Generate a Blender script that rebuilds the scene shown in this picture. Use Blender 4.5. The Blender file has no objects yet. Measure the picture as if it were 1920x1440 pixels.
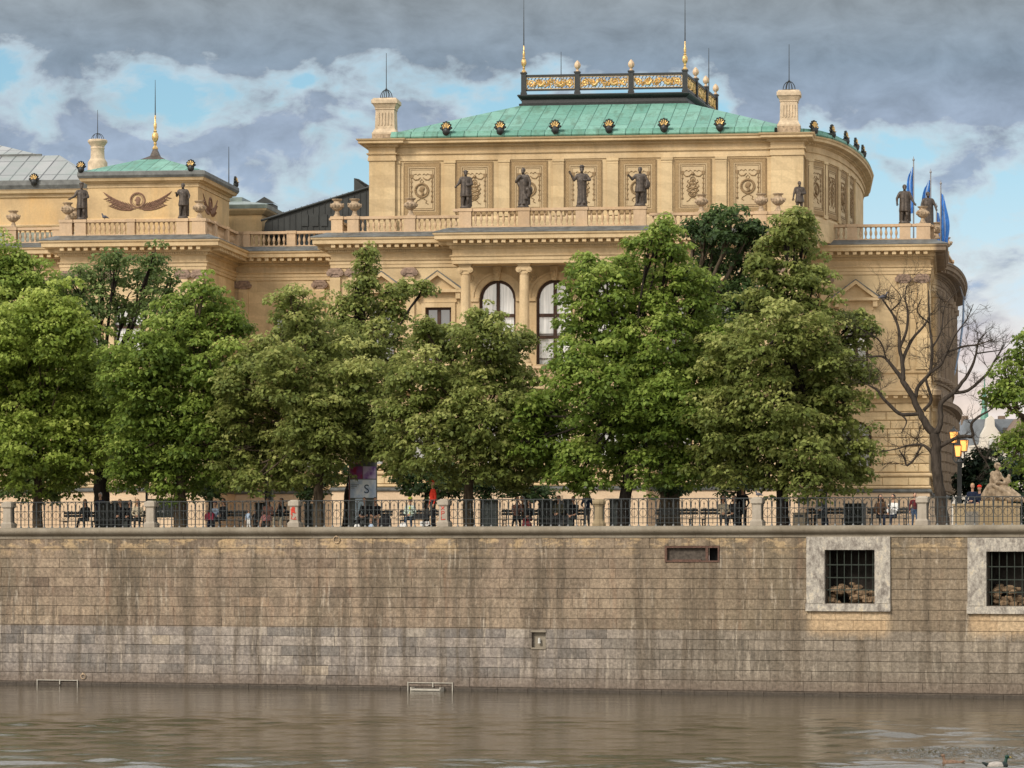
import bpy, math, random
import numpy as np
from mathutils import Vector, Matrix
R = math.radians
PI = math.pi
random.seed(7)
S = bpy.context.scene
COL = S.collection
F = 6600.0          # focal length in photo pixels (photo is 1920 wide)
CZ = 5.7            # camera height above the river
HZ = 1043.0         # horizon row in the photo
GZ = 6.85           # promenade level

# ------------------------------------------------------------------ frames
class Frame:
    """a vertical plan frame: u along a front, v away from the river, z absolute"""
    def __init__(s, ox, oy, ang):
        s.ox, s.oy, s.a = ox, oy, ang
        s.c, s.s = math.cos(ang), math.sin(ang)
    def u(s, x, v=0.0):
        t = (x-960)/F
        return (t*(s.oy+v*s.c) - s.ox - v*s.s)/(s.c+t*s.s)
    def Y(s, u, v=0.0): return s.oy - u*s.s + v*s.c
    def z(s, x, y, v=0.0): return CZ + (HZ-y)/F*s.Y(s.u(x, v), v)
    def w(s, u, v, z=0.0): return Vector((s.ox+u*s.c+v*s.s, s.oy-u*s.s+v*s.c, z))
HALL = Frame(0, 190, R(7.25))
QUAY = Frame(0, 148, R(20))

# ------------------------------------------------------------------ mesh builder
class MB:
    def __init__(s):
        s.v, s.f, s.m, s.t = [], [], [], []
        s.mat = 0; s.tone = 0.5; s.xf = None
    def add(s, vs, fs):
        b = len(s.v)
        if s.xf is None: s.v.extend([tuple(p) for p in vs])
        else: s.v.extend([tuple(s.xf(p)) for p in vs])
        for f in fs:
            s.f.append(tuple(i+b for i in f)); s.m.append(s.mat); s.t.append(s.tone)
    def box(s, x0, x1, y0, y1, z0, z1):
        s.add([(x0,y0,z0),(x1,y0,z0),(x1,y1,z0),(x0,y1,z0),(x0,y0,z1),(x1,y0,z1),(x1,y1,z1),(x0,y1,z1)],
              [(0,3,2,1),(4,5,6,7),(0,1,5,4),(1,2,6,5),(2,3,7,6),(3,0,4,7)])
    def frustum(s, cx, cy, z0, z1, a0, b0, a1, b1):
        s.add([(cx-a0,cy-b0,z0),(cx+a0,cy-b0,z0),(cx+a0,cy+b0,z0),(cx-a0,cy+b0,z0),
               (cx-a1,cy-b1,z1),(cx+a1,cy-b1,z1),(cx+a1,cy+b1,z1),(cx-a1,cy+b1,z1)],
              [(0,3,2,1),(4,5,6,7),(0,1,5,4),(1,2,6,5),(2,3,7,6),(3,0,4,7)])
    def lathe(s, cx, cy, prof, n=12, flute=0, fa=0.0, cap=True):
        vs, fs = [], []
        for r, z in prof:
            for i in range(n):
                th = 2*PI*i/n
                rr = r*(1+(fa*math.cos(flute*th) if flute else 0))
                vs.append((cx+rr*math.cos(th), cy+rr*math.sin(th), z))
        for j in range(len(prof)-1):
            for i in range(n):
                a, b = j*n+i, j*n+(i+1)%n
                fs.append((a, b, b+n, a+n))
        if cap:
            fs.append(tuple(range(n))[::-1]); fs.append(tuple((len(prof)-1)*n+i for i in range(n)))
        s.add(vs, fs)
    def tube(s, pts, rad, n=6, cap=True, closed=False):
        pts = [Vector(p) for p in pts]
        if not hasattr(rad, '__len__'): rad = [rad]*len(pts)
        N = len(pts); vs, fs = [], []
        up = Vector((0,0,1)); prev = None
        for i, p in enumerate(pts):
            if closed: d = pts[(i+1)%N]-pts[i-1]
            else: d = pts[min(i+1,N-1)]-pts[max(i-1,0)]
            if d.length < 1e-9: d = Vector((0,0,1))
            d.normalize()
            if prev is None:
                ref = up if abs(d.z) < .9 else Vector((1,0,0))
                a = d.cross(ref).normalized()
            else:
                a = prev - d*prev.dot(d)
                a = a.normalized() if a.length > 1e-6 else d.orthogonal().normalized()
            b = d.cross(a); prev = a
            for k in range(n):
                th = 2*PI*k/n
                vs.append(p + (a*math.cos(th)+b*math.sin(th))*rad[i])
        M = N if closed else N-1
        for i in range(M):
            j = (i+1) % N
            for k in range(n):
                fs.append((i*n+k, i*n+(k+1)%n, j*n+(k+1)%n, j*n+k))
        if cap and not closed:
            fs.append(tuple(range(n))[::-1]); fs.append(tuple((N-1)*n+k for k in range(n)))
        s.add(vs, fs)
    def ring(s, c, r, tr, n=16, m=5, axis='y'):
        pts = []
        for i in range(n):
            th = 2*PI*i/n
            if axis == 'y': pts.append((c[0]+r*math.cos(th), c[1], c[2]+r*math.sin(th)))
            else: pts.append((c[0]+r*math.cos(th), c[1]+r*math.sin(th), c[2]))
        s.tube(pts, tr, m, closed=True)
    def arc(s, c, r, tr, a0, a1, n=8, m=5, ry=None):
        ry = ry or r
        s.tube([(c[0]+r*math.cos(a0+(a1-a0)*i/n), c[1], c[2]+ry*math.sin(a0+(a1-a0)*i/n)) for i in range(n+1)], tr, m)
    def ell(s, c, r, n=10, m=6, noise=0.0, rng=random):
        if not hasattr(r, '__len__'): r = (r, r, r)
        vs = [(c[0],c[1],c[2]-r[2])]; fs = []
        for j in range(1, m):
            ph = -PI/2+PI*j/m
            for i in range(n):
                th = 2*PI*i/n; k = 1+noise*(rng.random()*2-1)
                vs.append((c[0]+r[0]*k*math.cos(ph)*math.cos(th), c[1]+r[1]*k*math.cos(ph)*math.sin(th), c[2]+r[2]*k*math.sin(ph)))
        vs.append((c[0],c[1],c[2]+r[2]))
        for i in range(n): fs.append((0, 1+(i+1)%n, 1+i))
        for j in range(m-2):
            for i in range(n):
                a = 1+j*n+i; b = 1+j*n+(i+1)%n
                fs.append((a, b, b+n, a+n))
        t = len(vs)-1; q = 1+(m-2)*n
        for i in range(n): fs.append((q+i, q+(i+1)%n, t))
        s.add(vs, fs)
    def poly(s, pts): s.add(pts, [tuple(range(len(pts)))])
    def prism(s, pts2, y0, y1):
        """polygon in (x,z) (counter-clockwise seen from -y) pushed from y0 to y1"""
        n = len(pts2)
        vs = [(x,y0,z) for x,z in pts2]+[(x,y1,z) for x,z in pts2]
        fs = [tuple(range(n)), tuple(range(n,2*n))[::-1]]
        for i in range(n):
            j = (i+1)%n; fs.append((j, i, i+n, j+n))
        s.add(vs, fs)
    def sweep(s, path, prof, closed_prof=False, ends=True):
        """extrude profile [(out, z)] along plan path [(u,v)] with mitred corners; outward is to the right of travel"""
        n = len(path); vs, fs = [], []
        for i, p in enumerate(path):
            p = Vector(p)
            d0 = (Vector(path[i])-Vector(path[i-1])).normalized() if i > 0 else None
            d1 = (Vector(path[i+1])-Vector(path[i])).normalized() if i < n-1 else None
            if d0 is None: d0 = d1
            if d1 is None: d1 = d0
            n0 = Vector((d0.y, -d0.x)); n1 = Vector((d1.y, -d1.x))
            m = (n0+n1)
            m = m/ max(.3, (1+n0.dot(n1)))
            for o, z in prof: vs.append((p.x+m.x*o, p.y+m.y*o, z))
        k = len(prof)
        for i in range(n-1):
            for j in range(k if closed_prof else k-1):
                jj = (j+1) % k
                fs.append((i*k+j, i*k+jj, (i+1)*k+jj, (i+1)*k+j))
        if ends and closed_prof:
            fs.append(tuple(range(k))[::-1]); fs.append(tuple((n-1)*k+j for j in range(k)))
        s.add(vs, fs)
    def mesh(s, name, mats, smooth=False, off=(0,0,0)):
        me = bpy.data.meshes.new(name)
        ox, oy, oz = off
        me.from_pydata([(x-ox, y-oy, z-oz) for x,y,z in s.v], [], s.f)
        for m in mats: me.materials.append(m)
        if len(mats) > 1: me.polygons.foreach_set('material_index', s.m)
        at = me.attributes.new('tone', 'FLOAT', 'FACE'); at.data.foreach_set('value', s.t)
        if smooth: me.polygons.foreach_set('use_smooth', [True]*len(s.f))
        me.update()
        return me

def link(name, me, parent=None, loc=None, rotz=None):
    o = bpy.data.objects.new(name, me); COL.objects.link(o)
    if parent is not None: o.parent = parent
    if loc is not None: o.location = loc
    if rotz is not None: o.rotation_euler = (0,0,rotz)
    return o
def part(name, mb, mats, parent, smooth=False, off=(0,0,0), label=None):
    if not isinstance(mats, (list, tuple)): mats = [mats]
    if smooth == 'auto':
        me = mb.mesh(name, mats, True, off)
        me.set_sharp_from_angle(angle=R(35))
    else: me = mb.mesh(name, mats, smooth, off)
    o = link(name, me, parent)
    if label: o['label'] = label
    return o
def thing(name, label, cat, loc=(0,0,0), rotz=0, group=None):
    o = link(name, None, None, loc, rotz); o['label'] = label; o['category'] = cat
    if group: o['group'] = group
    return o
def tag(o, label, cat, group=None, kind=None):
    o['label'] = label; o['category'] = cat
    if group: o['group'] = group
    if kind: o['kind'] = kind
    return o
def copy_tree(o, parent=None):
    c = o.copy(); COL.objects.link(c); c.parent = parent
    for ch in [x for x in bpy.data.objects if x.parent == o and x != c]: copy_tree(ch, c)
    return c

# ------------------------------------------------------------------ materials
class NT:
    def __init__(s, nt):
        s.nt = nt
    def n(s, typ, **kw):
        nd = s.nt.nodes.new(typ)
        ins = kw.pop('i', {})
        for k, v in kw.items(): setattr(nd, k, v)
        for k, v in ins.items():
            if isinstance(v, bpy.types.NodeSocket): s.nt.links.new(v, nd.inputs[k])
            else: nd.inputs[k].default_value = v
        return nd
    def math(s, op, a, b=0.0, c=None, clamp=False):
        nd = s.nt.nodes.new('ShaderNodeMath'); nd.operation = op; nd.use_clamp = clamp
        for k, v in enumerate([a, b] + ([c] if c is not None else [])):
            if isinstance(v, bpy.types.NodeSocket): s.nt.links.new(v, nd.inputs[k])
            else: nd.inputs[k].default_value = v
        return nd.outputs[0]
    def noise(s, vec, scale, detail=5, rough=.55, dist=0.0):
        return s.n('ShaderNodeTexNoise', i={'Vector': vec, 'Scale': scale, 'Detail': detail, 'Roughness': rough, 'Distortion': dist}).outputs['Fac']
    def ramp(s, fac, stops, interp='LINEAR'):
        nd = s.nt.nodes.new('ShaderNodeValToRGB'); nd.color_ramp.interpolation = interp
        cr = nd.color_ramp
        while len(cr.elements) > 1: cr.elements.remove(cr.elements[-1])
        for k, (p, c) in enumerate(stops):
            e = cr.elements[0] if k == 0 else cr.elements.new(p)
            e.position = p
            if not hasattr(c, '__len__'): c = (c, c, c)
            e.color = (*c, 1) if len(c) == 3 else c
        s.nt.links.new(fac, nd.inputs[0])
        return nd.outputs['Color']
    def mix(s, fac, a, b, mode='MIX'):
        nd = s.nt.nodes.new('ShaderNodeMix'); nd.data_type = 'RGBA'; nd.blend_type = mode
        for q, sk, v in ((0, nd.inputs[0], fac), (1, nd.inputs[6], a), (1, nd.inputs[7], b)):
            if isinstance(v, bpy.types.NodeSocket): s.nt.links.new(v, sk)
            elif hasattr(v, '__len__'): sk.default_value = (*v, 1) if len(v) == 3 else v
            else: sk.default_value = v if q == 0 else (v, v, v, 1)
        return nd.outputs[2]
    def vec(s, x, y, z):
        nd = s.nt.nodes.new('ShaderNodeCombineXYZ')
        for k, v in enumerate((x, y, z)):
            if isinstance(v, bpy.types.NodeSocket): s.nt.links.new(v, nd.inputs[k])
            else: nd.inputs[k].default_value = v
        return nd.outputs[0]
    def scalev(s, v, sc):
        return s.n('ShaderNodeMapping', i={'Vector': v, 'Scale': sc}).outputs[0]
def newmat(name):
    m = bpy.data.materials.new(name); m.use_nodes = True
    nt = m.node_tree; nt.nodes.clear()
    k = NT(nt)
    out = k.n('ShaderNodeOutputMaterial')
    bs = k.n('ShaderNodeBsdfPrincipled')
    nt.links.new(bs.outputs[0], out.inputs[0])
    return m, k, bs, out
def setc(k, bs, col, rough=.8, bump=None, bstr=.3, bdist=.02, metal=0, spec=.3):
    if isinstance(col, bpy.types.NodeSocket): k.nt.links.new(col, bs.inputs['Base Color'])
    else: bs.inputs['Base Color'].default_value = (*col, 1)
    if isinstance(rough, bpy.types.NodeSocket): k.nt.links.new(rough, bs.inputs['Roughness'])
    else: bs.inputs['Roughness'].default_value = rough
    bs.inputs['Metallic'].default_value = metal
    bs.inputs['Specular IOR Level'].default_value = spec
    if bump is not None:
        b = k.n('ShaderNodeBump', i={'Height': bump, 'Strength': bstr, 'Distance': bdist})
        k.nt.links.new(b.outputs[0], bs.inputs['Normal'])
def plain(name, col, rough=.7, var=.25, scale=6, metal=0, spec=.3, bump=.2):
    m, k, bs, o = newmat(name)
    tc = k.n('ShaderNodeTexCoord').outputs['Object']
    n = k.noise(tc, scale, 5, .6)
    c = k.mix(k.ramp(n, [(.3, 0), (.7, 1)]), tuple(x*(1-var) for x in col), tuple(min(1, x*(1+var)) for x in col))
    setc(k, bs, c, rough, n, bump, .01, metal, spec)
    return m
def stone(name, c1, c2, stain=(.45,.40,.33), blocks=True, bw=1.5, rh=.62, vein=.35, grime=.5, mortar=.75, wx=None):
    m, k, bs, o = newmat(name)
    tc = k.n('ShaderNodeTexCoord').outputs['Object']
    sp = k.n('ShaderNodeSeparateXYZ', i={0: tc})
    uv = k.math('ADD', sp.outputs[0], sp.outputs[1])
    flat = k.vec(uv, sp.outputs[2], 0.0)
    col = None
    if blocks:
        br = k.n('ShaderNodeTexBrick', offset=.5, squash=1.0, i={'Vector': flat, 'Color1': (*c1,1), 'Color2': (*c2,1),
                 'Mortar': (*[x*mortar for x in c1],1), 'Scale': 1.0, 'Mortar Size': .008, 'Mortar Smooth': .3, 'Bias': -.1,
                 'Brick Width': bw, 'Row Height': rh})
        col = br.outputs['Color']
    else:
        col = k.mix(k.ramp(k.noise(tc, .7, 3), [(.35,0),(.65,1)]), c1, c2)
    # sandstone veins
    w = k.n('ShaderNodeTexWave', wave_type='BANDS', bands_direction='DIAGONAL', i={'Vector': k.scalev(tc, (.35,.35,.9)), 'Scale': .8, 'Distortion': 9.0, 'Detail': 3.0, 'Detail Scale': .9})
    wv = k.ramp(w.outputs['Fac'], [(.0, 1.0), (.5, 1.0), (.85, .80), (1, .86)])
    col = k.mix(vein, col, k.mix(1.0, col, wv, 'MULTIPLY'))
    big = k.noise(k.scalev(tc, (1,1,.35)), .55, 6, .65)
    col = k.mix(k.ramp(big, [(.45, 0), (.72, grime)]), col, stain, 'MULTIPLY') if False else k.mix(k.ramp(big, [(.47, 0), (.75, grime)]), col, tuple(a*b*1.5 for a, b in zip(c1, stain)))
    run = k.noise(k.scalev(tc, (1.6,1.6,.16)), 1.3, 5, .65)
    col = k.mix(k.ramp(run, [(.52,0),(.70,.45*grime)]), col, tuple(x*.55 for x in c1))
    fine = k.noise(tc, 9, 6, .7)
    col = k.mix(1.0, col, k.ramp(fine, [(.25, .84), (.75, 1.08)]), 'MULTIPLY')
    if wx is not None:      # curved east end: heavy weathering plus its shade, both in the colour
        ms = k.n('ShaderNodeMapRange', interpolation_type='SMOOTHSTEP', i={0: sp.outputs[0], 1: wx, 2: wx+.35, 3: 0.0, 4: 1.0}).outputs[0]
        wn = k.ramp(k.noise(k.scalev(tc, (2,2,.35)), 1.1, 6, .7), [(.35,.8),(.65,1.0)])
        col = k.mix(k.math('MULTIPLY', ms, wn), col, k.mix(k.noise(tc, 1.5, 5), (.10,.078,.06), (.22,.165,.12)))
    setc(k, bs, col, .88, fine, .25, .015, 0, .15)
    return m
M = {}
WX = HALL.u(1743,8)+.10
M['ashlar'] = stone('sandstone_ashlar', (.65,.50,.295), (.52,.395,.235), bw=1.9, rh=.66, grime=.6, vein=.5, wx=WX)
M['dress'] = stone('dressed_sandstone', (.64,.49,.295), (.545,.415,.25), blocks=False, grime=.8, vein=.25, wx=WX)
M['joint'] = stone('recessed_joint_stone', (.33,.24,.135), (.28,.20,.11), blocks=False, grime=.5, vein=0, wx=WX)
M['pink'] = stone('balustrade_sandstone', (.60,.43,.27), (.50,.37,.25), blocks=False, grime=.7, vein=.25)
M['pale'] = stone('pale_plinth_stone', (.66,.50,.34), (.60,.46,.32), bw=2.2, rh=.9, grime=.3)
M['render'] = stone('yellow_render', (.63,.46,.25), (.50,.36,.20), blocks=False, grime=.9, vein=.0, stain=(.7,.62,.5))
M['panel'] = stone('panel_ground', (.56,.44,.27), (.52,.40,.25), blocks=False, grime=.3, vein=0)
M['relief'] = plain('sgraffito_relief_stone', (.25,.17,.09), .85, .3, 5)
M['relief_band'] = stone('guilloche_band', (.40,.28,.15), (.34,.235,.125), blocks=True, bw=.12, rh=.08, mortar=.55, grime=.3, vein=0)
M['laurel'] = plain('brown_painted_laurel', (.21,.125,.085), .85, .3, 8)
M['urn'] = plain('weathered_urn_stone', (.36,.27,.18), .9, .45, 7, bump=.5)
M['capital'] = plain('weathered_capital_stone', (.26,.185,.14), .9, .4, 7, bump=.4)
M['chim'] = plain('chimney_stone', (.50,.40,.28), .9, .25, 4, bump=.3)
M['lead'] = plain('lead_flashing', (.10,.105,.10), .55, .45, 2.5, spec=.5)
M['bronze'] = plain('dark_patinated_bronze', (.062,.047,.036), .55, .6, 9, metal=.15, spec=.5, bump=.6)
M['black_iron'] = plain('black_iron', (.018,.02,.02), .5, .4, 8, spec=.5)
M['rail_iron'] = plain('grey_green_painted_iron', (.020,.026,.027), .45, .35, 20, spec=.5)
M['gold'] = plain('gilding', (.62,.42,.17), .42, .6, 11, metal=.6, spec=.5, bump=.5)
M['palegold'] = plain('worn_gilding', (.55,.40,.26), .6, .25, 10, metal=.1)
M['darkroof'] = plain('dark_metal_cladding', (.030,.033,.032), .5, .4, 1.2, spec=.4)
M['greyroof'] = plain('grey_green_sheet_roof', (.17,.21,.19), .4, .35, 1.5, spec=.6)
M['wood'] = plain('brown_window_wood', (.060,.030,.018), .5, .3, 8)
M['darkint'] = plain('dark_interior', (.012,.012,.012), .8, .3, 3)
M['door'] = plain('dark_green_door', (.022,.028,.026), .5, .3, 4)
M['rust'] = plain('rusty_iron', (.14,.055,.028), .85, .45, 14, bump=.6)
M['bark'] = None
def glassmat():
    m, k, bs, o = newmat('window_glass_over_curtain')
    tc = k.n('ShaderNodeTexCoord').outputs['Object']
    fold = k.noise(k.scalev(tc, (7,7,.35)), 1.0, 4, .6)
    c = k.ramp(fold, [(.30, (.30,.31,.32)), (.45, (.52,.53,.52)), (.62, (.70,.70,.68))])
    n = k.noise(tc, .9, 2)
    setc(k, bs, c, .06, n, .12, .3, 0, 1.0)
    bs.inputs['Coat Weight'].default_value = 1.0; bs.inputs['Coat Roughness'].default_value = .02
    bs.inputs['Coat IOR'].default_value = 2.2
    return m
M['glass'] = glassmat()
def dglass():
    m, k, bs, o = newmat('dark_window_glass')
    tc = k.n('ShaderNodeTexCoord').outputs['Object']
    setc(k, bs, (.03,.035,.04), .04, k.noise(tc, .8, 2), .1, .3, 0, 1.0)
    bs.inputs['Coat Weight'].default_value = 1.0; bs.inputs['Coat IOR'].default_value = 2.0
    return m
M['dglass'] = dglass()
def copper():
    m, k, bs, o = newmat('green_copper_roof')
    tc = k.n('ShaderNodeTexCoord').outputs['Object']
    sp = k.n('ShaderNodeSeparateXYZ', i={0: tc})
    fl = k.vec(sp.outputs[1], sp.outputs[0], 0.0)
    br = k.n('ShaderNodeTexBrick', offset=.5, i={'Vector': fl, 'Color1': (.10,.265,.205,1), 'Color2': (.175,.365,.29,1), 'Mortar': (.035,.11,.085,1),
             'Scale': 1.0, 'Mortar Size': .030, 'Mortar Smooth': .4, 'Bias': .1, 'Brick Width': 2.1, 'Row Height': .74})
    n = k.noise(k.scalev(tc, (1.2,.25,.5)), 1.6, 6, .7)
    c = k.mix(k.ramp(n, [(.50,0),(.66,.75)]), br.outputs['Color'], (.085,.17,.12))
    # oxide-brown sheets, denser near the top
    br2 = k.n('ShaderNodeTexBrick', offset=.5, i={'Vector': fl, 'Color1': (0,0,0,1), 'Color2': (1,1,1,1), 'Mortar': (0,0,0,1), 'Scale': 1.0,
             'Mortar Size': .01, 'Bias': -.35, 'Brick Width': 2.1, 'Row Height': .74})
    hz = k.math('MULTIPLY_ADD', sp.outputs[2], .35, -7.6, clamp=True)
    f2 = k.math('MULTIPLY', k.ramp(br2.outputs['Color'], [(.55,0),(.85,1)]), hz)
    f2 = k.math('MULTIPLY', f2, k.ramp(k.noise(tc, 1.3, 5, .7), [(.3,.2),(.62,1)]))
    c = k.mix(f2, c, (.13,.105,.075))
    c = k.mix(1.0, c, k.ramp(k.noise(tc, 5, 5, .7), [(.3,.8),(.7,1.1)]), 'MULTIPLY')
    setc(k, bs, c, .6, br.outputs['Fac'], -.5, .04, 0, .35)
    return m
M['copper'] = copper()
def barkm(name, c):
    m, k, bs, o = newmat(name)
    tc = k.n('ShaderNodeTexCoord').outputs['Object']
    n = k.noise(k.scalev(tc, (9,9,1.6)), 1.3, 6, .7)
    col = k.mix(k.ramp(n, [(.35,0),(.65,1)]), tuple(x*.5 for x in c), tuple(x*1.35 for x in c))
    setc(k, bs, col, .9, n, .9, .03, 0, .1)
    return m
M['bark'] = barkm('brown_grey_bark', (.085,.066,.045))
M['bark_dark'] = barkm('dark_bark', (.028,.023,.019))
M['bark_bare'] = barkm('bare_tree_bark', (.058,.047,.038))
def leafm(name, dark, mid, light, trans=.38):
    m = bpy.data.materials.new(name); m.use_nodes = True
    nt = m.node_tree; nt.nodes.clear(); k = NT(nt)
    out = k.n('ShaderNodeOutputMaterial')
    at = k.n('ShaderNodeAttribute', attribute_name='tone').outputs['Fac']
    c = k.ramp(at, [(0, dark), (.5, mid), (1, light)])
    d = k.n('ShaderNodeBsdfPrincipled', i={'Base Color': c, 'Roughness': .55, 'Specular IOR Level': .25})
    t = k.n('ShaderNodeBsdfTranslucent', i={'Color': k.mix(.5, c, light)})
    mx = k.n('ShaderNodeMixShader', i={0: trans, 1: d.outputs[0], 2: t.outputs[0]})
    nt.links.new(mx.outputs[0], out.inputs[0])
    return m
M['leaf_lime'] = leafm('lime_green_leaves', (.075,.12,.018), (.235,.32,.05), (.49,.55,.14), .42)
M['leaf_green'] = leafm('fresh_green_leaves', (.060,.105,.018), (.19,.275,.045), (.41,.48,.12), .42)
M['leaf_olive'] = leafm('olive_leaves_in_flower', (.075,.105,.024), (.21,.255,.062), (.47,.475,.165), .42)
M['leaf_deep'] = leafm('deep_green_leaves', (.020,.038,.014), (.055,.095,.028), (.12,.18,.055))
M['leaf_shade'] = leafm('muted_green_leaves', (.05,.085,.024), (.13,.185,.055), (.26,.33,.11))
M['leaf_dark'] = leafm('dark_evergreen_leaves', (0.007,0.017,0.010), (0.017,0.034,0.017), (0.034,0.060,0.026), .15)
def cloth(name, c): 
    return plain('cloth_'+name, c, .85, .2, 18, spec=.15, bump=.3)
CL = {n: cloth(n, c) for n, c in dict(black=(.012,.012,.014), navy=(.015,.022,.045), grey=(.09,.10,.115), charcoal=(.03,.03,.032), white=(.72,.72,.70),
      cream=(.60,.52,.38), pink=(.62,.27,.27), red=(.72,.055,.03), maroon=(.10,.018,.022), jeans=(.045,.075,.13), lightblue=(.38,.48,.62),
      tan=(.36,.24,.14), olive=(.075,.07,.045), yellowgreen=(.50,.56,.10), mint=(.60,.70,.62), brown=(.10,.055,.03), rose=(.33,.17,.13), magenta=(.26,.03,.06), purple=(.07,.02,.10)).items()}
SKIN = plain('skin', (.52,.30,.20), .6, .12, 10)
HAIR = {'black': plain('black_hair', (.012,.010,.009), .5, .3, 20), 'brown': plain('brown_hair', (.055,.030,.016), .5, .3, 20),
        'blond': plain('blond_hair', (.38,.25,.11), .5, .25, 20), 'grey': plain('grey_hair', (.25,.24,.22), .5, .25, 20)}
# ------------------------------------------------------------------ camera, light, sky
cam_d = bpy.data.cameras.new('camera'); cam = bpy.data.objects.new('camera', cam_d); COL.objects.link(cam)
cam.location = (0,0,CZ); cam.rotation_euler = (R(90),0,0)
cam_d.sensor_fit = 'HORIZONTAL'; cam_d.sensor_width = 36; cam_d.lens = F/1920*36
cam_d.shift_y = (HZ-720)/1920
cam_d.clip_end = 6000; cam_d.clip_start = 1
S.camera = cam
S.view_settings.view_transform = 'Standard'; S.view_settings.look = 'None'
S.view_settings.exposure = 0; S.view_settings.gamma = 1
S.render.resolution_x = 1024; S.render.resolution_y = 768

SUN_EL, SUN_AZ = 36, 42     # elevation; degrees left of straight behind the camera
sd = bpy.data.lights.new('sun', 'SUN'); sd.energy = 3.2; sd.angle = R(16); sd.color = (1.0,.91,.79)
so = bpy.data.objects.new('sun', sd); COL.objects.link(so)
vs = Vector((-math.sin(R(SUN_AZ))*math.cos(R(SUN_EL)), -math.cos(R(SUN_AZ))*math.cos(R(SUN_EL)), math.sin(R(SUN_EL))))
so.rotation_euler = vs.to_track_quat('Z', 'Y').to_euler(); so.location = vs*300

def world():
    w = bpy.data.worlds.new('World'); S.world = w; w.use_nodes = True
    nt = w.node_tree; nt.nodes.clear(); k = NT(nt)
    out = k.n('ShaderNodeOutputWorld')
    sky = k.n('ShaderNodeTexSky', sky_type='NISHITA', sun_disc=False)
    sky.sun_elevation = R(SUN_EL); sky.sun_rotation = R(180+SUN_AZ); sky.altitude = 200
    sky.air_density = 1.0; sky.dust_density = .4; sky.ozone_density = 2.0
    g = k.n('ShaderNodeTexCoord').outputs['Generated']
    sp = k.n('ShaderNodeSeparateXYZ', i={0: g})
    X, Y, Z = sp.outputs
    hl = k.math('SQRT', k.math('ADD', k.math('MULTIPLY', X, X), k.math('MULTIPLY', Y, Y)))
    el = k.math('DIVIDE', Z, k.math('MAXIMUM', hl, .02))
    az = k.math('ARCTAN2', X, Y)
    e5 = k.math('MULTIPLY', el, 5.0)
    clear = k.mix(1.0, sky.outputs[0], k.ramp(e5, [(0,(1.25,.98,1.10)),(.25,(1.30,1.02,1.15)),(.45,(1.12,1.14,1.16)),(.62,(.98,1.16,1.14))]), 'MULTIPLY')
    bg1 = k.n('ShaderNodeBackground', i={'Color': clear, 'Strength': .10})
    p = k.vec(k.math('MULTIPLY', az, 36.0), k.math('MULTIPLY', el, 58.0), 2.4)
    n1 = k.noise(p, .75, 8, .53, .3)          # cloud bodies
    p2 = k.vec(k.math('MULTIPLY', az, 95.0), k.math('MULTIPLY', el, 150.0), 8.1)
    n2 = k.noise(p2, .8, 8, .62, .5)           # ragged detail
    n = k.math('ADD', k.math('MULTIPLY', n1, .80), k.math('MULTIPLY', n2, .20))
    # density offset by height above the horizon: closed deck aloft, a broken band, thin banks low down
    cov = k.ramp(e5, [(0,.50),(.10,.49),(.19,.52),(.30,.55),(.38,.44),(.46,.42),(.54,.47),(.60,.46),(.66,.53),(.71,.66),(.76,.9),(1,.95)])
    side = k.n('ShaderNodeMapRange', i={0: az, 1: .0, 2: -.08, 3: 0.0, 4: .15}).outputs[0]
    side = k.math('MULTIPLY', side, k.ramp(e5, [(.3,.4),(.46,1),(.58,1),(.63,.25),(.68,.0)]))
    rgt = k.n('ShaderNodeMapRange', i={0: az, 1: .06, 2: .13, 3: 0.0, 4: 1.0}).outputs[0]
    rgt = k.math('MULTIPLY', rgt, k.ramp(e5, [(.36,0),(.44,-.02),(.50,-.02),(.56,.10),(.62,.24),(.68,.26),(.74,.1)]))
    lf = k.n('ShaderNodeMapRange', i={0: az, 1: -.05, 2: -.11, 3: 0.0, 4: 1.0}).outputs[0]
    side = k.math('SUBTRACT', side, k.math('MULTIPLY', lf, k.ramp(e5, [(.62,0),(.67,.06),(.72,.10),(.78,0)])))
    d = k.math('SUBTRACT', k.math('ADD', k.math('ADD', n, cov), k.math('ADD', side, rgt)), 1.0)
    mask = k.ramp(k.math('ADD', d, .5), [(.455,0),(.505,.42),(.575,1)])
    body = k.ramp(e5, [(0,(.92,.76,.62)),(.20,(.86,.72,.62)),(.30,(.70,.63,.63)),(.37,(.42,.52,.66)),(.50,(.36,.46,.60)),(.62,(.33,.41,.53)),(.70,(.26,.335,.42)),(.80,(.30,.345,.38)),(1,(.44,.44,.42))])
    edge = k.mix(k.ramp(e5, [(.1,1),(.5,.35)]), (.46,.56,.66), (1.0,.86,.70))
    thick = k.ramp(k.math('ADD', d, .5), [(.50,0),(.585,1)])
    cc = k.mix(thick, edge, body)
    shade = k.ramp(k.noise(p, 1.7, 8, .60, .3), [(.3,.80),(.5,1.0),(.72,1.20)])
    cc = k.mix(1.0, cc, shade, 'MULTIPLY')
    # unseen cloud deck behind the viewer, brightened as added fill for the facade
    back = k.n('ShaderNodeMapRange', i={0: Y, 1: .1, 2: -.5, 3: 0.0, 4: 1.0}).outputs[0]
    cc = k.mix(back, cc, (1.65,1.50,1.30))
    zen = k.n('ShaderNodeMapRange', i={0: el, 1: .17, 2: .30, 3: 0.0, 4: 1.0}).outputs[0]
    cc = k.mix(zen, cc, (1.1,1.12,1.14))
    mask = k.math('MAXIMUM', mask, k.math('MULTIPLY', back, .75))
    bg2 = k.n('ShaderNodeBackground', i={'Color': cc, 'Strength': 1.0})
    mx = k.n('ShaderNodeMixShader', i={0: mask, 1: bg1.outputs[0], 2: bg2.outputs[0]})
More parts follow.
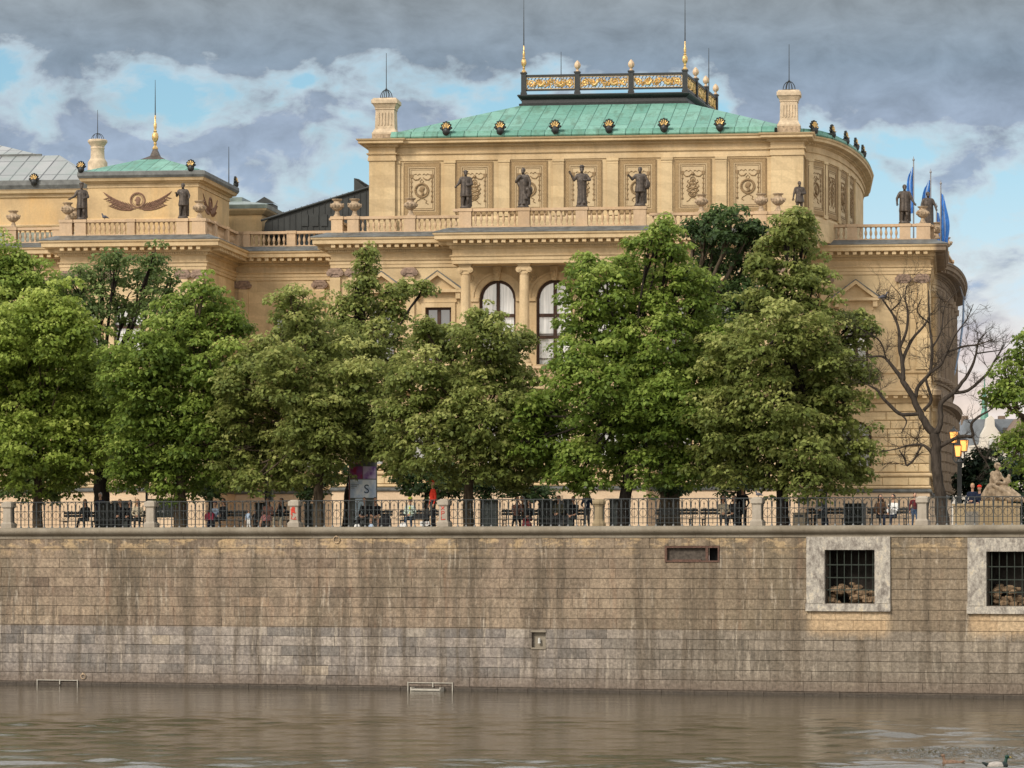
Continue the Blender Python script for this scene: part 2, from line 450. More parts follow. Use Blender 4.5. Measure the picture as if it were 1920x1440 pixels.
    nt.links.new(mx.outputs[0], out.inputs[0])
world()

# ------------------------------------------------------------------ ground and water
def struct(name, mb, mat, label=None, smooth=False):
    o = part(name, mb, mat, None, smooth); o['kind'] = 'structure'
    return o
def pavem():
    m, k, bs, o = newmat('promenade_gravel')
    tc = k.n('ShaderNodeTexCoord').outputs['Object']
    n = k.noise(tc, .4, 6, .7); n2 = k.noise(tc, 25, 4, .7)
    c = k.mix(n, (.20,.175,.14), (.34,.30,.25)); c = k.mix(1.0, c, k.ramp(n2, [(.3,.8),(.7,1.15)]), 'MULTIPLY')
    setc(k, bs, c, .95, n2, .3, .01)
    return m
mb = MB()
wq = lambda u, v, z: tuple(QUAY.w(u, v, z))
mb.add([wq(-900,.5,GZ), wq(900,.5,GZ), (2500,4500,GZ), (-2500,4500,GZ)], [(0,1,2,3)])
struct('promenade', mb, pavem())
def waterm():
    m, k, bs, o = newmat('muddy_river_water')
    tc = k.n('ShaderNodeTexCoord').outputs['Object']
    w2 = k.noise(k.scalev(tc, (5,9,1)), 1.0, 3, .55, .2)
    w3 = k.noise(k.scalev(tc, (.06,.10,1)), 1.0, 3, .5)
    sp = k.n('ShaderNodeSeparateXYZ', i={0: tc})
    dx = k.math('DIVIDE', k.math('SUBTRACT', sp.outputs[0], 14.2), 4.4); dy = k.math('DIVIDE', k.math('SUBTRACT', sp.outputs[1], 102.0), 3.2)
    rr = k.math('ADD', k.math('MULTIPLY', dx, dx), k.math('MULTIPLY', dy, dy))
    pch = k.n('ShaderNodeMapRange', i={0: k.math('ADD', rr, k.noise(tc, .9, 4)), 1: 1.0, 2: 1.7, 3: 1.0, 4: 0.0}).outputs[0]
    bp0 = k.n('ShaderNodeBump', i={'Height': k.noise(k.scalev(tc, (3.2,2.2,1)), 1.0, 3, .6), 'Distance': .5, 'Strength': 1.0})
    k.nt.links.new(pch, bp0.inputs['Strength'])
    bp = k.n('ShaderNodeBump', i={'Height': w2, 'Distance': .03, 'Strength': .35, 'Normal': bp0.outputs[0]})
    c = k.mix(w3, (.052,.044,.026), (.085,.070,.045))
    setc(k, bs, c, .05, None, spec=.5)
    k.nt.links.new(bp.outputs[0], bs.inputs['Normal'])
    bs.inputs['IOR'].default_value = 1.33
    return m
WM = waterm()
GX0, GX1, GY0 = -30.0, 34.0, 84.0
rw = np.random.default_rng(4)
NX, NY = 420, 440
ta = math.tan(QUAY.a)
gx = np.linspace(GX0, GX1, NX)
yend = 148.4-gx*ta
tt = np.linspace(0, 1, NY)**1.0
XX = np.repeat(gx[None,:], NY, 0); YY = GY0+(yend[None,:]-GY0)*tt[:,None]
H = np.zeros_like(XX)
def waves(n, l0, l1, spread, amp, mod=1.0):
    h = np.zeros_like(XX)
    for _ in range(n):
        lam = l0*(l1/l0)**rw.random(); th = PI/2+rw.normal()*spread; ph = rw.random()*2*PI
        kx, ky = 2*PI/lam*math.cos(th), 2*PI/lam*math.sin(th)
        h += lam*np.sin(kx*XX+ky*YY+ph)*rw.uniform(.4,1)
    return h*amp/math.sqrt(n)
big = waves(6, 14, 40, .9, .03)
gust = .55+.45*np.tanh(big*1.2)
near = np.clip((138-YY)/38, .0, 1)**1.2*.90+.12
edge = np.clip((yend[None,:]-YY)/6, 0, 1)*np.clip((YY-GY0)/3, 0, 1)*np.clip((XX-GX0)/2, 0, 1)*np.clip((GX1-XX)/2, 0, 1)
rip = waves(60, .7, 3.4, .40, .060)
H = rip*near*gust*edge
d2 = ((XX-14.2)/4.4)**2+((YY-102.0)/3.2)**2
patch = np.clip(1.35-d2-.25*np.tanh(rip*60), 0, 1)
H += waves(60, .45, 1.2, 1.2, .085)*patch*edge
for xr, yr, L in ((10.5,95.6,3.2),(8.2,96.3,2.4),(11.5,94.8,3.0)):      # wake streaks
    H += .05*np.exp(-((YY-yr)/.22)**2)*np.clip(1-np.abs((XX-xr)/L)**3, 0, 1)*edge
vsw = np.stack([XX,YY,H], -1).reshape(-1,3)
me = bpy.data.meshes.new('river_water')
idx = np.arange(NX*NY).reshape(NY,NX)
q = np.stack([idx[:-1,:-1],idx[:-1,1:],idx[1:,1:],idx[1:,:-1]], -1).reshape(-1,4)
ya, yb_ = 148.4-(-1500)*ta, 148.4-1500*ta
extra = [(-1500,-600,0),(1500,-600,0),(1500,GY0,0),(GX1,GY0,0),(GX0,GY0,0),(-1500,GY0,0),(-1500,ya,0),(GX0,148.4-GX0*ta,0),(GX1,148.4-GX1*ta,0),(1500,yb_,0)]
n0 = NX*NY
allv = np.concatenate([vsw, np.array(extra, float)])
fcs = [tuple(r) for r in q.tolist()]+[(n0,n0+1,n0+2,n0+3,n0+4,n0+5),(n0+5,n0+4,n0+7,n0+6),(n0+3,n0+2,n0+9,n0+8)][:2]
xe = GX1+ (148.4-GX1*ta-GY0)/ta
allv = np.concatenate([allv, np.array([(xe,GY0,0)])]); fcs.append((n0+3, n0+10, n0+8))
me.from_pydata(allv.tolist(), [], fcs); me.materials.append(WM)
me.polygons.foreach_set('use_smooth', [True]*len(me.polygons)); me.update()
wo = link('river_water', me); wo['kind'] = 'structure'

# ------------------------------------------------------------------ quay wall
def quaym():
    m, k, bs, o = newmat('weathered_quay_granite')
    tc = k.n('ShaderNodeTexCoord').outputs['Object']
    at = k.n('ShaderNodeAttribute', attribute_name='tone').outputs['Fac']
    sp = k.n('ShaderNodeSeparateXYZ', i={0: tc})
    z = sp.outputs[2]
    warm = k.ramp(at, [(0,(.175,.130,.095)),(.45,(.26,.198,.142)),(.8,(.33,.255,.18)),(1,(.38,.27,.18))])
    cool = k.ramp(at, [(0,(.145,.130,.118)),(.32,(.20,.180,.160)),(.5,(.265,.230,.20)),(.75,(.34,.295,.25)),(.9,(.36,.315,.26)),(1,(.36,.30,.23))])
    zc = k.n('ShaderNodeMapRange', i={0: z, 1: 2.62, 2: 2.68, 3: 0.0, 4: 1.0}).outputs[0]
    c = k.mix(zc, cool, warm)
    mott = k.noise(k.scalev(tc, (1,1,.8)), 2.3, 7, .72)
    c = k.mix(k.ramp(mott, [(.42,0),(.62,.55)]), c, k.mix(1.0, c, (.52,.52,.54), 'MULTIPLY'))
    pat = k.noise(k.scalev(tc, (.55,1,.5)), .55, 6, .65, .4)
    c = k.mix(k.math('MULTIPLY', k.ramp(pat, [(.47,0),(.60,.7)]), zc), c, (.150,.122,.085))
    # right-hand part of the wall is greyer-olive
    sr = k.n('ShaderNodeMapRange', interpolation_type='SMOOTHSTEP', i={0: k.math('ADD', sp.outputs[0], k.math('MULTIPLY', k.noise(tc, .35, 4), 6.0)), 1: 2.0, 2: 14.0, 3: 0.0, 4: 1.0}).outputs[0]
    c = k.mix(k.math('MULTIPLY', sr, .55), c, (.175,.14,.092))
    # vertical runs
    v1 = k.noise(k.scalev(tc, (1.5,1,.11)), 1.0, 5, .6)
    v2 = k.noise(k.scalev(tc, (5.5,1,.42)), 1.0, 6, .65)
    big = k.noise(tc, .32, 5, .6)
    c = k.mix(k.ramp(v1, [(.48,0),(.62,.7)]), c, (.105,.082,.058))
    c = k.mix(k.math('MULTIPLY', k.ramp(v2, [(.50,0),(.62,.6)]), k.ramp(big, [(.42,.1),(.60,1)])), c, (.085,.072,.058))
    v3 = k.noise(k.scalev(tc, (2.2,1,.30)), 2.0, 6, .7)
    c = k.mix(k.math('MULTIPLY', k.ramp(v3, [(.54,0),(.66,.65)]), k.ramp(big, [(.40,.25),(.58,1)])), c, (.44,.38,.30))
    hi = k.noise(k.scalev(tc, (.8,1,1.6)), 1.0, 6, .7)
    up = k.n('ShaderNodeMapRange', i={0: z, 1: 5.6, 2: 6.4, 3: 0.0, 4: .75}).outputs[0]
    c = k.mix(k.math('MULTIPLY', k.ramp(hi, [(.50,0),(.57,1)]), up), c, (.50,.36,.20))
    rz = k.noise(k.scalev(tc, (1.1,1,.2)), 1.7, 4, .6)
    c = k.mix(k.math('MULTIPLY', k.ramp(rz, [(.57,0),(.72,.45)]), zc), c, (.22,.13,.08))
    low = k.n('ShaderNodeMapRange', i={0: k.math('ADD', z, k.math('MULTIPLY', big, .4)), 1: .35, 2: 1.15, 3: .8, 4: 0.0}).outputs[0]
    c = k.mix(low, c, (.135,.102,.078))
    # rain-sheltered pale stone below the two barred windows
    for xc_, hw_ in ((QUAY.u(1591,0),1.85),(QUAY.u(1900,0),1.9)):
        ax = k.math('ABSOLUTE', k.math('SUBTRACT', sp.outputs[0], xc_))
        m1 = k.n('ShaderNodeMapRange', i={0: k.math('ADD', ax, k.math('MULTIPLY', mott, .5)), 1: hw_-.1, 2: hw_+.25, 3: 1.0, 4: 0.0}).outputs[0]
        m2 = k.n('ShaderNodeMapRange', i={0: k.math('ADD', z, k.math('MULTIPLY', mott, .8)), 1: 2.7, 2: 3.2, 3: 0.0, 4: 1.0}).outputs[0]
        m3 = k.n('ShaderNodeMapRange', i={0: z, 1: 3.5, 2: 3.6, 3: 1.0, 4: 0.0}).outputs[0]
        c = k.mix(k.math('MULTIPLY', k.math('MULTIPLY', m1, m2), k.math('MULTIPLY', m3, .85)), c, k.mix(at, (.40,.27,.15), (.52,.40,.26)))
    wl = k.n('ShaderNodeMapRange', i={0: z, 1: .10, 2: .24, 3: .75, 4: 0.0}).outputs[0]
    c = k.mix(wl, c, (.03,.026,.02))
    f = k.noise(tc, 7, 8, .75)
    c = k.mix(1.0, c, k.ramp(f, [(.30,.50),(.5,1.0),(.70,1.6)]), 'MULTIPLY')
    wet = k.n('ShaderNodeMapRange', i={0: z, 1: .05, 2: .35, 3: .45, 4: .9}).outputs[0]
    setc(k, bs, c, wet, k.math('ADD', f, k.math('MULTIPLY', hi, .5)), .7, .03, 0, .25)
    return m
M['quay'] = quaym()
M['mortar'] = plain('mortar_joint', (.105,.085,.066), .95, .3, 4)
M['coping'] = stone('coping_granite', (.29,.255,.20), (.24,.205,.155), blocks=False, grime=.9, vein=0, stain=(.35,.33,.30))
def rect_sub(r, h):
    x0,x1,z0,z1 = r; a0,a1,b0,b1 = h
    if a1 <= x0 or a0 >= x1 or b1 <= z0 or b0 >= z1: return [r]
    o = []
    if a0 > x0: o.append((x0,a0,z0,z1))
    if a1 < x1: o.append((a1,x1,z0,z1))
    m0, m1 = max(x0,a0), min(x1,a1)
    if b0 > z0: o.append((m0,m1,z0,b0))
    if b1 < z1: o.append((m0,m1,b1,z1))
    return o
def block(mb, x0, x1, z0, z1, y, ch=.012, back=.08):
    if x1-x0 < .03 or z1-z0 < .03: return
    g = .0015 if ch < .02 else .008
    gz = .007 if ch < .02 else .012
    x0 += g; x1 -= g; z0 += gz; z1 -= gz
    vs = []
    for (d, yy) in ((0, back), (0, y+ch), (ch, y)):
        vs += [(x0+d,yy,z0+d),(x1-d,yy,z0+d),(x1-d,yy,z1-d),(x0+d,yy,z1-d)]
    fs = [(8,9,10,11)]
    for b in (0, 4):
        for i in range(4):
            j = (i+1)%4; fs.append((b+i, b+j, b+4+j, b+4+i))
    mb.add(vs, fs)
def courses(mb, x0, x1, zs, holes, lmin, lmax, jit=.015, y=0.0, rng=random, ch=.012, back=.08, tonef=None):
    for r in range(len(zs)-1):
        x = x0 - rng.random()*lmax
        base = rng.gauss(.5, .05)
        while x < x1:
            L = rng.uniform(lmin, lmax)
            a, b = max(x, x0), min(x+L, x1)
            x += L
            if b-a < .05: continue
            rects = [(a,b,zs[r],zs[r+1])]
            for h in holes: rects = [q for rr in rects for q in rect_sub(rr, h)]
            mb.tone = min(1, max(0, rng.gauss(base, .17))) if tonef is None else tonef(rng)
            if rng.random() < .02: mb.tone = 1.0
            yy = y + rng.uniform(-jit, jit)
            for q in rects: block(mb, *q, yy, ch, back)
qr = random.Random(11)
qroot = thing('quay_wall', 'long weathered granite block embankment wall rising from the brown river', 'wall', tuple(QUAY.w(0,0,0)), -QUAY.a)
QL, QR_ = -75.0, 75.0
COPT = 6.96
def QU(x): return QUAY.u(x, 0)
def QZ(x, y): return QUAY.z(x, y, 0)
def qrect(x0, x1, y0, y1):
    xm = (x0+x1)/2
    return (QU(x0), QU(x1), QZ(xm,y1), QZ(xm,y0))
W1 = qrect(1513,1670,1006,1146); O1 = qrect(1547,1641,1031,1131)
W2 = qrect(1815,1985,1008,1151); O2 = qrect(1850,1950,1034,1136)
SL = qrect(1247,1349,1024,1054)
NI = qrect(997,1023,1184,1215)
ZS = [-.6,-.15,.17]+[.17+.4185*i for i in range(1,16)]
top = ZS[-1]
ZS = [z for z in ZS if z < 6.42]+[6.47]
mb = MB()
courses(mb, QL, QR_, ZS, [W1,W2,SL,NI], .85, 1.75, .013, rng=qr)
part('block_facing', mb, M['quay'], qroot)
mb = MB()
rects = [(QL,QR_,-.6,6.47)]
for h in (O1,O2,SL,NI): rects = [q for rr in rects for q in rect_sub(rr, h)]
for q in rects: mb.box(q[0], q[1], .05, .6, q[2], q[3])
part('wall_core', mb, M['mortar'], qroot)
mb = MB()   # coping: flat fascia and a worn roll moulding
path = [(QL+i*1.5, 0) for i in range(101)]
prof = [(0.0,6.47),(.04,6.475),(.045,6.585),(.06,6.60),(.10,6.615),(.20,6.67),(.27,6.75),(.285,6.83),(.25,6.91),(.17,COPT-.005),(.02,COPT),(-.55,COPT),(-.6,6.47)]
mb.sweep(path, prof, True)
part('coping', mb, M['coping'], qroot, 'auto')
mb = MB()
x = QL
while x < QR_:
    mb.box(x-.005, x+.005, -.272, -.16, 6.72, 6.88); mb.box(x-.005,x+.005,-.0475,-.03,6.48,6.58); x += qr.uniform(1.6, 2.3)
part('coping_joint', mb, M['mortar'], qroot)
def peelm():
    m, k, bs, o = newmat('peeling_limewash_on_stone')
    tc = k.n('ShaderNodeTexCoord').outputs['Object']
    n = k.noise(k.scalev(tc, (1,1,.7)), 3.2, 8, .72, .3); n2 = k.noise(tc, 12, 6, .7)
    n3 = k.noise(k.scalev(tc, (1,1,.5)), 7.0, 8, .75)
    c = k.ramp(k.math('ADD', k.math('MULTIPLY', n, .6), k.math('MULTIPLY', n3, .4)), [(.38,(.15,.13,.11)),(.45,(.28,.25,.215)),(.50,(.36,.33,.285)),(.54,(.47,.43,.365)),(.62,(.56,.48,.35))])
    c = k.mix(1.0, c, k.ramp(n2, [(.3,.75),(.7,1.12)]), 'MULTIPLY')
    setc(k, bs, c, .9, k.math('ADD', n, n2), .8, .03)
    return m
M['peel'] = peelm()
M['rubble'] = plain('rubble_stone', (.22,.15,.09), .9, .45, 5, bump=.6)
M['greenbar'] = plain('green_painted_bars', (.022,.030,.022), .6, .4, 15)
for (Wr, Or, lab) in ((W1,O1,None),(W2,O2,None)):
    x0,x1,z0,z1 = Wr; a0,a1,b0,b1 = Or
    mb = MB()
    fr = -.10
    def irr(xa,xb,za,zb,y0):   # slab with ragged subdivided edge
        mb.box(xa,xb,y0,.07,za,zb)
    irr(x0,a0,b0-.02,z1,fr); irr(a1,x1,b0-.02,z1,fr-.006); irr(a0+.001,a1-.001,b1,z1-.004,fr+.005)
    irr(x0-.02,x1+.015,z0,b0-.021,fr-.05)
    mb.box(x0+.02, a0-.06, fr-.03, fr, b0, b0+.28)
    mb.box(a1+.08, x1-.03, fr-.036, fr-.006, b0, b0+.22)
    fo = part('window_surround', mb, M['peel'], qroot)
    mb = MB()
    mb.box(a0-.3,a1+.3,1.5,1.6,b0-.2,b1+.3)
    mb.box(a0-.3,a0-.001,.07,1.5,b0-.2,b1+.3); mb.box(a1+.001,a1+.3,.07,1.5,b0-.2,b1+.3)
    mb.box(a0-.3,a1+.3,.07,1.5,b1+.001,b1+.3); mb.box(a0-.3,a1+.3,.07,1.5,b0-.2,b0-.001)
    part('window_recess', mb, plain('dark_recess_stone', (.03,.026,.022), .95, .5, 3), fo)  # recess sides, back, top and floor in near-black stone
    mb = MB()
    n = 7
    for i in range(n):
        x = a0+(a1-a0)*(i+.6)/n; mb.box(x-.015,x+.015,.10,.134,b0,b1)
    for f in (.25,.48,.72): mb.box(a0,a1,.095,.139,b0+(b1-b0)*f-.02,b0+(b1-b0)*f+.02)
    part('window_bars', mb, M['greenbar'], fo)
    mb = MB()
    for i in range(46):
        r = qr.uniform(.09,.22); h = qr.random()
        x = qr.uniform(a0+.1,a1-.1); y = qr.uniform(.3,1.2)
        lim = .22+.42*abs(math.sin((x-a0)*1.7+.4))+.2*y
        mb.ell((x, y, b0+qr.random()*lim), (r*1.3, r, r*.8), 7, 5, .25, qr)
    o = part('rubble', mb, M['rubble'], fo); o['kind'] = 'stuff'
# rusty slot window
x0,x1,z0,z1 = SL
mb = MB()
xm = x0+(x1-x0)*.77
for (a,b,c,d) in ((x0,x1,z0,z0+.07),(x0,x1,z1-.07,z1),(x0,x0+.08,z0+.0701,z1-.0701),(x1-.07,x1,z0+.0701,z1-.0701),(xm-.05,xm+.05,z0+.0701,z1-.0701)):
    mb.box(a,b,-.03,.12,c,d)
mb.box(x0+.3,xm-.25,-.02,.1,z0+.0701,z0+.11)
so_ = part('slot_window_frame', mb, plain('brown_rusted_frame', (.11,.062,.045), .85, .4, 14, bump=.6), qroot)
mb = MB()
mb.box(x0+.08,xm-.05,.14,.2,z0+.07,z1-.07); part('window_mesh', mb, plain('dusty_wire_mesh', (.075,.062,.05), .9, .5, 9), so_)
mb = MB()
mb.box(xm-.05,x1-.07,.5,.6,z0,z1); mb.box(x0,x1,.3,.5,z1-.04,z1+.02)
part('window_recess', mb, M['darkint'], so_)
# mooring rings
for (px, py, r) in ((632,1012,.145),(157,1268,.11)):
    mb = MB(); u, z = QU(px), QZ(px,py)
    mb.ring((u,-.06,z), r, .022, 20, 6)
    mb.box(u-.03,u+.03,-.085,.02,z+r-.03,z+r+.05)
    part('mooring_ring', mb, M['urn'], qroot, 'auto')
# niche with a small spout
x0,x1,z0,z1 = NI
mb = MB()
mb.box(x0,x1,.20,.3,z0,z1); mb.box(x0-.02,x1+.02,-.04,.02,z0-.05,z0+.02)
mb.box(x0-.04,x1+.04,-.03,.02,z1-.03,z1+.05)
no = part('niche', mb, M['coping'], qroot)
mb = MB(); xm = (x0+x1)/2
mb.lathe(xm, .08, [(.02,z0+.42),(.05,z0+.40),(.06,z0+.30),(.055,z0+.24),(.075,z0+.2)], 10)
part('spout', mb, plain('pale_metal_spout', (.5,.49,.45), .5), no, 'auto')
# pale steel frames at the waterline
M['steel'] = plain('pale_galvanised_steel', (.40,.375,.32), .6, .2, 12)
for (xa, xb, ya, yb) in ((70,147,1274,1290),(765,850,1279,1297)):
    a, b = QU(xa), QU(xb); zt = QZ(xa, ya)
    mb = MB()
    mb.box(a,b,-.06,-.02,zt-.03,zt+.0)
    for x in (a,b-.04, a+(b-a)*.55): mb.box(x,x+.035,-.064,-.018,-.3 if x != a+(b-a)*.55 else zt-.2,zt+.02)
    if xa > 500:
        mb.box(a+.3,b-.42,-.5,-.1,.02,.09); mb.box(a+.28,a+.33,-.45,-.0,-.3,.16); mb.box(b-.46,b-.41,-.45,0,-.3,.16)
    part('landing_bracket', mb, M['steel'], qroot)

# ------------------------------------------------------------------ piers and railing bays along the coping
PX = [12,280,550,830,1120,1418,1728]
PS = [QU(x) for x in PX]
step = 6.6
PS = [PS[0]-(PS[1]-PS[0])] + PS + [PS[-1]+(PS[-1]-PS[-2]), PS[-1]+2*(PS[-1]-PS[-2])]
M['pier'] = stone('pier_stone', (.42,.37,.30), (.34,.30,.25), blocks=False, grime=.8, vein=0, stain=(.4,.38,.35))
M['pier2'] = stone('ochre_pier_stone', (.33,.26,.16), (.28,.22,.14), blocks=False, grime=.8, vein=0, stain=(.4,.38,.35))
M['graf'] = plain('red_spray_paint', (.55,.06,.035), .6, .15, 9)
def pier_mb(round_=False):
    mb = MB()
    if not round_:
        mb.box(-.26,.26,-.26,.26,0,.17); mb.frustum(0,0,.17,.26,.26,.26,.19,.19)
        mb.frustum(0,0,.26,.86,.19,.19,.18,.18); mb.frustum(0,0,.86,.92,.19,.19,.24,.24)
        mb.box(-.245,.245,-.245,.245,.92,1.10); mb.frustum(0,0,1.10,1.17,.235,.235,.13,.13)
    else:
        mb.lathe(0,0,[(.30,0),(.30,.1),(.235,.2),(.20,.3),(.195,.8),(.23,.87),(.29,.93),(.30,1.02),(.27,1.08),(.18,1.12)],10)
    return mb
PIER_LABEL = {1:'pale stone pier at the far left end of the visible railing', 2:'pale stone pier beside the forked trunk of the second promenade tree',
 3:'pale stone pier with a bold red filled graffiti scrawl', 4:'pale stone pier with red XPL letters beside the person in red',
 5:'ochre stone pier with rounded flared cap, beside the man in a dark suit', 6:'stone pier with a small pigeon perched on its cap',
 7:'grey stone pier just left of the bare tree trunk', 0:'stone pier beyond the left edge', 8:'stone pier at the far right end of the railing', 9:'stone pier beyond the right edge'}
def pw(u, v, z): return tuple(QUAY.w(u, v, z))
for i, s in enumerate(PS):
    if i in (0, 8, 9): continue
    t = thing('railing_pier', PIER_LABEL[i], 'pier', pw(s,.22,COPT), -QUAY.a, 'stone piers of the embankment railing')
    part('shaft', pier_mb(i == 5), M['pier2'] if i == 5 else M['pier'], t)
    if i in (3, 4):
        mb = MB(); mb.mat = 0
        y = -.192
        def st(pts, r=.016): mb.tube([(a,y,b) for a,b in pts], r, 5)
        if i == 4:
            st([(-.08,.85),(.06,.72)]); st([(.06,.85),(-.09,.71)])
            st([(-.06,.67),(-.06,.47)]); st([(-.06,.66),(.06,.64),(.07,.58),(-.06,.55)])
            st([(-.06,.43),(-.07,.29),(.11,.31)], .02)
        else:
            st([(-.10,.52),(-.08,.80),(.02,.86),(.04,.60)], .03); st([(-.08,.64),(.06,.66)], .03)
            st([(-.04,.86),(-.03,.62)], .035); st([(.05,.82),(.02,.62),(.12,.60)], .02)
            st([(-.12,.78),(-.06,.50),(-.12,.36),(.04,.33),(.14,.34)], .02); st([(.10,.44),(.03,.36)], .02)
        part('graffiti', mb, M['graf'], t)
def bay(L):
    mb = MB()
    n = max(4, round(L/.385)); w = L/n; H = 1.13
    def hb(z, t=.013, d=.02): mb.box(0, L, -d, d, z-t, z+t)
    hb(H, .018, .028); hb(.73, .010, .013); hb(.34, .010, .013); hb(.13, .010, .013)
    for k in range(n+1):
        x = k*w
        mb.box(x-.018,x+.018,-.02,.02,.0 if k%2==0 else .0,H-.018)
        mb.frustum(x,0,0,.07,.045,.045,.022,.022)
    for k in range(n):
        c = (k+.5)*w
        mb.box(c-.009,c+.009,-.009,.009,.06,.92)
        mb.add([(c-.032,0,.90),(c,-.02,.90),(c+.032,0,.90),(c,.02,.90),(c,0,1.02),(c,0,.86)], [(0,1,4),(1,2,4),(2,3,4),(3,0,4),(1,0,5),(2,1,5),(3,2,5),(0,3,5)])
        mb.ell((c,0,.585), (.026,.026,.03), 6, 4)
        mb.arc((c,0,.94), w*.42, .010, 0, PI, 8, 4, .16)
        mb.arc((c,0,.55), w*.40, .010, -PI*.98, .0, 9, 4, .17)
        mb.arc((c,0,.55), w*.40, .010, 0, PI, 8, 4, .16)
        mb.box(c-w*.42-.008,c-w*.42+.008,-.008,.008,.78,.94); mb.box(c+w*.42-.008,c+w*.42+.008,-.008,.008,.78,.94)
    return mb
BAYL = {1:'iron railing bay in front of the two leftmost benches', 2:'iron railing bay in front of the forked trunk and the two women',
 3:'iron railing bay in front of the poster column and the two men in black', 4:'iron railing bay in front of the seated people right of the red XPL pier',
 5:'iron railing bay in front of the leaning tree trunk and the wide grey trunk', 6:'iron railing bay in front of the stone bin and the couple seated on a bench',
 7:'rightmost iron railing bay in front of the stone plinth with a sculpture', 0:'short end of iron railing at the left edge of the photo'}
for i in range(len(PS)-1):
    if i == 8: continue
    a, b = PS[i]+.22, PS[i+1]-.22
    o = part('iron_railing', bay(b-a), M['rail_iron'], None)
    o.location = pw(a,.22,COPT); o.rotation_euler = (0,0,-QUAY.a)
    tag(o, BAYL[i], 'railing', 'ornamental iron railing bays on the quay wall')
# ------------------------------------------------------------------ the concert hall
hroot = thing('concert_hall', 'long yellow sandstone neo-renaissance concert hall with green copper roofs behind the trees', 'building', tuple(HALL.w(0,0,GZ)), -HALL.a)
HOFF = (0,0,GZ)
def hp(name, mb, mat, smooth=False, parent=None, label=None):
    if parent is None or parent is hroot: return part(name, mb, mat, hroot, smooth, HOFF, label)
    return part(name, mb, mat, parent, smooth, HOFF, label)
U = HALL.u; Z = HALL.z
hr = random.Random(5)
# plan
uTL, uTR = U(115,0), U(385,0)           # left pavilion
uWR = U(622,0)                          # corner of the middle block
uP0, uP1 = U(860,0), U(1218,0)          # portico
uMR = U(1496,0)
uRR = U(1743,8)
def bow(cu, cv, a, b, n=14, full=True):
    return [(cu+a*math.sin(PI/2*i/n), cv-b*math.cos(PI/2*i/n)) for i in range(n+1)]
bowR = bow(uRR-.3, 40, 1.45, 20, 16)
tail = [(uRR+1.0, 50), (uRR-1, 58), (uRR-6, 64)]
path_wall = [(-62,4),(uTL,4),(uTL,0),(uTR,0),(uTR,8),(uWR,8),(uWR,0),(uMR,0),(uMR,8),(uRR,8),(uRR,19.0)] + bowR[1:] + tail
path_step = [(-62,4),(uTL,4),(uTL,0),(uTR,0),(uTR,8),(uWR,8),(uWR,0),(uP0,0),(uP0,-2),(uP1,-2),(uP1,0),(uMR,0),(uMR,8),(uRR,8),(uRR,19.0)] + bowR[1:] + tail

def wall_seg(mb, A, B, z0, z1, holes=(), reveal=.38):
    A = Vector(A); B = Vector(B); L = (B-A).length; d = (B-A)/L; n = Vector((d.y,-d.x))
    P = lambda s, z, k=0.0: (A.x+d.x*s-n.x*k, A.y+d.y*s-n.y*k, z)
    ss = sorted({0.0, L, *[h[0] for h in holes], *[h[1] for h in holes]})
    zz = sorted({z0, z1, *[h[2] for h in holes], *[h[3] for h in holes]})
    for i in range(len(ss)-1):
        for j in range(len(zz)-1):
            sm, zm = (ss[i]+ss[i+1])/2, (zz[j]+zz[j+1])/2
            if any(h[0] < sm < h[1] and h[2] < zm < h[3] for h in holes): continue
            mb.add([P(ss[i],zz[j]),P(ss[i+1],zz[j]),P(ss[i+1],zz[j+1]),P(ss[i],zz[j+1])], [(0,1,2,3)])
    for h in holes:
        s0,s1,b,t = h[:4]; arch = len(h) > 4 and h[4]
        if not arch:
            c = [(s0,b),(s1,b),(s1,t),(s0,t)]
        else:
            r = (s1-s0)/2; sc = (s0+s1)/2; sp = t-r; N = 14
            arc = [(sc+r*math.cos(PI*k/N), sp+r*math.sin(PI*k/N)) for k in range(N+1)]
            c = [(s0,b),(s1,b)] + arc
            for k in range(N):
                x0,y0 = arc[k]; x1,y1 = arc[k+1]
                mb.add([P(x0,y0),P(x0,t),P(x1,t),P(x1,y1)], [(0,1,2,3)])
        for k in range(len(c)):
            a, e = c[k], c[(k+1)%len(c)]
            mb.add([P(*a),P(*e),P(e[0],e[1],reveal),P(a[0],a[1],reveal)], [(3,2,1,0)])

def xf_plan(A, B):
    """local (s, out->-y, z) onto a plan segment"""
    A = Vector(A); B = Vector(B); d = (B-A).normalized()
    return lambda p: (A.x+d.x*p[0]-d.y*p[1], A.y+d.y*p[0]+d.x*p[1], p[2])

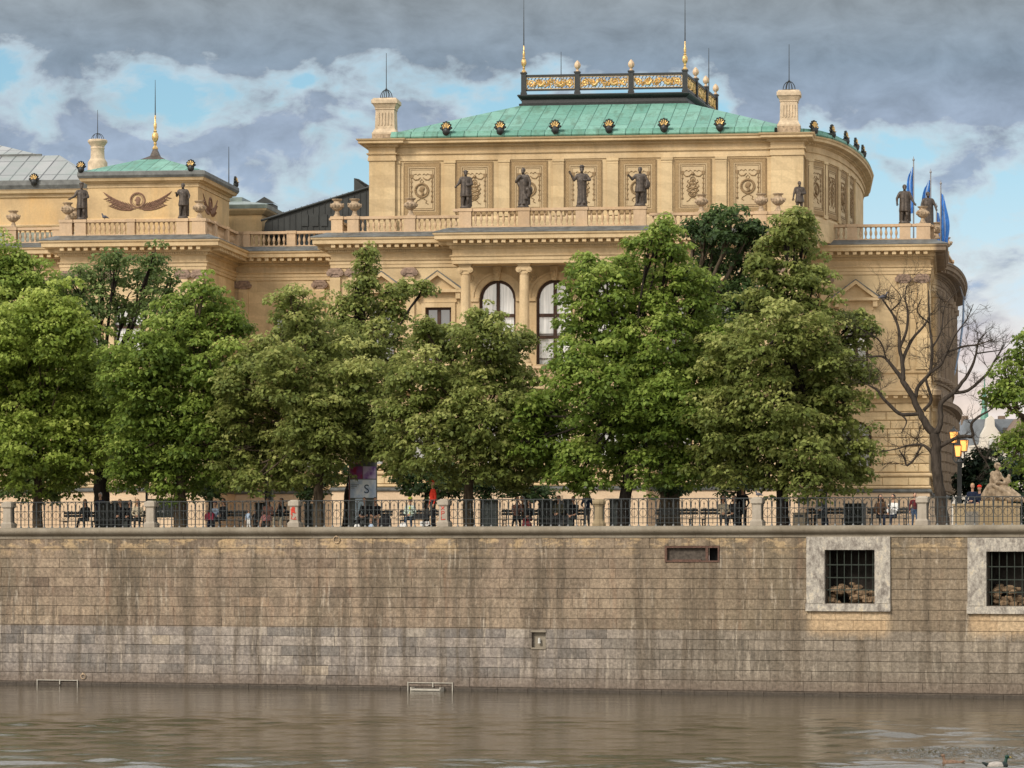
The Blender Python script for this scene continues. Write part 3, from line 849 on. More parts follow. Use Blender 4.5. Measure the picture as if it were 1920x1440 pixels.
def window(A, B, s0, s1, z0, z1, arch=False, rev=.38, mull=1, trans=(.62,), sur=True, glass='glass', pediment=False, mat='dress'):
    """a window is one part; its frame, pane and surround hang under it"""
    X = xf_plan(A, B); sc = (s0+s1)/2; r = (s1-s0)/2; sp = z1-r
    mb = MB(); mb.xf = X
    # surround
    if not arch:
        w = .22
        mb.box(s0-w,s0,-.09,.02,z0,z1); mb.box(s1,s1+w,-.09,.02,z0,z1); mb.box(s0-w,s1+w,-.092,.02,z1,z1+.26)
        mb.box(s0-w-.10,s1+w+.10,-.14,.02,z0-.22,z0)
        mb.box(s0-w-.06,s1+w+.06,-.12,.02,z1+.2601,z1+.30)
    else:
        N = 16
        for (ra, rb, dp) in ((r, r+.30, .10),(r+.30, r+.42, .15)):
            for k in range(N):
                a0, a1 = PI*k/N, PI*(k+1)/N
                q = [(sc+ra*math.cos(a0),sp+ra*math.sin(a0)),(sc+rb*math.cos(a0),sp+rb*math.sin(a0)),(sc+rb*math.cos(a1),sp+rb*math.sin(a1)),(sc+ra*math.cos(a1),sp+ra*math.sin(a1))]
                mb.prism(q, -dp, .02)
        mb.box(s0-.46,s0-.02,-.20,.02,sp-.18,sp); mb.box(s1+.02,s1+.46,-.20,.02,sp-.18,sp)
        mb.box(s0-.38,s0,-.10,.02,z0,sp-.18); mb.box(s1,s1+.38,-.10,.02,z0,sp-.18)
        mb.prism([(sc-.13,z1-.05),(sc+.13,z1-.05),(sc+.24,z1+.72),(sc-.24,z1+.72)], -.34, .02)
        mb.ell((sc,-.34,z1+.3), (.13,.12,.2), 8, 6)
    if pediment:
        w = r+.62; zb = z1+.95; hh = .92
        mb.box(s0-.3,s1+.3,-.06,.02,z1+.301,zb-.16)
        mb.box(sc-w,sc+w,-.42,.02,zb-.16,zb)
        mb.prism([(sc-w+.2,zb+.001),(sc+w-.2,zb+.001),(sc,zb+hh-.12)], -.12, .02)
        for sg in (-1, 1):
            q = [(sc+sg*(w+.06),zb+.001),(sc+sg*(w-.30),zb+.001),(sc,zb+hh-.16),(sc,zb+hh+.06)]
            if sg < 0: q = q[::-1]
            mb.prism(q[::-1] if sg>0 else q[::-1], -.44, .02)
        mb.box(sc-w+.1,sc-w+.35,-.34,.02,zb-.5,zb-.161); mb.box(sc+w-.35,sc+w-.1,-.34,.02,zb-.5,zb-.161)
    win = hp('window', mb, M[mat], 'auto' if arch else False)
    if pediment:
        fl = MB(); fl.xf = X
        for sg in (-1, 1):
            q = [(sc+sg*(w+.10),zb+.02),(sc+sg*(w+.02),zb-.02),(sc,zb+hh+.062),(sc,zb+hh+.12)]
            fl.prism(q, -.46, .0)
        hp('pediment_flashing', fl, M['lead'], False, win)
    y = rev-.05
    fr = MB(); fr.xf = X; t = .10
    if arch:
        N = 16
        for k in range(N):
            a0, a1 = PI*k/N, PI*(k+1)/N; ra, rb = r-.16, r
            fr.prism([(sc+ra*math.cos(a0),sp+ra*math.sin(a0)),(sc+rb*math.cos(a0),sp+rb*math.sin(a0)),(sc+rb*math.cos(a1),sp+rb*math.sin(a1)),(sc+ra*math.cos(a1),sp+ra*math.sin(a1))], y-.10, y)
        zt = sp
    else:
        fr.box(s0,s1,y-.10,y,z1-.12,z1); zt = z1-.12
    fr.box(s0,s0+.13,y-.10,y,z0,zt); fr.box(s1-.13,s1,y-.10,y,z0,zt); fr.box(s0+.13,s1-.13,y-.10,y,z0,z0+.14)
    for k in range(mull):
        x = s0+(s1-s0)*(k+1)/(mull+1)
        fr.box(x-.09,x+.09,y-.14,y-.01,z0+.14,(z1-.03 if arch else zt))
    for f in trans:
        z = z0+(z1-z0)*f
        fr.box(s0+.13,s1-.13,y-.17,y-.012,z-.09,z+.09)
    for f in ([.2,.45] if len(trans) else []):
        z = z0+(z1-z0)*f
        fr.box(s0+.13,s1-.13,y-.07,y-.013,z-.025,z+.025)
    hp('window_frame', fr, M['wood'], False, win)
    g = MB(); g.xf = X
    if arch:
        pts = [(s0,z0),(s1,z0)]+[(sc+r*math.cos(PI*k/14),sp+r*math.sin(PI*k/14)) for k in range(15)]
        g.poly([(a,y-.02,b) for a,b in pts])
    else: g.poly([(s0,y-.02,z0),(s1,y-.02,z0),(s1,y-.02,z1),(s0,y-.02,z1)])
    hp('pane', g, M[glass], False, win)
    return win

# ---- upper storey walls with windows
ZE = 21.35
def sx(px, v, A): return U(px, v)-A[0]
def cen(px, v, A, w): c = U(px,v)-A[0]; return c-w/2, c+w/2
def upper():
    mb = MB(); wins = []
    segs = list(zip(path_wall[:-1], path_wall[1:]))
    holes = {i: [] for i in range(len(segs))}
    def H(i, px, w, z0, z1, arch=False, **kw):
        A, B = segs[i]
        s0, s1 = cen(px, A[1], A, w)
        if s0 < .3 or s1 > (Vector(B)-Vector(A)).length-.3: return
        holes[i].append((s0, s1, z0, z1, arch)); wins.append((A, B, s0, s1, z0, z1, arch, kw))
    for px in (-40, 40): H(0, px, 1.5, 16.2, 19.1, pediment=True)
    H(2, 242, 1.9, 16.3, 19.5, mull=1)
    H(2, 165, 1.2, 16.2, 19.1); H(2, 325, 1.2, 16.2, 19.1)
    H(4, 533, 1.25, 16.5, 19.3, glass='dglass')
    for px in (717, 822): H(6, px, 1.42, 16.2, 19.17, pediment=True, glass='dglass')
    for px in (933, 1040, 1147): H(6, px, 1.98, 15.3, 20.62, True, trans=(.42,.64), mull=1)
    for px in (1268, 1373): H(6, px, 1.42, 16.2, 19.17, pediment=True, glass='dglass')
    H(8, 1605, 1.34, 16.1, 19.1, pediment=True)
    H(8, 1510, 1.34, 16.1, 19.1, pediment=True)
    for i, (A, B) in enumerate(segs): wall_seg(mb, A, B, 14.8, ZE, holes[i])
    hp('upper_wall', mb, M['ashlar'])
    for A, B, s0, s1, z0, z1, arch, kw in wins: window(A, B, s0, s1, z0, z1, arch, **kw)
upper()
# backing so nothing shows through the panes
# ---- ground floor: rusticated blocks with plinth
def ground():
    mb = MB(); bl = MB(); segs = list(zip(path_step[:-1], path_step[1:])); wins = []
    pl = MB(); doors = []
    for i, (A, B) in enumerate(segs):
        L = (Vector(B)-Vector(A)).length
        horiz = abs(A[1]-B[1]) < .01
        hs = []; dh = []
        if horiz:
            want = {0:(-40,40),2:(165,242,325),4:(475,560),6:(690,800),8:(933,1037,1147),10:(1268,1373),12:(1512,1605)}.get(i, ())
            for px in want:
                s0, s1 = cen(px, A[1], A, 1.7)
                if s0 > .3 and s1 < L-.3: hs.append((s0, s1, 10.7, 13.2, True))
            for (px, w) in {0:(), 2:((228,1.1),),4:((492,.9),),6:(),8:((917,1.0),(1030,1.1),(1060,1.0),(1160,1.0)),10:(),12:()}.get(i, ()):
                s0, s1 = cen(px, A[1], A, w)
                if s0 > .1 and s1 < L-.1: dh.append((s0, s1, GZ, 8.75, False))
        wall_seg(mb, A, B, 9.4, 14.2, hs)
        bl.xf = xf_plan(A, B)
        holes = [(h[0]-.02, h[1]+.02, h[2], h[3]) for h in hs]
        zs = [10.35+.48*k for k in range(9)]
        if L > .8 and (horiz or L < 9): courses(bl, .0, L, zs, holes, 1.15, 1.3, 0, -.085, hr, .045, 0.0, lambda r: r.random())
        if L > .8 and horiz: courses(bl, .0, L, [9.62,10.08], [], 1.3, 1.45, 0, -.06, hr, .03, 0.0, lambda r: r.random())
        # spandrel blocks over arches are radial voussoirs
        for h in hs:
            sc = (h[0]+h[1])/2; r = .87; sp = h[3]-.85
            for k in range(9):
                a0, a1 = PI*k/9+.02, PI*(k+1)/9-.02
                q = [(sc+r*math.cos(a0),sp+r*math.sin(a0)),(sc+(r+.5)*math.cos(a0),sp+(r+.5)*math.sin(a0)),(sc+(r+.5)*math.cos(a1),sp+(r+.5)*math.sin(a1)),(sc+r*math.cos(a1),sp+r*math.sin(a1))]
                bl.prism(q, -.10, 0)
        wall_seg(pl, A, B, GZ-.1, 9.4, dh)
        wins += [(A,B,h) for h in hs]; doors += [(A,B,h) for h in dh]
    hp('ground_floor_wall', mb, M['joint']); hp('rusticated_blocks', bl, M['ashlar'])
    # the plinth wall stands a little proud
    hp('plinth_wall', pl, M['pale'])
    for A, B, h in wins:
        X = xf_plan(A, B); g = MB(); g.xf = X
        sc = (h[0]+h[1])/2; r = (h[1]-h[0])/2; sp = h[3]-r
        f = MB(); f.xf = X
        f.box(sc-.05,sc+.05,.2,.3,h[2],h[3]-.02); f.box(h[0],h[1],.19,.3,sp-.06,sp+.06); f.box(h[0],h[0]+.1,.21,.3,h[2],sp); f.box(h[1]-.1,h[1],.21,.3,h[2],sp)
        f.arc((sc,.25,sp), r-.05, .06, 0, PI, 12, 5)
        w = hp('window', f, M['wood'])
        g.poly([(a,.31,b) for a,b in [(h[0],h[2]),(h[1],h[2])]+[(sc+r*math.cos(PI*k/14),sp+r*math.sin(PI*k/14)) for k in range(15)]])
        hp('pane', g, M['glass'], False, w)
    for A, B, h in doors:
        X = xf_plan(A, B); g = MB(); g.xf = X
        g.box(h[0],h[1],.28,.36,h[2],h[3]); g.box((h[0]+h[1])/2-.03,(h[0]+h[1])/2+.03,.24,.28,h[2],h[3]-.1)
        for zz in (7.0,7.9): 
            g.box(h[0]+.1,(h[0]+h[1])/2-.1,.25,.28,zz,zz+.75); g.box((h[0]+h[1])/2+.1,h[1]-.1,.25,.28,zz,zz+.75)
        d = hp('basement_door', g, M['door'])
        g = MB(); g.xf = X
        g.box(h[0]-.2,h[0],-.06,.02,h[2],h[3]); g.box(h[1],h[1]+.2,-.06,.02,h[2],h[3]); g.box(h[0]-.2,h[1]+.2,-.062,.02,h[3],h[3]+.2)
        hp('door_surround', g, M['pale'], False, d)
ground()
mb = MB(); mb.sweep(path_step, [(0,9.22),(.09,9.24),(.12,9.30),(.12,9.36),(.02,9.44)]); hp('plinth_moulding', mb, M['lead'])
mb = MB()
mb.sweep(path_step, [(0,9.441),(.06,9.46),(.10,9.52),(.05,9.60),(0,9.61)])
mb.sweep(path_step, [(0,10.10),(.10,10.12),(.15,10.18),(.15,10.26),(.05,10.32),(0,10.33)])
mb.sweep(path_step, [(0,14.20),(.08,14.22),(.10,14.45),(.22,14.50),(.26,14.58),(.62,14.62),(.66,14.80),(.70,14.86)])
mb.sweep(path_wall, [(.70,14.861),(.10,15.02),(.10,15.5),(.05,15.55),(.05,15.85),(.16,15.87),(.18,15.98),(.02,16.05),(0,16.05)])
vis = [(i, A, B) for i, (A, B) in enumerate(zip(path_step[:-1], path_step[1:])) if i < 14]
for i, A, B in vis:
    L = (Vector(B)-Vector(A)).length; mb.xf = xf_plan(A, B)
    n = int(L/.5)
    for k in range(n): x = (k+.5)*L/n; mb.box(x-.12,x+.12,-.55,-.18,14.46,14.60)
mb.xf = None
hp('string_course', mb, M['dress'])
# portico floor
mb = MB(); mb.box(uP0,uP1,-2,0.3,14.6,14.86); hp('balcony_floor', mb, M['dress'])
mb = MB(); mb.box(uP0-.05,uP1+.05,-2.0,.0,21.36,21.5); hp('portico_ceiling', mb, M['dress'])

# ---- main entablature and cornice
mb = MB()
ent = [(0,ZE),(.06,ZE),(.06,21.52),(.10,21.54),(.10,21.70),(.17,21.74),(.19,21.80),(.05,21.83),(.05,22.12),(.12,22.14),(.14,22.18)]
mb.sweep(path_step, ent)
hp('architrave_and_frieze', mb, M['dress'])
mb = MB()
mb.sweep(path_step, [(.14,22.18),(.17,22.18),(.17,22.30),(.30,22.32),(.34,22.40),(.34,22.56),(.86,22.58),(.90,22.60),(.90,22.80),(.97,22.84),(1.0,22.93)])
for i, A, B in vis + [(20+j, a, b) for j, (a, b) in enumerate(zip(bowR[:-1], bowR[1:]))]:
    L = (Vector(B)-Vector(A)).length; mb.xf = xf_plan(A, B)
    e0 = e1 = .0
    n = max(1, round(L/.44))
    for k in range(n): x = (k+.5)*L/n; mb.box(x-.11,x+.11,-.80,-.33,22.40,22.575)
    n = max(1, round(L/.125))
    for k in range(n): x = (k+.5)*L/n; mb.box(x-.036,x+.036,-.24,-.16,22.19,22.29)
mb.xf = None
hp('main_cornice', mb, M['dress'])
mb = MB(); mb.sweep(path_step, [(1.003,22.93),(1.02,22.955),(1.0,22.985),(.25,23.26),(-.3,23.29)]); hp('cornice_flashing', mb, M['lead'])

# ---- terrace roofs behind the balustrades
mb = MB()
mb.poly([(-62,5,23.1),(uTL+1,5,23.1),(uTL+1,1,23.1),(uTR-1,1,23.1),(uTR-1,9,23.1),(uWR+1,9,23.1),(uWR+1,1,23.1),(uMR-1,1,23.1),(uMR-1,9,23.1),(uRR-1,9,23.1),(uRR+1,60,23.1),(-62,60,23.1)])
hp('terrace_roof', mb, M['greyroof'])

# ---- balustrades, one part per run
BAL = [(.045,0),(.07,.0),(.07,.05),(.035,.09),(.05,.16),(.085,.26),(.08,.33),(.045,.45),(.04,.52),(.065,.55),(.07,.60),(.05,.60)]
def balustrade(A, B, z=23.06, peds=(), h=1.07, ext=(0,0), name='balustrade', solid=()):
    mb = MB(); mb.xf = xf_plan(A, B); L = (Vector(B)-Vector(A)).length
    a, b = -ext[0], L+ext[1]
    mb.box(a, b, -.19, .19, z, z+.26); mb.box(a, b, -.20, .20, z+h-.15, z+h-.04); mb.box(a, b, -.16, .16, z+h-.0399, z+h)
    P = sorted(peds)
    for (s, w) in P:
        mb.box(s-w/2, s+w/2, -.235, .235, z+.001, z+h-.151); mb.box(s-w/2-.03, s+w/2+.03, -.26, .26, z+.0, z+.27)
        mb.box(s-w/2-.04, s+w/2+.04, -.27, .27, z+h-.15, z+h+.012)
    edges = [a] + [e for s, w in P for e in (s-w/2, s+w/2)] + [b]
    for k in range(0, len(edges)-1, 2):
        e0, e1 = edges[k], edges[k+1]
        if e1-e0 < .4: continue
        n = max(1, round((e1-e0-.1)/.29))
        for j in range(n):
            x = e0+.05+(j+.5)*(e1-e0-.1)/n
            mb.lathe(x, 0, [(r, z+.262+q*(h-.15-.262)/.60) for r, q in BAL], 7, cap=False)
    return hp(name, mb, M['pink'])
def pd(A, *pxs): 
    return [(U(px, A[1]) - A[0], w) for px, w in pxs]
A = (U(-60,4),4); balustrade(A, (uTL,4), peds=pd(A,(22,.6),(-40,.6),(110,.6)))
A = (uTL,0); balustrade(A, (uTR,0), peds=[(.3,.7)]+pd(A,(152,.62),(247,.42),(343,.62),(374,.75)))
balustrade((uTR,0.25),(uTR,7.8), peds=[(1.6,.5),(4.8,.5)])
A = (uTR,8); balustrade(A, (uWR,8), peds=[(.2,.6)]+pd(A,(460,.6),(547,.5)))
A = (uWR,0); balustrade(A, (U(862,0),0), peds=[(.32,.62)]+pd(A,(663,.62),(769,.62)))
balustrade((uWR,.25),(uWR,7.7), peds=[(1.6,.5),(4.8,.5)])
A = (uP0,-2); balustrade(A, (uP1,-2), z=23.08, h=1.2, peds=pd(A,(873,.66),(983,.62),(1091,.62),(1200,.66)))
A = (uP1,0); balustrade(A, (uMR,0), peds=pd(A,(1315,.6),(1427,.62))+pd(A,(1459,.62))+[(uMR-uP1-.2,.4)])
balustrade((uMR,.25),(uMR,2.6), peds=[(1.6,.62)])
A = (uMR,8); balustrade(A, (uRR,8), peds=pd(A,(1516,.62),(1598,.55),(1697,.60))+[(uRR-uMR-.35,.75)])
balustrade((uRR,8.3),(uRR,19), peds=[(.8,.5),(3.4,.6),(6,.6),(9.5,.6)])
for k in range(0, 16, 4):
    balustrade(bowR[k], bowR[k+4], peds=[(.3,.6)], name='curved_balustrade')

# ---- pilasters with ionic capitals
def ionic(mb, x, y, z, w=.62, proud=.0):
    """capital whose base centre is x, y(front), z"""
    mb.box(x-w*.60, x+w*.60, y-.10, y+.12, z+.30, z+.38)
    for sg in (-1, 1):
        for k, r in enumerate((.155, .10, .05)):
            N = 10
            pts = [(x+sg*w*.52+r*math.cos(2*PI*i/N), z+.155+r*math.sin(2*PI*i/N)) for i in range(N)]
            mb.prism(pts, y-.10-.02*k, y+.10-.02*k)
    mb.box(x-w*.45, x+w*.45, y-.085, y+.10, z+.12, z+.299); mb.box(x-w*.40, x+w*.40, y-.03, y+.1, z-.05, z+.12)
def pilaster(A, B, s, w=.56):
    mb = MB(); mb.xf = xf_plan(A, B)
    mb.box(s-w/2, s+w/2, -.13, .02, 16.35, 20.87)
    mb.box(s-w/2-.08, s+w/2+.08, -.20, .02, 16.06, 16.2); mb.box(s-w/2-.04, s+w/2+.04, -.16, .02, 16.2, 16.35)
    p = hp('pilaster', mb, M['ashlar'])
    mb = MB(); mb.xf = xf_plan(A, B); ionic(mb, s, -.13, 20.90)
    mb.box(s-w*.5, s+w*.5, -.12, .02, 21.281, 21.349)
    hp('capital', mb, M['capital'], 'auto', p)
for px, v, A in ((629,0,(uWR,0)),(663,0,(uWR,0)),(768,0,(uWR,0)),(1322,0,(uWR,0)),(1430,0,(uWR,0)),(1458,0,(uWR,0)),
                 (430,8,(uTR,8)),(457,8,(uTR,8)),(600,8,(uTR,8)),
                 (125,0,(uTL,0)),(155,0,(uTL,0)),(205,0,(uTL,0)),(285,0,(uTL,0)),(343,0,(uTL,0)),(374,0,(uTL,0)),
                 (1548,8,(uMR,8)),(1694,8,(uMR,8)),(1729,8,(uMR,8)),(60,4,(-62,4)),(100,4,(-62,4))):
    pilaster(A, (A[0]+5, A[1]), U(px,v)-A[0])
# half-columns round the bow, both storeys
for k in range(1, 17, 2):
    A = bowR[k-1]; B = bowR[k]
    mb = MB(); mb.xf = xf_plan(A, B)
    mb.lathe(.5, -.1, [(.42,16.05),(.42,16.2),(.34,16.3),(.33,18),(.28,20.9),(.40,20.95),(.42,21.3)], 10)
    zz = []
    for q in range(8): zz += [(.40,9.6+q*.58),(.40,10.02+q*.58),(.33,10.04+q*.58),(.33,10.17+q*.58)]
    mb.lathe(.5, -.15, zz, 10)
    hp('bow_column', mb, M['dress'], 'auto')
# ---- portico columns
for px in (873, 983, 1091, 1200):
    u = U(px, -1.55)
    mb = MB()
    mb.box(u-.42,u+.42,-1.97,-1.13,15.86,16.0)
    mb.lathe(u, -1.55, [(.38,16.0),(.40,16.08),(.38,16.16),(.31,16.2),(.33,16.28),(.285,16.36)], 16)
    mb.lathe(u, -1.55, [(.275,16.36),(.277,17.8),(.262,19.2),(.238,20.78),(.27,20.8),(.27,20.86)], 40, 20, .025)
    c = hp('portico_column', mb, M['dress'], 'auto')
    mb = MB(); ionic(mb, u, -1.75, 20.88, .54); ionic(mb, u, -1.38, 20.88, .54)
    mb.box(u-.36,u+.36,-1.92,-1.18,21.262,21.349)
    hp('capital', mb, M['dress'], 'auto', c)
mb = MB()
A = (uP0,-2); 
mb.xf = xf_plan((uP0,-1.75),(uP1,-1.75)); L = uP1-uP0
z = 14.87; mb.box(0,L,-.15,.15,z,z+.2); mb.box(0,L,-.16,.16,z+.86,z+1.0)
n = int(L/.26)
for j in range(n): mb.lathe((j+.5)*L/n, 0, [(r,z+.2+q*1.1) for r,q in BAL], 7, cap=False)
hp('balcony_balustrade', mb, M['pink'])
for px in (878, 985, 1000, 1092, 1107, 1203):     # roundels above the imposts
    mb = MB()
    u = U(px, 0)
    if px in (985, 1092): u -= .18
    for r, t in ((.24,.035),(.15,.03)): mb.ring((u,-.02,20.75), r, t, 16, 5)
    mb.ell((u,-.02,20.75), (.07,.05,.07), 8, 5)
    hp('roundel', mb, M['dress'], 'auto')

# ---- sgraffito panels
def hook(mb, x, z, sg, s=1.0, y=-.02):
    mb.arc((x,y,z), .13*s, .022*s, PI*.1, PI*1.3, 7, 4) if sg > 0 else mb.arc((x,y,z), .13*s, .022*s, -PI*.3, PI*.9, 7, 4)
def panel_relief(mb, kind, W=1.34, H=2.0, fine=True):
    """x in +-W/2, z in 0..H"""
    y = -.02
    if kind == 'medal':
        mb.ring((0,y,.98), .37, .052, 22, 5); mb.ring((0,y,.98), .29, .014, 20, 4)
        for k in range(20):
            a = 2*PI*k/20; mb.ell((.37*math.cos(a),y-.03,.98+.37*math.sin(a)), (.035,.03,.035), 5, 4)
        mb.ell((-.01,y,1.02), (.13,.06,.16), 10, 6); mb.ell((.03,y,1.08), (.15,.06,.13), 9, 6)
        mb.tube([(.02,y,.90),(.06,y,.80),(.0,y,.74)], [.07,.09,.10], 6); mb.ell((-.12,y,.99), (.05,.03,.03), 5, 4)
        mb.tube([(0,y,.60),(-.12,y,.48),(-.25,y,.42),(-.33,y,.30),(-.22,y,.22)], .022, 4)
        mb.tube([(0,y,.60),(.14,y,.50),(.28,y,.42),(.22,y,.30),(.36,y,.22)], .022, 4)
        mb.ell((0,y,.56), (.07,.04,.05), 6, 4)
        mb.tube([(0,y,1.36),(-.10,y,1.48),(0,y,1.60),(.10,y,1.48),(0,y,1.36)], .02, 4)
    else:
        mb.lathe(0, y, [(.05,1.62),(.10,1.66),(.10,1.72),(.03,1.80)], 6)
        for (x,z,r) in ((0,1.40,.13),(0,1.15,.19),(0,.90,.23),(0,.68,.16),(0,.50,.10)):
            mb.ring((0,y,z), r, .026, 12, 4); mb.ell((0,y,z), (r*.5,.04,r*.45), 7, 5)
        for sg in (-1,1):
            for (z,w) in ((1.25,.30),(1.0,.34),(.78,.32),(.58,.24)):
                mb.tube([(0,y,z-.08),(sg*w*.5,y,z-.10),(sg*w,y,z+.02),(sg*w*.8,y,z+.12)], [.035,.045,.03,.02], 4)
            mb.tube([(sg*.02,y,.44),(sg*.15,y,.34),(sg*.22,y,.24),(sg*.34,y,.20)], .022, 4)
    for sg in (-1, 1):
        x = sg*(W/2-.10)
        mb.prism([(x-.06,1.66),(x+.06,1.66),(x+.10,1.86),(x-.10,1.86)], y-.02, y+.04)
        zz = 1.62
        mb.tube([(x,y,1.62),(x,y,.40)], .012, 4)
        for k in range(5):
            z = 1.50-k*.27
            mb.prism([(x-.065,z-.05),(x+.065,z-.05),(x,z+.09)], y-.02, y+.02)
            mb.ell((x,y,z-.08), (.035,.03,.035), 5, 4)
        mb.arc((x,y,.33), .05, .016, -PI*.2, PI*1.2, 6, 4)
        mb.tube([(x,y,1.74),(x-sg*.20,y,1.56),(x-sg*.38,y,1.58),(x-sg*.50,y,1.70)], [.02,.035,.035,.02], 5)
        mb.tube([(x-sg*.14,y,1.84),(x-sg*.24,y,1.90),(x-sg*.34,y,1.82),(x-sg*.44,y,1.90),(x-sg*.52,y,1.84)], .018, 4)
def attic_panel(X, kind, W=2.02, z0=24.42, z1=27.36):
    mb = MB(); mb.xf = X
    mb.box(-W/2,W/2,-.03,.03,z0,z1)
    a = hp('sgraffito_panel', mb, M['panel'])
    mb = MB(); mb.xf = X
    t = .24
    mb.box(-W/2+.04,W/2-.04,-.05,-.0301,z1-t,z1-.04); mb.box(-W/2+.04,W/2-.04,-.05,-.0301,z0+.04,z0+t)
    mb.box(-W/2+.04,-W/2+t,-.05,-.0301,z0+t,z1-t); mb.box(W/2-t,W/2-.04,-.05,-.0301,z0+t,z1-t)
    hp('patterned_border', mb, M['relief_band'], False, a)
    mb = MB(); mb.xf = X
    i = W/2-.30
    for (o, d, w) in ((0, .06, .035), (.10, .05, .02)):
        x = i-o; za, zb = z0+.30+o, z1-.30-o
        mb.box(-x,x,-d,-.0302,zb-w,zb); mb.box(-x,x,-d,-.0302,za,za+w); mb.box(-x,-x+w,-d,-.0302,za+w,zb-w); mb.box(x-w,x,-d,-.0302,za+w,zb-w)
    mb.box(-W/2,W/2,-.07,-.0302,z1-.035,z1); mb.box(-W/2,-W/2+.03,-.07,-.0302,z0,z1-.035); mb.box(W/2-.03,W/2,-.07,-.0302,z0,z1-.035); mb.box(-W/2+.03,W/2-.03,-.07,-.0302,z0,z0+.03)
    X2 = lambda p: X((p[0], p[1]-.03, p[2]+z0+.42))
    mb.xf = X2
    panel_relief(mb, kind)
    hp('relief_ornament', mb, M['relief'], 'auto', a)

# ---- attic storey over the hall
V3 = 3.0
uAL, uAR = U(692,2.7), U(1506,2.7)
uA1, uA2 = U(742,3), U(1446,3)
bowA = bow(uAR-.35, 24.5, 3.0, 20.3, 18)
path_att = [(uAL,24),(uAL,2.7),(uA1,2.7),(uA1,3),(uA2,3),(uA2,2.7),(uAR,2.7),(uAR,4.2)] + bowA + [(uAR+2.2,34),(uAR-1,42)]
mb = MB(); mb.sweep([(uAL,40)]+path_att[0:], [(0,23.0),(.12,23.02),(.12,24.2),(.05,24.32),(0,24.36),(0,27.62)])
hp('attic_wall', mb, M['ashlar'])
mb = MB()
mb.sweep(path_att, [(0,27.44),(.07,27.45),(.07,27.62),(.04,27.63),(.04,27.78),(.12,27.80),(.14,27.86),(.03,27.89),(.03,28.16),(.11,28.18),(.12,28.21),(.20,28.22),(.20,28.31),(.27,28.33),(.50,28.36),(.53,28.38),(.53,28.50),(.60,28.54),(.64,28.62),(.0,28.64)])
for A, B in list(zip(path_att[:-1], path_att[1:])):
    L = (Vector(B)-Vector(A)).length; mb.xf = xf_plan(A, B); n = max(1, round(L/.14))
    for k in range(n): x = (k+.5)*L/n; mb.box(x-.042,x+.042,-.24,-.19,28.225,28.305)
mb.xf = None
hp('attic_cornice', mb, M['dress'])
pitch = [790, 889, 991, 1093, 1195, 1298, 1401]
for k, px in enumerate(pitch):
    u = U(px+1, 3); attic_panel(lambda p, u=u: (u+p[0], 3+p[1], p[2]), 'medal' if k % 2 == 0 else 'trophy')
for k in range(8):
    px = 739.5+101.7*k+ (1.5 if k else 3)
    u = U(px+1, 3); mb = MB()
    w = .30 if 0 < k < 7 else .2
    mb.box(u-w,u+w,2.90,3.01,24.5,27.30); mb.box(u-w-.03,u+w+.03,2.87,3.01,24.34,24.5); mb.box(u-w-.03,u+w+.03,2.86,3.01,27.30,27.439); mb.box(u-w-.015,u+w+.015,2.885,3.01,27.16,27.20)
    hp('attic_pilaster', mb, M['ashlar'])
# panels and pilasters round the bow
def bow_frame(bw, cu, cv, a, b, th):
    p = Vector((cu+a*math.sin(th), cv-b*math.cos(th))); d = Vector((a*math.cos(th), b*math.sin(th))).normalized()
    return lambda q: (p.x+d.x*q[0]-d.y*q[1], p.y+d.y*q[0]+d.x*q[1], q[2])
for k, th in enumerate((.30, .60, .82, 1.02)):
    X = bow_frame(bowA, uAR-.35, 24.5, 3.0, 20.3, th)
    attic_panel(X, 'medal' if k % 2 == 0 else 'trophy', 2.3)
for th in (.175, .455, .72, .925, 1.12):
    mb = MB(); mb.xf = bow_frame(bowA, uAR-.35, 24.5, 3.0, 20.3, th)
    mb.box(-.32,.32,-.13,.05,24.5,27.30); mb.box(-.35,.35,-.16,.05,24.3,24.5); mb.box(-.35,.35,-.17,.05,27.30,27.439)
    hp('attic_pilaster', mb, M['ashlar'])

# ---- copper roof
gut = [(.55,28.645),(.60,28.72),(.55,28.86),(.35,28.90),(.33,29.02),(.1,29.06)]
gpath = [(uA1+.2,3.0),(uA2-.2,3.0)]
mb = MB(); mb.sweep([(uA1-.2,3.0),(uA2+.2,3.0)], gut, False)
mb.sweep([(uAR-.3,5.0)]+bowA, gut, False)
hp('copper_gutter', mb, M['copper'])
tu0, tu1, tu2 = U(975,10), U(1289,10), U(1348,21)
mb = MB()
zb, zt = 28.98, 31.3
def quadgrid(mb, a, b, c, d, n=10, m=4):
    a,b,c,d = map(Vector, (a,b,c,d)); vs = []; fs = []
    for j in range(m+1):
        for i in range(n+1):
            vs.append(a.lerp(b, i/n).lerp(d.lerp(c, i/n), j/m))
    for j in range(m):
        for i in range(n): q = j*(n+1)+i; fs.append((q,q+1,q+n+2,q+n+1))
    mb.add(vs, fs)
eL, eR = (uA1-.2,2.9,zb), (uA2+.2,2.9,zb)
quadgrid(mb, eL, eR, (tu1,10,zt), (tu0,10,zt))
quadgrid(mb, (uA1-.2,34,zb), eL, (tu0,10,zt), (tu0-1,21,zt))
be = [(uA2+.2,2.9,zb),(uAR-.2,4.0,zb)]+[(x-.1,y,zb) for x,y in bowA]
tr = [(tu1,10,zt)]*3+[(tu1+(tu2-tu1)*i/(len(be)-4), 10+11*i/(len(be)-4), zt) for i in range(len(be)-3)]
for k in range(len(be)-1):
    mb.add([be[k],be[k+1],tr[k+1],tr[k]], [(0,1,2,3)] if (Vector(tr[k])-Vector(tr[k+1])).length > .001 else [(0,1,2)])
mb.add([be[-1],(uAR,36,zb),(uA1,36,zb),(tu0-1,21,zt),tr[-1]], [(0,1,2,3,4)])
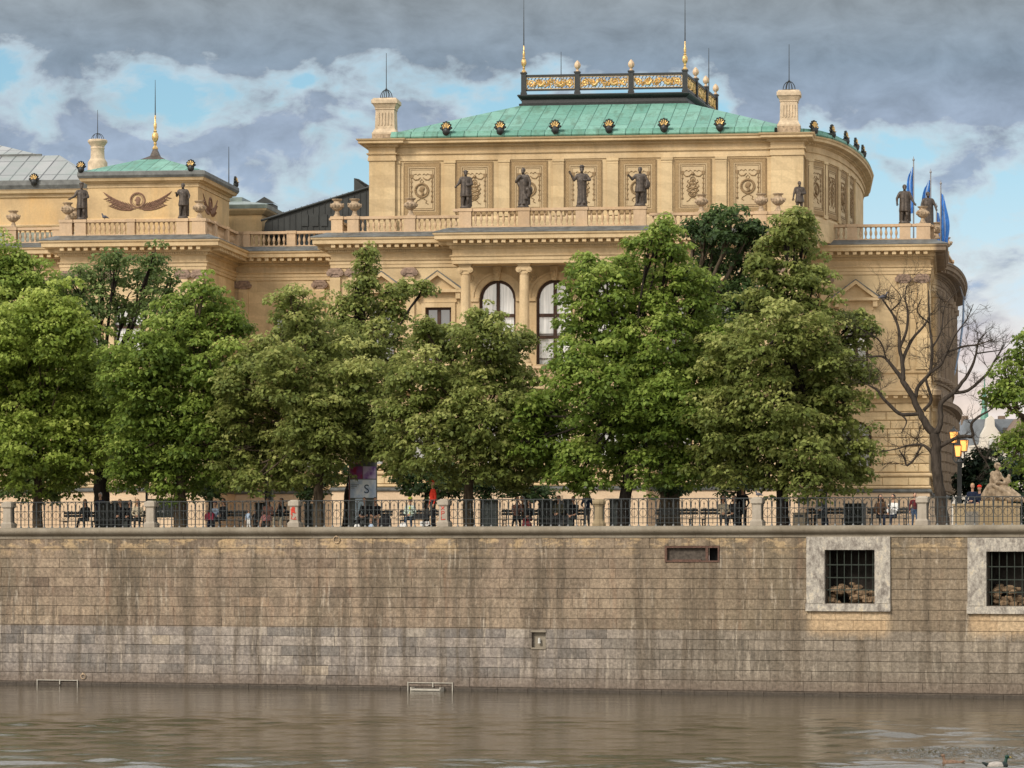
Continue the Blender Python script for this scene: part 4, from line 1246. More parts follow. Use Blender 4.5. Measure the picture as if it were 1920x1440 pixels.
hp('copper_roof', mb, M['copper'])
# roof platform and its gilded railing
pl = [(tu0,21+0),(tu0,10),(tu1,10),(tu2,21),(tu0-.5,21),]
pp = [(tu0-.3,22),(tu0,10),(tu1,10),(tu2,21),(tu2-1.5,22.5)]
mb = MB(); mb.sweep(pp, [(.02,zt-.25),(.06,zt+.10),(-.08,zt+.14),(-.10,zt+.34),(.10,zt+.48),(.16,zt+.56),(.12,zt+.62),(-.5,zt+.64)])
mb.poly([(p[0],p[1],zt+.6) for p in pp])
hp('roof_platform', mb, M['black_iron'])
zr = zt+.64; RH = 1.12
def roofrail(A, B, n, z0=zr, post0=True):
    A2, B2 = Vector(A), Vector(B); L = (B2-A2).length; X = xf_plan(A, B)
    mb = MB(); mb.xf = X
    mb.box(0,L,-.06,.06,z0+RH-.13,z0+RH); mb.box(0,L,-.04,.04,z0+.20,z0+.30)
    for k in range(n+1):
        if k == 0 and not post0: continue
        x = L*k/n; mb.box(x-.14,x+.14,-.14,.14,z0,z0+RH+.06); mb.box(x-.18,x+.18,-.18,.18,z0+RH+.0601,z0+RH+.14); mb.box(x-.17,x+.17,-.17,.17,z0-.001,z0+.12)
    for k in range(n):
        a, b = L*k/n+.14, L*(k+1)/n-.14
        for j in range(14):
            x = a+(b-a)*(j+.5)/14; mb.tube([(x-.06,.035,z0+.31),(x+.07,.035,z0+.52),(x-.07,.035,z0+.75),(x+.06,.035,z0+RH-.14)], .022, 4)
    o = hp('roof_railing', mb, M['black_iron'])
    for k in range(n):
        a, b = L*k/n+.16, L*(k+1)/n-.16; c = (a+b)/2; w = (b-a)
        g = MB(); g.xf = X; zc = z0+.64
        g.box(a,b,-.03,.03,z0+RH-.17,z0+RH-.145); g.box(a,b,-.03,.03,z0+.305,z0+.33); g.box(a,a+.035,-.03,.03,z0+.33,z0+RH-.17); g.box(b-.035,b,-.03,.03,z0+.33,z0+RH-.17)
        for sg in (-1,1):
            x = c+sg*w*.40
            g.ring((x,0,zc), .16, .04, 12, 5); g.ell((x,0,zc), (.07,.05,.07), 7, 5)
            for q in range(6): g.ell((x+.14*math.cos(q),0,zc+.14*math.sin(q)), (.05,.04,.05), 5, 4)
            x = c+sg*w*.17
            g.tube([(x+sg*.28,0,zc-.02),(x+sg*.12,0,zc-.16),(x,0,zc-.12),(x-sg*.10,0,zc+.06),(x-sg*.02,0,zc+.20)], [.04,.09,.10,.06,.03], 6)
            for q in range(5): g.tube([(x+sg*.04,0,zc-.08),(x+sg*(.16+.05*q),0,zc+.20-.05*q)], [.03,.02], 4)
            g.tube([(x+sg*.22,0,zc),(x+sg*.38,0,zc+.18),(x+sg*.48,0,zc+.02),(x+sg*.6,0,zc-.14)], [.02,.035,.03,.02], 5)
        g.tube([(c,0,z0+.33),(c,0,z0+RH-.17)], .03, 5); g.ring((c,0,zc), .12, .035, 10, 4)
        q_ = 0; x = a+.12
        while x < b-.1:
            g.tube([(x-.12,0,zc+.22*math.sin(x*5)),(x-.04,0,zc+.24*math.cos(x*7)),(x+.05,0,zc+.05),(x+.12,0,zc-.2*math.sin(x*4))], [.03,.05,.045,.02], 4); g.ring((x,0,zc+.15*math.sin(x*9)), .08, .032, 8, 4); x += .13
        hp('gilded_frieze', g, M['gold'], 'auto', o)
roofrail((tu0+.2,10.15),(tu1-.15,10.15), 3)
roofrail((tu1-.15,10.15),(tu2-.2,21.0), 3, post0=False)
def finial(u, v, z, k=1.0, rod=2.4, name='gilded_finial', mat='gold'):
    mb = MB()
    mb.lathe(u, v, [(.16*k,z),(.17*k,z+.08*k),(.07*k,z+.22*k),(.10*k,z+.34*k),(.07*k,z+.40*k),(.17*k,z+.56*k),(.20*k,z+.72*k),(.17*k,z+.90*k),(.08*k,z+1.0*k),(.12*k,z+1.06*k),(.06*k,z+1.14*k),(.09*k,z+1.26*k),(.09*k,z+1.5*k),(.05*k,z+1.56*k),(.05*k,z+1.9*k),(.02*k,z+2.0*k)], 10)
    o = hp(name, mb, M[mat], 'auto')
    mb = MB(); mb.tube([(u,v,z+1.98*k),(u,v,z+1.98*k+rod)], [.035,.012], 5); hp('lightning_rod', mb, M['black_iron'], False, o)
zf = zr+RH+.14
finial(tu0+.2,10.15,zf, .78, 2.6); finial(tu1-.15,10.15,zf,.82,2.7)
def pine(u, v, z):
    mb = MB(); mb.lathe(u, v, [(.10,z),(.11,z+.05),(.05,z+.12),(.08,z+.16),(.15,z+.22),(.19,z+.34),(.16,z+.46),(.08,z+.58),(.02,z+.64)], 10, 5, .06)
    hp('pine_cone_finial', mb, M['palegold'], 'auto')
for k in (1, 2): pine(tu0+.2+(tu1-tu0-.35)*k/3, 10.15, zf)
for k in (1, 2, 3): pine(tu1-.15+(tu2-tu1-.05)*k/3, 10.15+10.85*k/3, zf)
def rod(px, py0, py1, v, r=.022):
    u = U(px, v); mb = MB(); mb.tube([(u,v,Z(px,py1,v)),(u,v,Z(px,py0,v))], [r*1.6,r*.7], 5)
    z = Z(px,py1,v)
    hp('lightning_rod', mb, M['black_iron'])
rod(1052,97,165,20); rod(1329,90,170,20)
# antefixes: black mask with gilded palmette
def antefix(X, k=1.0):
    mb = MB(); mb.xf = X
    mb.ell((0,-.05,.24*k), (.22*k,.20*k,.24*k), 9, 7, .08, hr)
    for i in range(7):
        a = -1.35+2.7*i/6; mb.tube([(.12*k*math.sin(a),0,.30*k),(.33*k*math.sin(a),-.02,.36*k+.44*k*math.cos(a))], [.04*k,.07*k], 5)
    for sg in (-1,1): mb.ring((sg*.17*k,-.12,.36*k), .07*k, .035*k, 8, 4)
    o = hp('antefix', mb, M['black_iron'], 'auto')
    mb = MB(); mb.xf = X
    for i in range(5):
        a = -.95+1.9*i/4; mb.tube([(.05*k*math.sin(a),-.13,.34*k),(.25*k*math.sin(a),-.10,.38*k+.32*k*math.cos(a))], [.022*k,.036*k], 5)
    for sg in (-1,1): mb.ell((sg*.12*k,-.20,.40*k), (.05*k,.04,.03*k), 6, 4)
    hp('gilded_palmette', mb, M['gold'], 'auto', o)
for px in (837,938,1041,1142,1245,1350):
    u = U(px, 2.5); antefix(lambda p, u=u: (u+p[0], 2.45+p[1], p[2]+28.74))
for th in (.17,.46,.72,.94,1.14):
    X0 = bow_frame(bowA, uAR-.35, 24.5, 3.0, 20.3, th)
    antefix(lambda p, X0=X0: X0((p[0], p[1]-.45, p[2]+28.7)))
# chimneys
def chimney(px0, px1, ytop, ybot, v, u0=None):
    a, b = U(px0,v), U(px1,v); c = (a+b)/2; w = (b-a)/2; zt = Z((px0+px1)/2, ytop, v); zb = Z((px0+px1)/2, ybot, v)
    mb = MB(); cv = v+w
    mb.frustum(c,cv,zb+.35,zb+.44,w,w,w,w); mb.frustum(c,cv,zb+.44,zb+.66,w*.97,w*.97,w*.80,w*.80)
    H = zt-zb
    mb.frustum(c,cv,zb+.66,zt-.62,w*.78,w*.78,w*.74,w*.74)
    for k in range(5):
        x = c-w*.5+w*.25*k; mb.box(x-.035,x+.035,cv-w*.78-.03,cv-w*.72-.001,zb+.85,zt-.80)
    mb.frustum(c,cv,zt-.62,zt-.56,w*.8,w*.8,w*.8,w*.8)
    mb.frustum(c,cv,zt-.56,zt-.30,w*.76,w*.76,w*.98,w*.98); mb.frustum(c,cv,zt-.30,zt-.1,w*1.04,w*1.04,w*1.04,w*1.04); mb.frustum(c,cv,zt-.1,zt,w*.98,w*.98,w*.9,w*.9)
    o = hp('chimney', mb, M['chim'])
    mb = MB(); mb.box(c-w*.99,c+w*.99,cv-w*.99,cv+w*.99,zb,zb+.35); hp('chimney_base', mb, M['urn'], False, o)
    mb = MB(); r = .33
    mb.lathe(c, cv, [(.36,zt),(.36,zt+.06)], 12)
    for a0 in (0, PI/3, 2*PI/3):
        mb.tube([(c+r*math.cos(t)*math.cos(a0), cv+r*math.cos(t)*math.sin(a0), zt+.05+.48*math.sin(t)) for t in [PI*i/10 for i in range(11)]], .022, 4)
    mb.tube([(c,cv,zt),(c,cv,zt+2.55)], [.03,.015], 5); mb.ell((c,cv,zt+.56), (.06,.06,.05), 6, 4)
    hp('chimney_cage', mb, M['black_iron'], False, o)
chimney(697,744,183,263,3.0); chimney(1457,1500,168,248,3.0)

# ---- left pavilion attic with pyramid roof
vT = 2.6; a0, a1 = U(165,vT), U(371,vT); zE = 26.9; zB = 23.0; dT = 8.4
mb = MB(); pthT = [(a0,vT+dT+2),(a0,vT),(a1,vT),(a1,vT+dT),(a1-1,vT+dT)]
mb.sweep(pthT, [(.08,zB),(.08,24.4),(0,24.46),(0,26.4)]); hp('pavilion_attic_wall', mb, M['render'])
mb = MB(); mb.sweep(pthT, [(0,26.15),(.05,26.17),(.05,26.22),(.03,26.24),(.03,26.36),(.14,26.40),(.16,26.46),(.34,26.50),(.40,26.62),(.44,26.66)]); hp('pavilion_cornice', mb, M['dress'])
mb = MB(); mb.sweep(pthT, [(.445,26.665),(.50,26.80),(.48,27.0),(.3,27.05),(-.3,27.08)]); hp('pavilion_gutter', mb, M['lead'])
ap = (U(291,vT+dT/2), vT+dT/2, 28.35)
zg = 27.05
mb = MB(); c4 = [(a0-.3,vT-.3),(a1+.3,vT-.3),(a1+.3,vT+dT+.3),(a0-.3,vT+dT+.3)]
for i in range(4):
    p, q = c4[i], c4[(i+1)%4]
    t = .80
    quadgrid(mb, (p[0],p[1],zg),(q[0],q[1],zg),(q[0]+(ap[0]-q[0])*t,q[1]+(ap[1]-q[1])*t,zg+(ap[2]-zg)*t),(p[0]+(ap[0]-p[0])*t,p[1]+(ap[1]-p[1])*t,zg+(ap[2]-zg)*t),4,2)
hp('pyramid_roof', mb, M['copper'])
mb = MB()
z8 = zg+(ap[2]-zg)*.8; s8 = [(ap[0]+(p[0]-ap[0])*.205, ap[1]+(p[1]-ap[1])*.205) for p in c4]
mb.add([(x,y,z8) for x,y in s8]+[(ap[0]+(x-ap[0])*.35, ap[1]+(y-ap[1])*.35, 28.35) for x,y in s8]+[(ap[0]+(x-ap[0])*.1, ap[1]+(y-ap[1])*.1, 28.85) for x,y in s8],
       [(0,1,5,4),(1,2,6,5),(2,3,7,6),(3,0,4,7),(4,5,9,8),(5,6,10,9),(6,7,11,10),(7,4,8,11),(8,9,10,11)])
hp('roof_crown', mb, M['bronze'])
finial(ap[0], ap[1], 28.75, .98, 2.0)
def laurel(X):
    mb = MB(); mb.xf = X; y = -.015
    mb.ring((0,y,0), .40, .055, 22, 5); mb.ring((0,y,0), .30, .012, 18, 4)
    mb.ell((.02,y,.03), (.15,.03,.18), 8, 6); mb.tube([(.02,y,-.08),(.0,y,-.24)], [.09,.12], 6); mb.ell((-.12,y,.0),(.06,.02,.04),5,4)
    for sg in (-1,1):
        for (x1, z1, dz) in ((1.62,.16,0),(1.36,-.22,0)):
            N = 10
            for i in range(N):
                t = (i+1)/N; x = .1+ (x1-.1)*t; z = -.48+ (z1+.48)*t**1.0 - (.10*math.sin(PI*t))
                for s2 in (-1,1):
                    mb.tube([(sg*x,y,z),(sg*(x+.18),y,z+.13*s2+.06),(sg*(x+.32),y,z+.20*s2+.12)], [.022,.042,.008], 4)
            mb.tube([(sg*(.1+(x1-.1)*t),y,-.48+(z1+.48)*t-.10*math.sin(PI*t)) for t in [i/8 for i in range(9)]], .025, 4)
    return mb
uL = U(258,vT)
hp('painted_laurel', laurel(lambda p: (uL+p[0], vT-.0+p[1], p[2]+25.45)), M['laurel'])
hp('painted_laurel', laurel(lambda p: (a1-p[1], vT+3.2+p[0], p[2]+25.45)), M['laurel'])
for px, v, z in ((152,2.2,26.95),(358,2.2,26.95)):
    u = U(px,v); antefix(lambda p, u=u, v=v, z=z: (u+p[0], v+p[1], z+p[2]), .85)
antefix(lambda p: (a1+.35-p[1], vT+dT+p[0], 26.95+p[2]), .85)
# round chimney
cu = U(183, 7); zt = Z(183,262,7)
mb = MB(); mb.lathe(cu, 7, [(.58,26.9),(.56,zt-1.3),(.46,zt-1.15),(.40,zt-1.05),(.38,zt-.55),(.41,zt-.5),(.38,zt-.42),(.40,zt-.36),(.56,zt-.14),(.56,zt-.05),(.50,zt)], 18)
o = hp('round_chimney', mb, M['chim'], 'auto')
mb = MB(); r = .36
for aa in (0, PI/3, 2*PI/3): mb.tube([(cu+r*math.cos(t)*math.cos(aa), 7+r*math.cos(t)*math.sin(aa), zt+.36*math.sin(t)) for t in [PI*i/10 for i in range(11)]], .016, 4)
mb.tube([(cu,7,zt),(cu,7,zt+1.7)], [.03,.012], 5); hp('chimney_cage', mb, M['black_iron'], False, o)
# ---- gallery wing attic at far left
vG = 7.0; g1 = U(168,vG); zg1 = 26.55
mb = MB(); mb.sweep([(-62,vG),(g1,vG)], [(.1,23.0),(.1,24.1),(.02,24.15),(0,24.2),(0,26.2)]); hp('gallery_attic_wall', mb, M['render'])
mb = MB(); mb.sweep([(-62,vG),(g1,vG)], [(0,26.12),(.1,26.15),(.12,26.32),(.3,26.36),(.34,26.5),(.4,26.58)])
mb.sweep([(-62,vG),(g1,vG)], [(.02,24.45),(.10,24.47),(.12,24.55),(0,24.6)]); hp('gallery_cornice', mb, M['dress'])
mb = MB(); mb.sweep([(-62,vG),(g1,vG)], [(.41,26.581),(.46,26.8),(.42,27.08),(.1,27.1)]); hp('gallery_gutter', mb, M['lead'])
def metalroof():
    m, k, bs, o = newmat('standing_seam_zinc')
    tc = k.n('ShaderNodeTexCoord').outputs['Object']; sp = k.n('ShaderNodeSeparateXYZ', i={0: tc})
    br = k.n('ShaderNodeTexBrick', offset=.0, i={'Vector': k.vec(sp.outputs[1], sp.outputs[0], 0.0), 'Color1': (.28,.285,.275,1), 'Color2': (.36,.36,.345,1), 'Mortar': (.05,.05,.05,1), 'Scale': 1.0, 'Mortar Size': .045, 'Brick Width': 2.6, 'Row Height': .85})
    c = k.mix(k.ramp(k.noise(tc, .8, 5), [(.4,0),(.7,.6)]), br.outputs['Color'], (.22,.27,.24))
    setc(k, bs, c, .42, br.outputs['Fac'], -.6, .05, .3, .6)
    return m
M['zinc'] = metalroof()
mb = MB()
zr0 = 27.1; vr = 11.5; zr1 = Z(60,292,vr); gR = U(112,vr); gH = U(70,vr+.2); zt_ = Z(-120,244,20)
mb.poly([(-62,vG-.2,zr0),(g1,vG-.2,zr0),(gR,vr,zr1),(-62,vr,zr1)])
mb.poly([(g1,vG-.2,zr0),(g1-.5,22,zr0),(gR,vr,zr1)])
mb.poly([(-62,vr+.15,zr1+.11),(gH,vr+.15,zr1+.11),(U(-120,20),20,zt_),(-62,20,zt_)])
mb.poly([(gH,vr+.15,zr1+.11),(gH,28,zr1+.11),(U(-120,20),20,zt_)])
hp('gallery_roof', mb, M['zinc'])
mb = MB(); mb.box(-62,gH+.3,vr-.05,vr+.14,zr1-.03,zr1+.10); hp('roof_step', mb, M['lead'])
u = U(64,6.5); antefix(lambda p: (u+p[0], 6.5+p[1], 26.75+p[2]), .9)
mb = MB(); mb.poly([(-62,4.6,23.2),(uTL,4.6,23.2),(uTL,6.95,24.15),(-62,6.95,24.15)]); hp('lean_to_roof', mb, M['greyroof'])
# ---- small attic block and dark metal roof between pavilion and hall
vM = 13.0; m0, m1 = U(400,vM), U(491,vM)
mb = MB(); mb.sweep([(m0,vM),(m1,vM),(m1,vM+8)], [(0,22.9),(0,25.7)]); hp('link_attic_wall', mb, M['render'])
zc = Z(450,392,vM)
mb = MB(); mb.sweep([(m0,vM),(m1,vM),(m1,vM+8)], [(0,zc-.35),(.1,zc-.3),(.3,zc-.1),(.35,zc)]); hp('link_cornice', mb, M['dress'])
mb = MB(); mb.sweep([(m0,vM),(m1,vM),(m1,vM+8)], [(.36,zc+.001),(.42,zc+.22),(.3,zc+.28),(-2.2,zc+.75)])
mb.box(m0-1,m0+1.4,vM+1.5,vM+4,zc+.55,zc+.85)
hp('link_roof', mb, M['greyroof'])
ux = U(510,vM+4); 
mb = MB(); mb.box(ux-.7,ux+.35,vM+2.5,vM+4,zc-.4,zc+.55); mb.add([(ux-.8,vM+2.4,zc+.55),(ux+.45,vM+2.4,zc+.55),(ux-.15,vM+2.4,zc+.95),(ux-.8,vM+4,zc+.55),(ux+.45,vM+4,zc+.55),(ux-.15,vM+4,zc+.95)], [(0,1,2),(1,4,5,2),(3,0,2,5)])
hp('roof_dormer', mb, M['darkroof'])
vD = 12.5
def D(px, py): return (U(px,vD), Z(px,py,vD))
mb = MB()
mb.prism([D(494,440),D(700,440),D(700,349),D(505,408),D(497,418)], vD, vD+8)
mb.prism([D(664,360),D(700,352),D(700,346)]+[D(664+ 26*math.sin(t), 362-28*math.cos(t)) for t in (1.3,1.0,.7,.35,0)], vD-.05, vD+8)
for px in range(510,690,11):
    x, z = D(px,0); mb.box(x-.015,x+.015,vD-.04,vD-.001,22.9,D(px,405-(px-505)*.305)[1])
for px in (566,585,602,618):
    x0, z1 = D(px,402); x1, z0 = D(px+12,424); mb.box(x0,x1,vD-.07,vD-.041,z0,z1)
mb.tube([D(490,414)[0:1]+(vD-.1,)+D(490,414)[1:], (D(700,349)[0],vD-.1,D(700,349)[1])], .07, 5)
hp('dark_metal_roof', mb, M['darkroof'])
rod(429,275,345,10); rod(421,365,385,14,.05)
# ------------------------------------------------------------------ organic figures: tapered limbs fused into one surface
def fuse(name, prims, mats, parent, voxel=.02, smooth=2, extra=None, noise=0.0):
    """prims: ('c', p0, p1, r0, r1, mat) limb | ('e', centre, radii, mat) ball | ('r', cx, cy, [(z, rx, ry)], folds, amp, mat) draped cloth"""
    mb = MB()
    for p in prims:
        if p[0] == 'c':
            a, b = Vector(p[1]), Vector(p[2]); r0, r1 = p[3], p[4]; d = (b-a)
            L = max(d.length, 1e-4); d = d/L
            pts, rr = [], []
            for k in range(3): t = PI/2*(k+.3)/3; pts.append(a-d*r0*math.cos(t)); rr.append(r0*math.sin(t))
            pts.append(a); rr.append(r0); pts.append(b); rr.append(r1)
            for k in range(2,-1,-1): t = PI/2*(k+.3)/3; pts.append(b+d*r1*math.cos(t)); rr.append(r1*math.sin(t))
            mb.tube(pts, rr, 10)
        elif p[0] == 'e': mb.ell(p[1], p[2], 12, 8)
        else:
            _, cx, cy, rows, folds, amp, _m = p
            n = 36; vs = []; fs = []
            for j, (z, rx, ry) in enumerate(rows):
                for i in range(n):
                    th = 2*PI*i/n; k = 1+amp*(1-j/len(rows))*math.cos(folds*th+.7*j*.3)+amp*.5*math.cos((folds*2-1)*th+1)
                    vs.append((cx+rx*k*math.cos(th), cy+ry*k*math.sin(th), z))
            for j in range(len(rows)-1):
                for i in range(n): a = j*n+i; b = j*n+(i+1)%n; fs.append((a,b,b+n,a+n))
            fs.append(tuple(range(n))[::-1]); fs.append(tuple((len(rows)-1)*n+i for i in range(n)))
            mb.add(vs, fs)
    me = mb.mesh(name, mats)
    o = bpy.data.objects.new('tmp', me); COL.objects.link(o)
    rm = o.modifiers.new('r', 'REMESH'); rm.mode = 'VOXEL'; rm.voxel_size = voxel; rm.use_smooth_shade = True
    if smooth: sm = o.modifiers.new('s', 'SMOOTH'); sm.factor = .5; sm.iterations = smooth
    dg = bpy.context.evaluated_depsgraph_get()
    me2 = bpy.data.meshes.new_from_object(o.evaluated_get(dg), preserve_all_data_layers=False, depsgraph=dg)
    bpy.data.objects.remove(o); bpy.data.meshes.remove(me)
    nv = len(me2.vertices); nf = len(me2.polygons)
    co = np.empty(nv*3); me2.vertices.foreach_get('co', co); co = co.reshape(-1,3)
    lt = np.empty(len(me2.loops), dtype=np.int32); me2.loops.foreach_get('vertex_index', lt)
    ls = np.empty(nf, dtype=np.int32); me2.polygons.foreach_get('loop_start', ls)
    lo = np.empty(nf, dtype=np.int32); me2.polygons.foreach_get('loop_total', lo)
    V = [tuple(c) for c in co]; Fc = [tuple(lt[s:s+t]) for s, t in zip(ls, lo)]
    cen = np.array([co[list(f)].mean(0) for f in Fc])
    best = np.full(nf, 1e9); mi = np.zeros(nf, dtype=int)
    for p in prims:
        if p[0] == 'c':
            a, b = np.array(p[1], float), np.array(p[2], float); d = b-a; L2 = max(1e-8, d@d)
            t = np.clip(((cen-a)@d)/L2, 0, 1)
            q = a+t[:,None]*d; dist = np.linalg.norm(cen-q, axis=1)-(p[3]+(p[4]-p[3])*t); m = p[5]
        elif p[0] == 'e':
            r = np.array(p[2] if hasattr(p[2], '__len__') else (p[2],)*3, float)
            dist = (np.linalg.norm((cen-np.array(p[1]))/r, axis=1)-1)*r.min(); m = p[3]
        else:
            zs = [w[0] for w in p[3]]; rx = np.interp(cen[:,2], sorted(zs), [w[1] for w in sorted(p[3])]); ry = np.interp(cen[:,2], sorted(zs), [w[2] for w in sorted(p[3])])
            dd = np.sqrt(((cen[:,0]-p[1])/rx)**2+((cen[:,1]-p[2])/ry)**2)-1
            dist = dd*np.minimum(rx,ry); out = np.maximum(min(zs)-cen[:,2], cen[:,2]-max(zs)); dist = np.where(out > 0, np.maximum(dist, out), dist); m = p[6]
        k = dist < best; best[k] = dist[k]; mi[k] = m
    bpy.data.meshes.remove(me2)
    ob = MB(); ob.v = V; ob.f = Fc; ob.m = [int(x) for x in mi]; ob.t = [.5]*nf
    if extra: extra(ob)
    return part(name, ob, mats, parent, True)

def hand(ob, c, d, palm_n, mat, k=1.0, curl=.5):
    """five fingers rooted in the palm at c, pointing along d"""
    c = Vector(c); d = Vector(d).normalized(); n = Vector(palm_n); n = (n-d*n.dot(d)).normalized(); s = d.cross(n)
    ob.mat = mat
    ob.tube([c-d*.03*k, c+d*.02*k, c+d*.065*k], [.026*k,.038*k,.034*k], 6)
    for i, (off, L) in enumerate(((-.030,.062),(-.010,.075),(.010,.070),(.029,.054))):
        a = c+d*.055*k+s*off*k
        b = a+(d*math.cos(curl*.4)+n*math.sin(curl*.4))*L*.55*k
        e = b+(d*math.cos(curl)+n*math.sin(curl))*L*.5*k
        ob.tube([a,b,e], [.0095*k,.009*k,.007*k], 5)
    a = c+d*.01*k-s*.032*k; ob.tube([a, a+(-s*.7+d*.6+n*.2)*.04*k, a+(-s*.8+d*1.5+n*.5)*.045*k], [.011*k,.010*k,.008*k], 5)

# ------------------------------------------------------------------ roof statues
sr = random.Random(3)
def statue(px, v, zbase, h, label, arms, robe='long', turn=0, hat=None, cloak=False, extra_p=()):
    base = HALL.w(U(px,v), v, zbase)
    t = thing('statue', label, 'statue', tuple(base), -HALL.a+turn, 'bronze statues along the roof balustrade')
    k = h/2.05
    P = []
    def C(a, b, r0, r1): P.append(('c', [x*k for x in a], [x*k for x in b], r0*k, r1*k, 0))
    def E(c, r): P.append(('e', [x*k for x in c], [x*k for x in r], 0))
    def RB(rows, f, amp, cx=0, cy=0): P.append(('r', cx*k, cy*k, [(z*k, a*k, b*k) for z, a, b in rows], f, amp, 0))
    # torso, neck and head
    E((0,-.01,1.86), (.105,.125,.145)); C((0,.01,1.66), (0,0,1.78), .075, .065)
    C((-.20,.02,1.56), (.20,.02,1.56), .105, .105); E((0,0,1.36), (.235,.16,.27)); E((0,.01,1.12), (.21,.16,.18))
    E((0,-.115,1.83), (.03,.03,.03)); E((0,-.10,1.76), (.07,.05,.07)); E((0,.03,1.88), (.115,.12,.13))
    if robe == 'long':
        RB([(.16,.26,.22),(.35,.235,.20),(.7,.215,.18),(1.0,.215,.17),(1.3,.245,.18),(1.52,.22,.15)], 7, .10)
        E((.12,-.20,.17), (.08,.12,.06)); E((-.10,-.18,.17), (.08,.12,.06))
    elif robe == 'toga':
        RB([(.62,.27,.21),(.8,.26,.21),(1.0,.24,.19),(1.25,.245,.18),(1.5,.23,.16)], 6, .11)
        C((-.10,0,.85), (-.13,-.02,.42), .12, .075); C((-.13,-.02,.42), (-.13,0,.15), .075, .05); C((.10,0,.85), (.12,-.10,.45), .12, .08); C((.12,-.10,.45), (.13,-.02,.15), .08, .05)
        E((-.14,-.08,.15), (.06,.13,.05)); E((.14,-.12,.15), (.06,.13,.05)); RB([(.12,.20,.10),(.5,.17,.10),(.9,.18,.1)], 5, .14, .12, .12)
    else:  # breeches and short coat
        RB([(.72,.27,.20),(.9,.25,.19),(1.1,.215,.17),(1.5,.23,.15)], 5, .07)
        C((-.10,0,.85), (-.15,-.02,.46), .13, .075); C((-.15,-.02,.46), (-.16,0,.15), .07, .05); C((.10,0,.85), (.13,.0,.46), .13, .075); C((.13,0,.46), (.16,.02,.15), .07, .05)
        E((-.18,-.08,.15), (.06,.13,.05)); E((.18,-.06,.15), (.06,.13,.05))
    if cloak: RB([(.15,.27,.10),(.6,.28,.11),(1.1,.27,.12),(1.55,.26,.11)], 6, .12, .03, .14)
    for s, (el, ha) in zip((-1,1), arms):
        C((s*.25,.01,1.53), el, .088, .070); C(el, ha, .070, .048)
        E(ha, (.055,.055,.065))
    if hat == 'cap': E((0,0,1.99), (.155,.165,.035)); E((0,0,2.03), (.12,.13,.05))
    if hat == 'wreath': 
        for q in range(9): E((.11*math.cos(q*.7), .01+.12*math.sin(q*.7), 1.92), (.035,.035,.04))
    for q in extra_p:
        if q[0] == 'c': C(*q[1:])
        elif q[0] == 'e': E(*q[1:])
    # plinth
    RB([(.0,.30,.26),(.06,.30,.26),(.10,.27,.24),(.13,.26,.23)], 3, .0)
    def ex(ob):
        for s, (el, ha) in zip((-1,1), arms):
            a = Vector(el)*k; b = Vector(ha)*k; hand(ob, b, b-a, (0,-1,.2), 0, 1.25, .6)
    fuse('body', P, [M['bronze']], t, .026, 2, ex)
    return t
zs0 = 23.06+1.08; zsP = 23.08+1.215
statue(873,-2,zsP,2.12,'bronze statue in short drapery, outstretched right hand, leftmost of the four on the portico',[((-.36,-.05,1.28),(-.50,-.22,1.12)),((.33,-.02,1.25),(.12,-.22,1.18))],'toga',.15,'wreath',True)
statue(981,-2,zsP,2.20,'stout bronze statue in a long cloak clutched at the chest, second on the portico',[((-.36,-.06,1.30),(-.06,-.24,1.52)),((.36,.02,1.25),(.38,-.10,1.0))],'long',-.25,None,True,(('c',(.25,.05,.9),(.38,.05,.75),.17,.10),('c',(.30,.0,.6),(.36,.02,.9),.10,.14),('c',(-.2,-.05,1.2),(.22,-.1,.45),.10,.09)))
statue(1091,-2,zsP,2.22,'bronze statue with raised hand, flat cap and long smooth robe, on the portico',[((-.38,-.06,1.32),(-.56,-.14,1.66)),((.40,-.03,1.34),(.14,-.22,1.30))],'long',.05,'cap')
statue(1200,-2,zsP,2.16,'bronze statue in short coat and breeches with a cloak, rightmost on the portico',[((-.38,-.08,1.36),(-.50,-.24,1.52)),((.37,0,1.28),(.36,-.14,1.02))],'breeches',-.1,None,True,(('e',(.38,.05,1.1),(.14,.12,.24)),))
statue(153,0,zs0,2.05,'bronze robed statue with outstretched arm on the left pavilion, beside two stone urns',[((-.38,-.06,1.28),(-.62,-.20,1.14)),((.36,-.02,1.26),(.14,-.24,1.16))],'toga',.25,'cap',True)
statue(343,0,zs0,2.0,'bronze statue in open cloak and breeches on the right end of the left pavilion',[((-.35,0,1.28),(-.34,-.18,1.40)),((.36,0,1.28),(.36,-.14,1.16))],'breeches',0,None,True)
statue(1499,1.85,zs0,1.85,'slender bronze statue in a tailcoat holding a book, just above the tallest treetop',[((-.34,0,1.24),(-.40,-.04,.95)),((.34,-.02,1.26),(.10,-.24,1.24))],'breeches',.3,None,False,(('e',(.14,-.24,1.22),(.12,.05,.10)),))
statue(1696,8,zs0,2.25,'broad bronze statue in a knee-length cloak against the sky, left of the flags',[((-.38,0,1.28),(-.38,-.06,1.02)),((.38,-.02,1.22),(.50,-.12,1.00))],'toga',.1,None,True)
statue(1740,11.6,zs0,2.2,'dark bronze statue partly hidden behind the stone urn at the roof corner',[((-.34,-.02,1.28),(-.30,-.14,1.02)),((.38,-.02,1.26),(.40,-.18,1.05))],'long',.2,None,True)

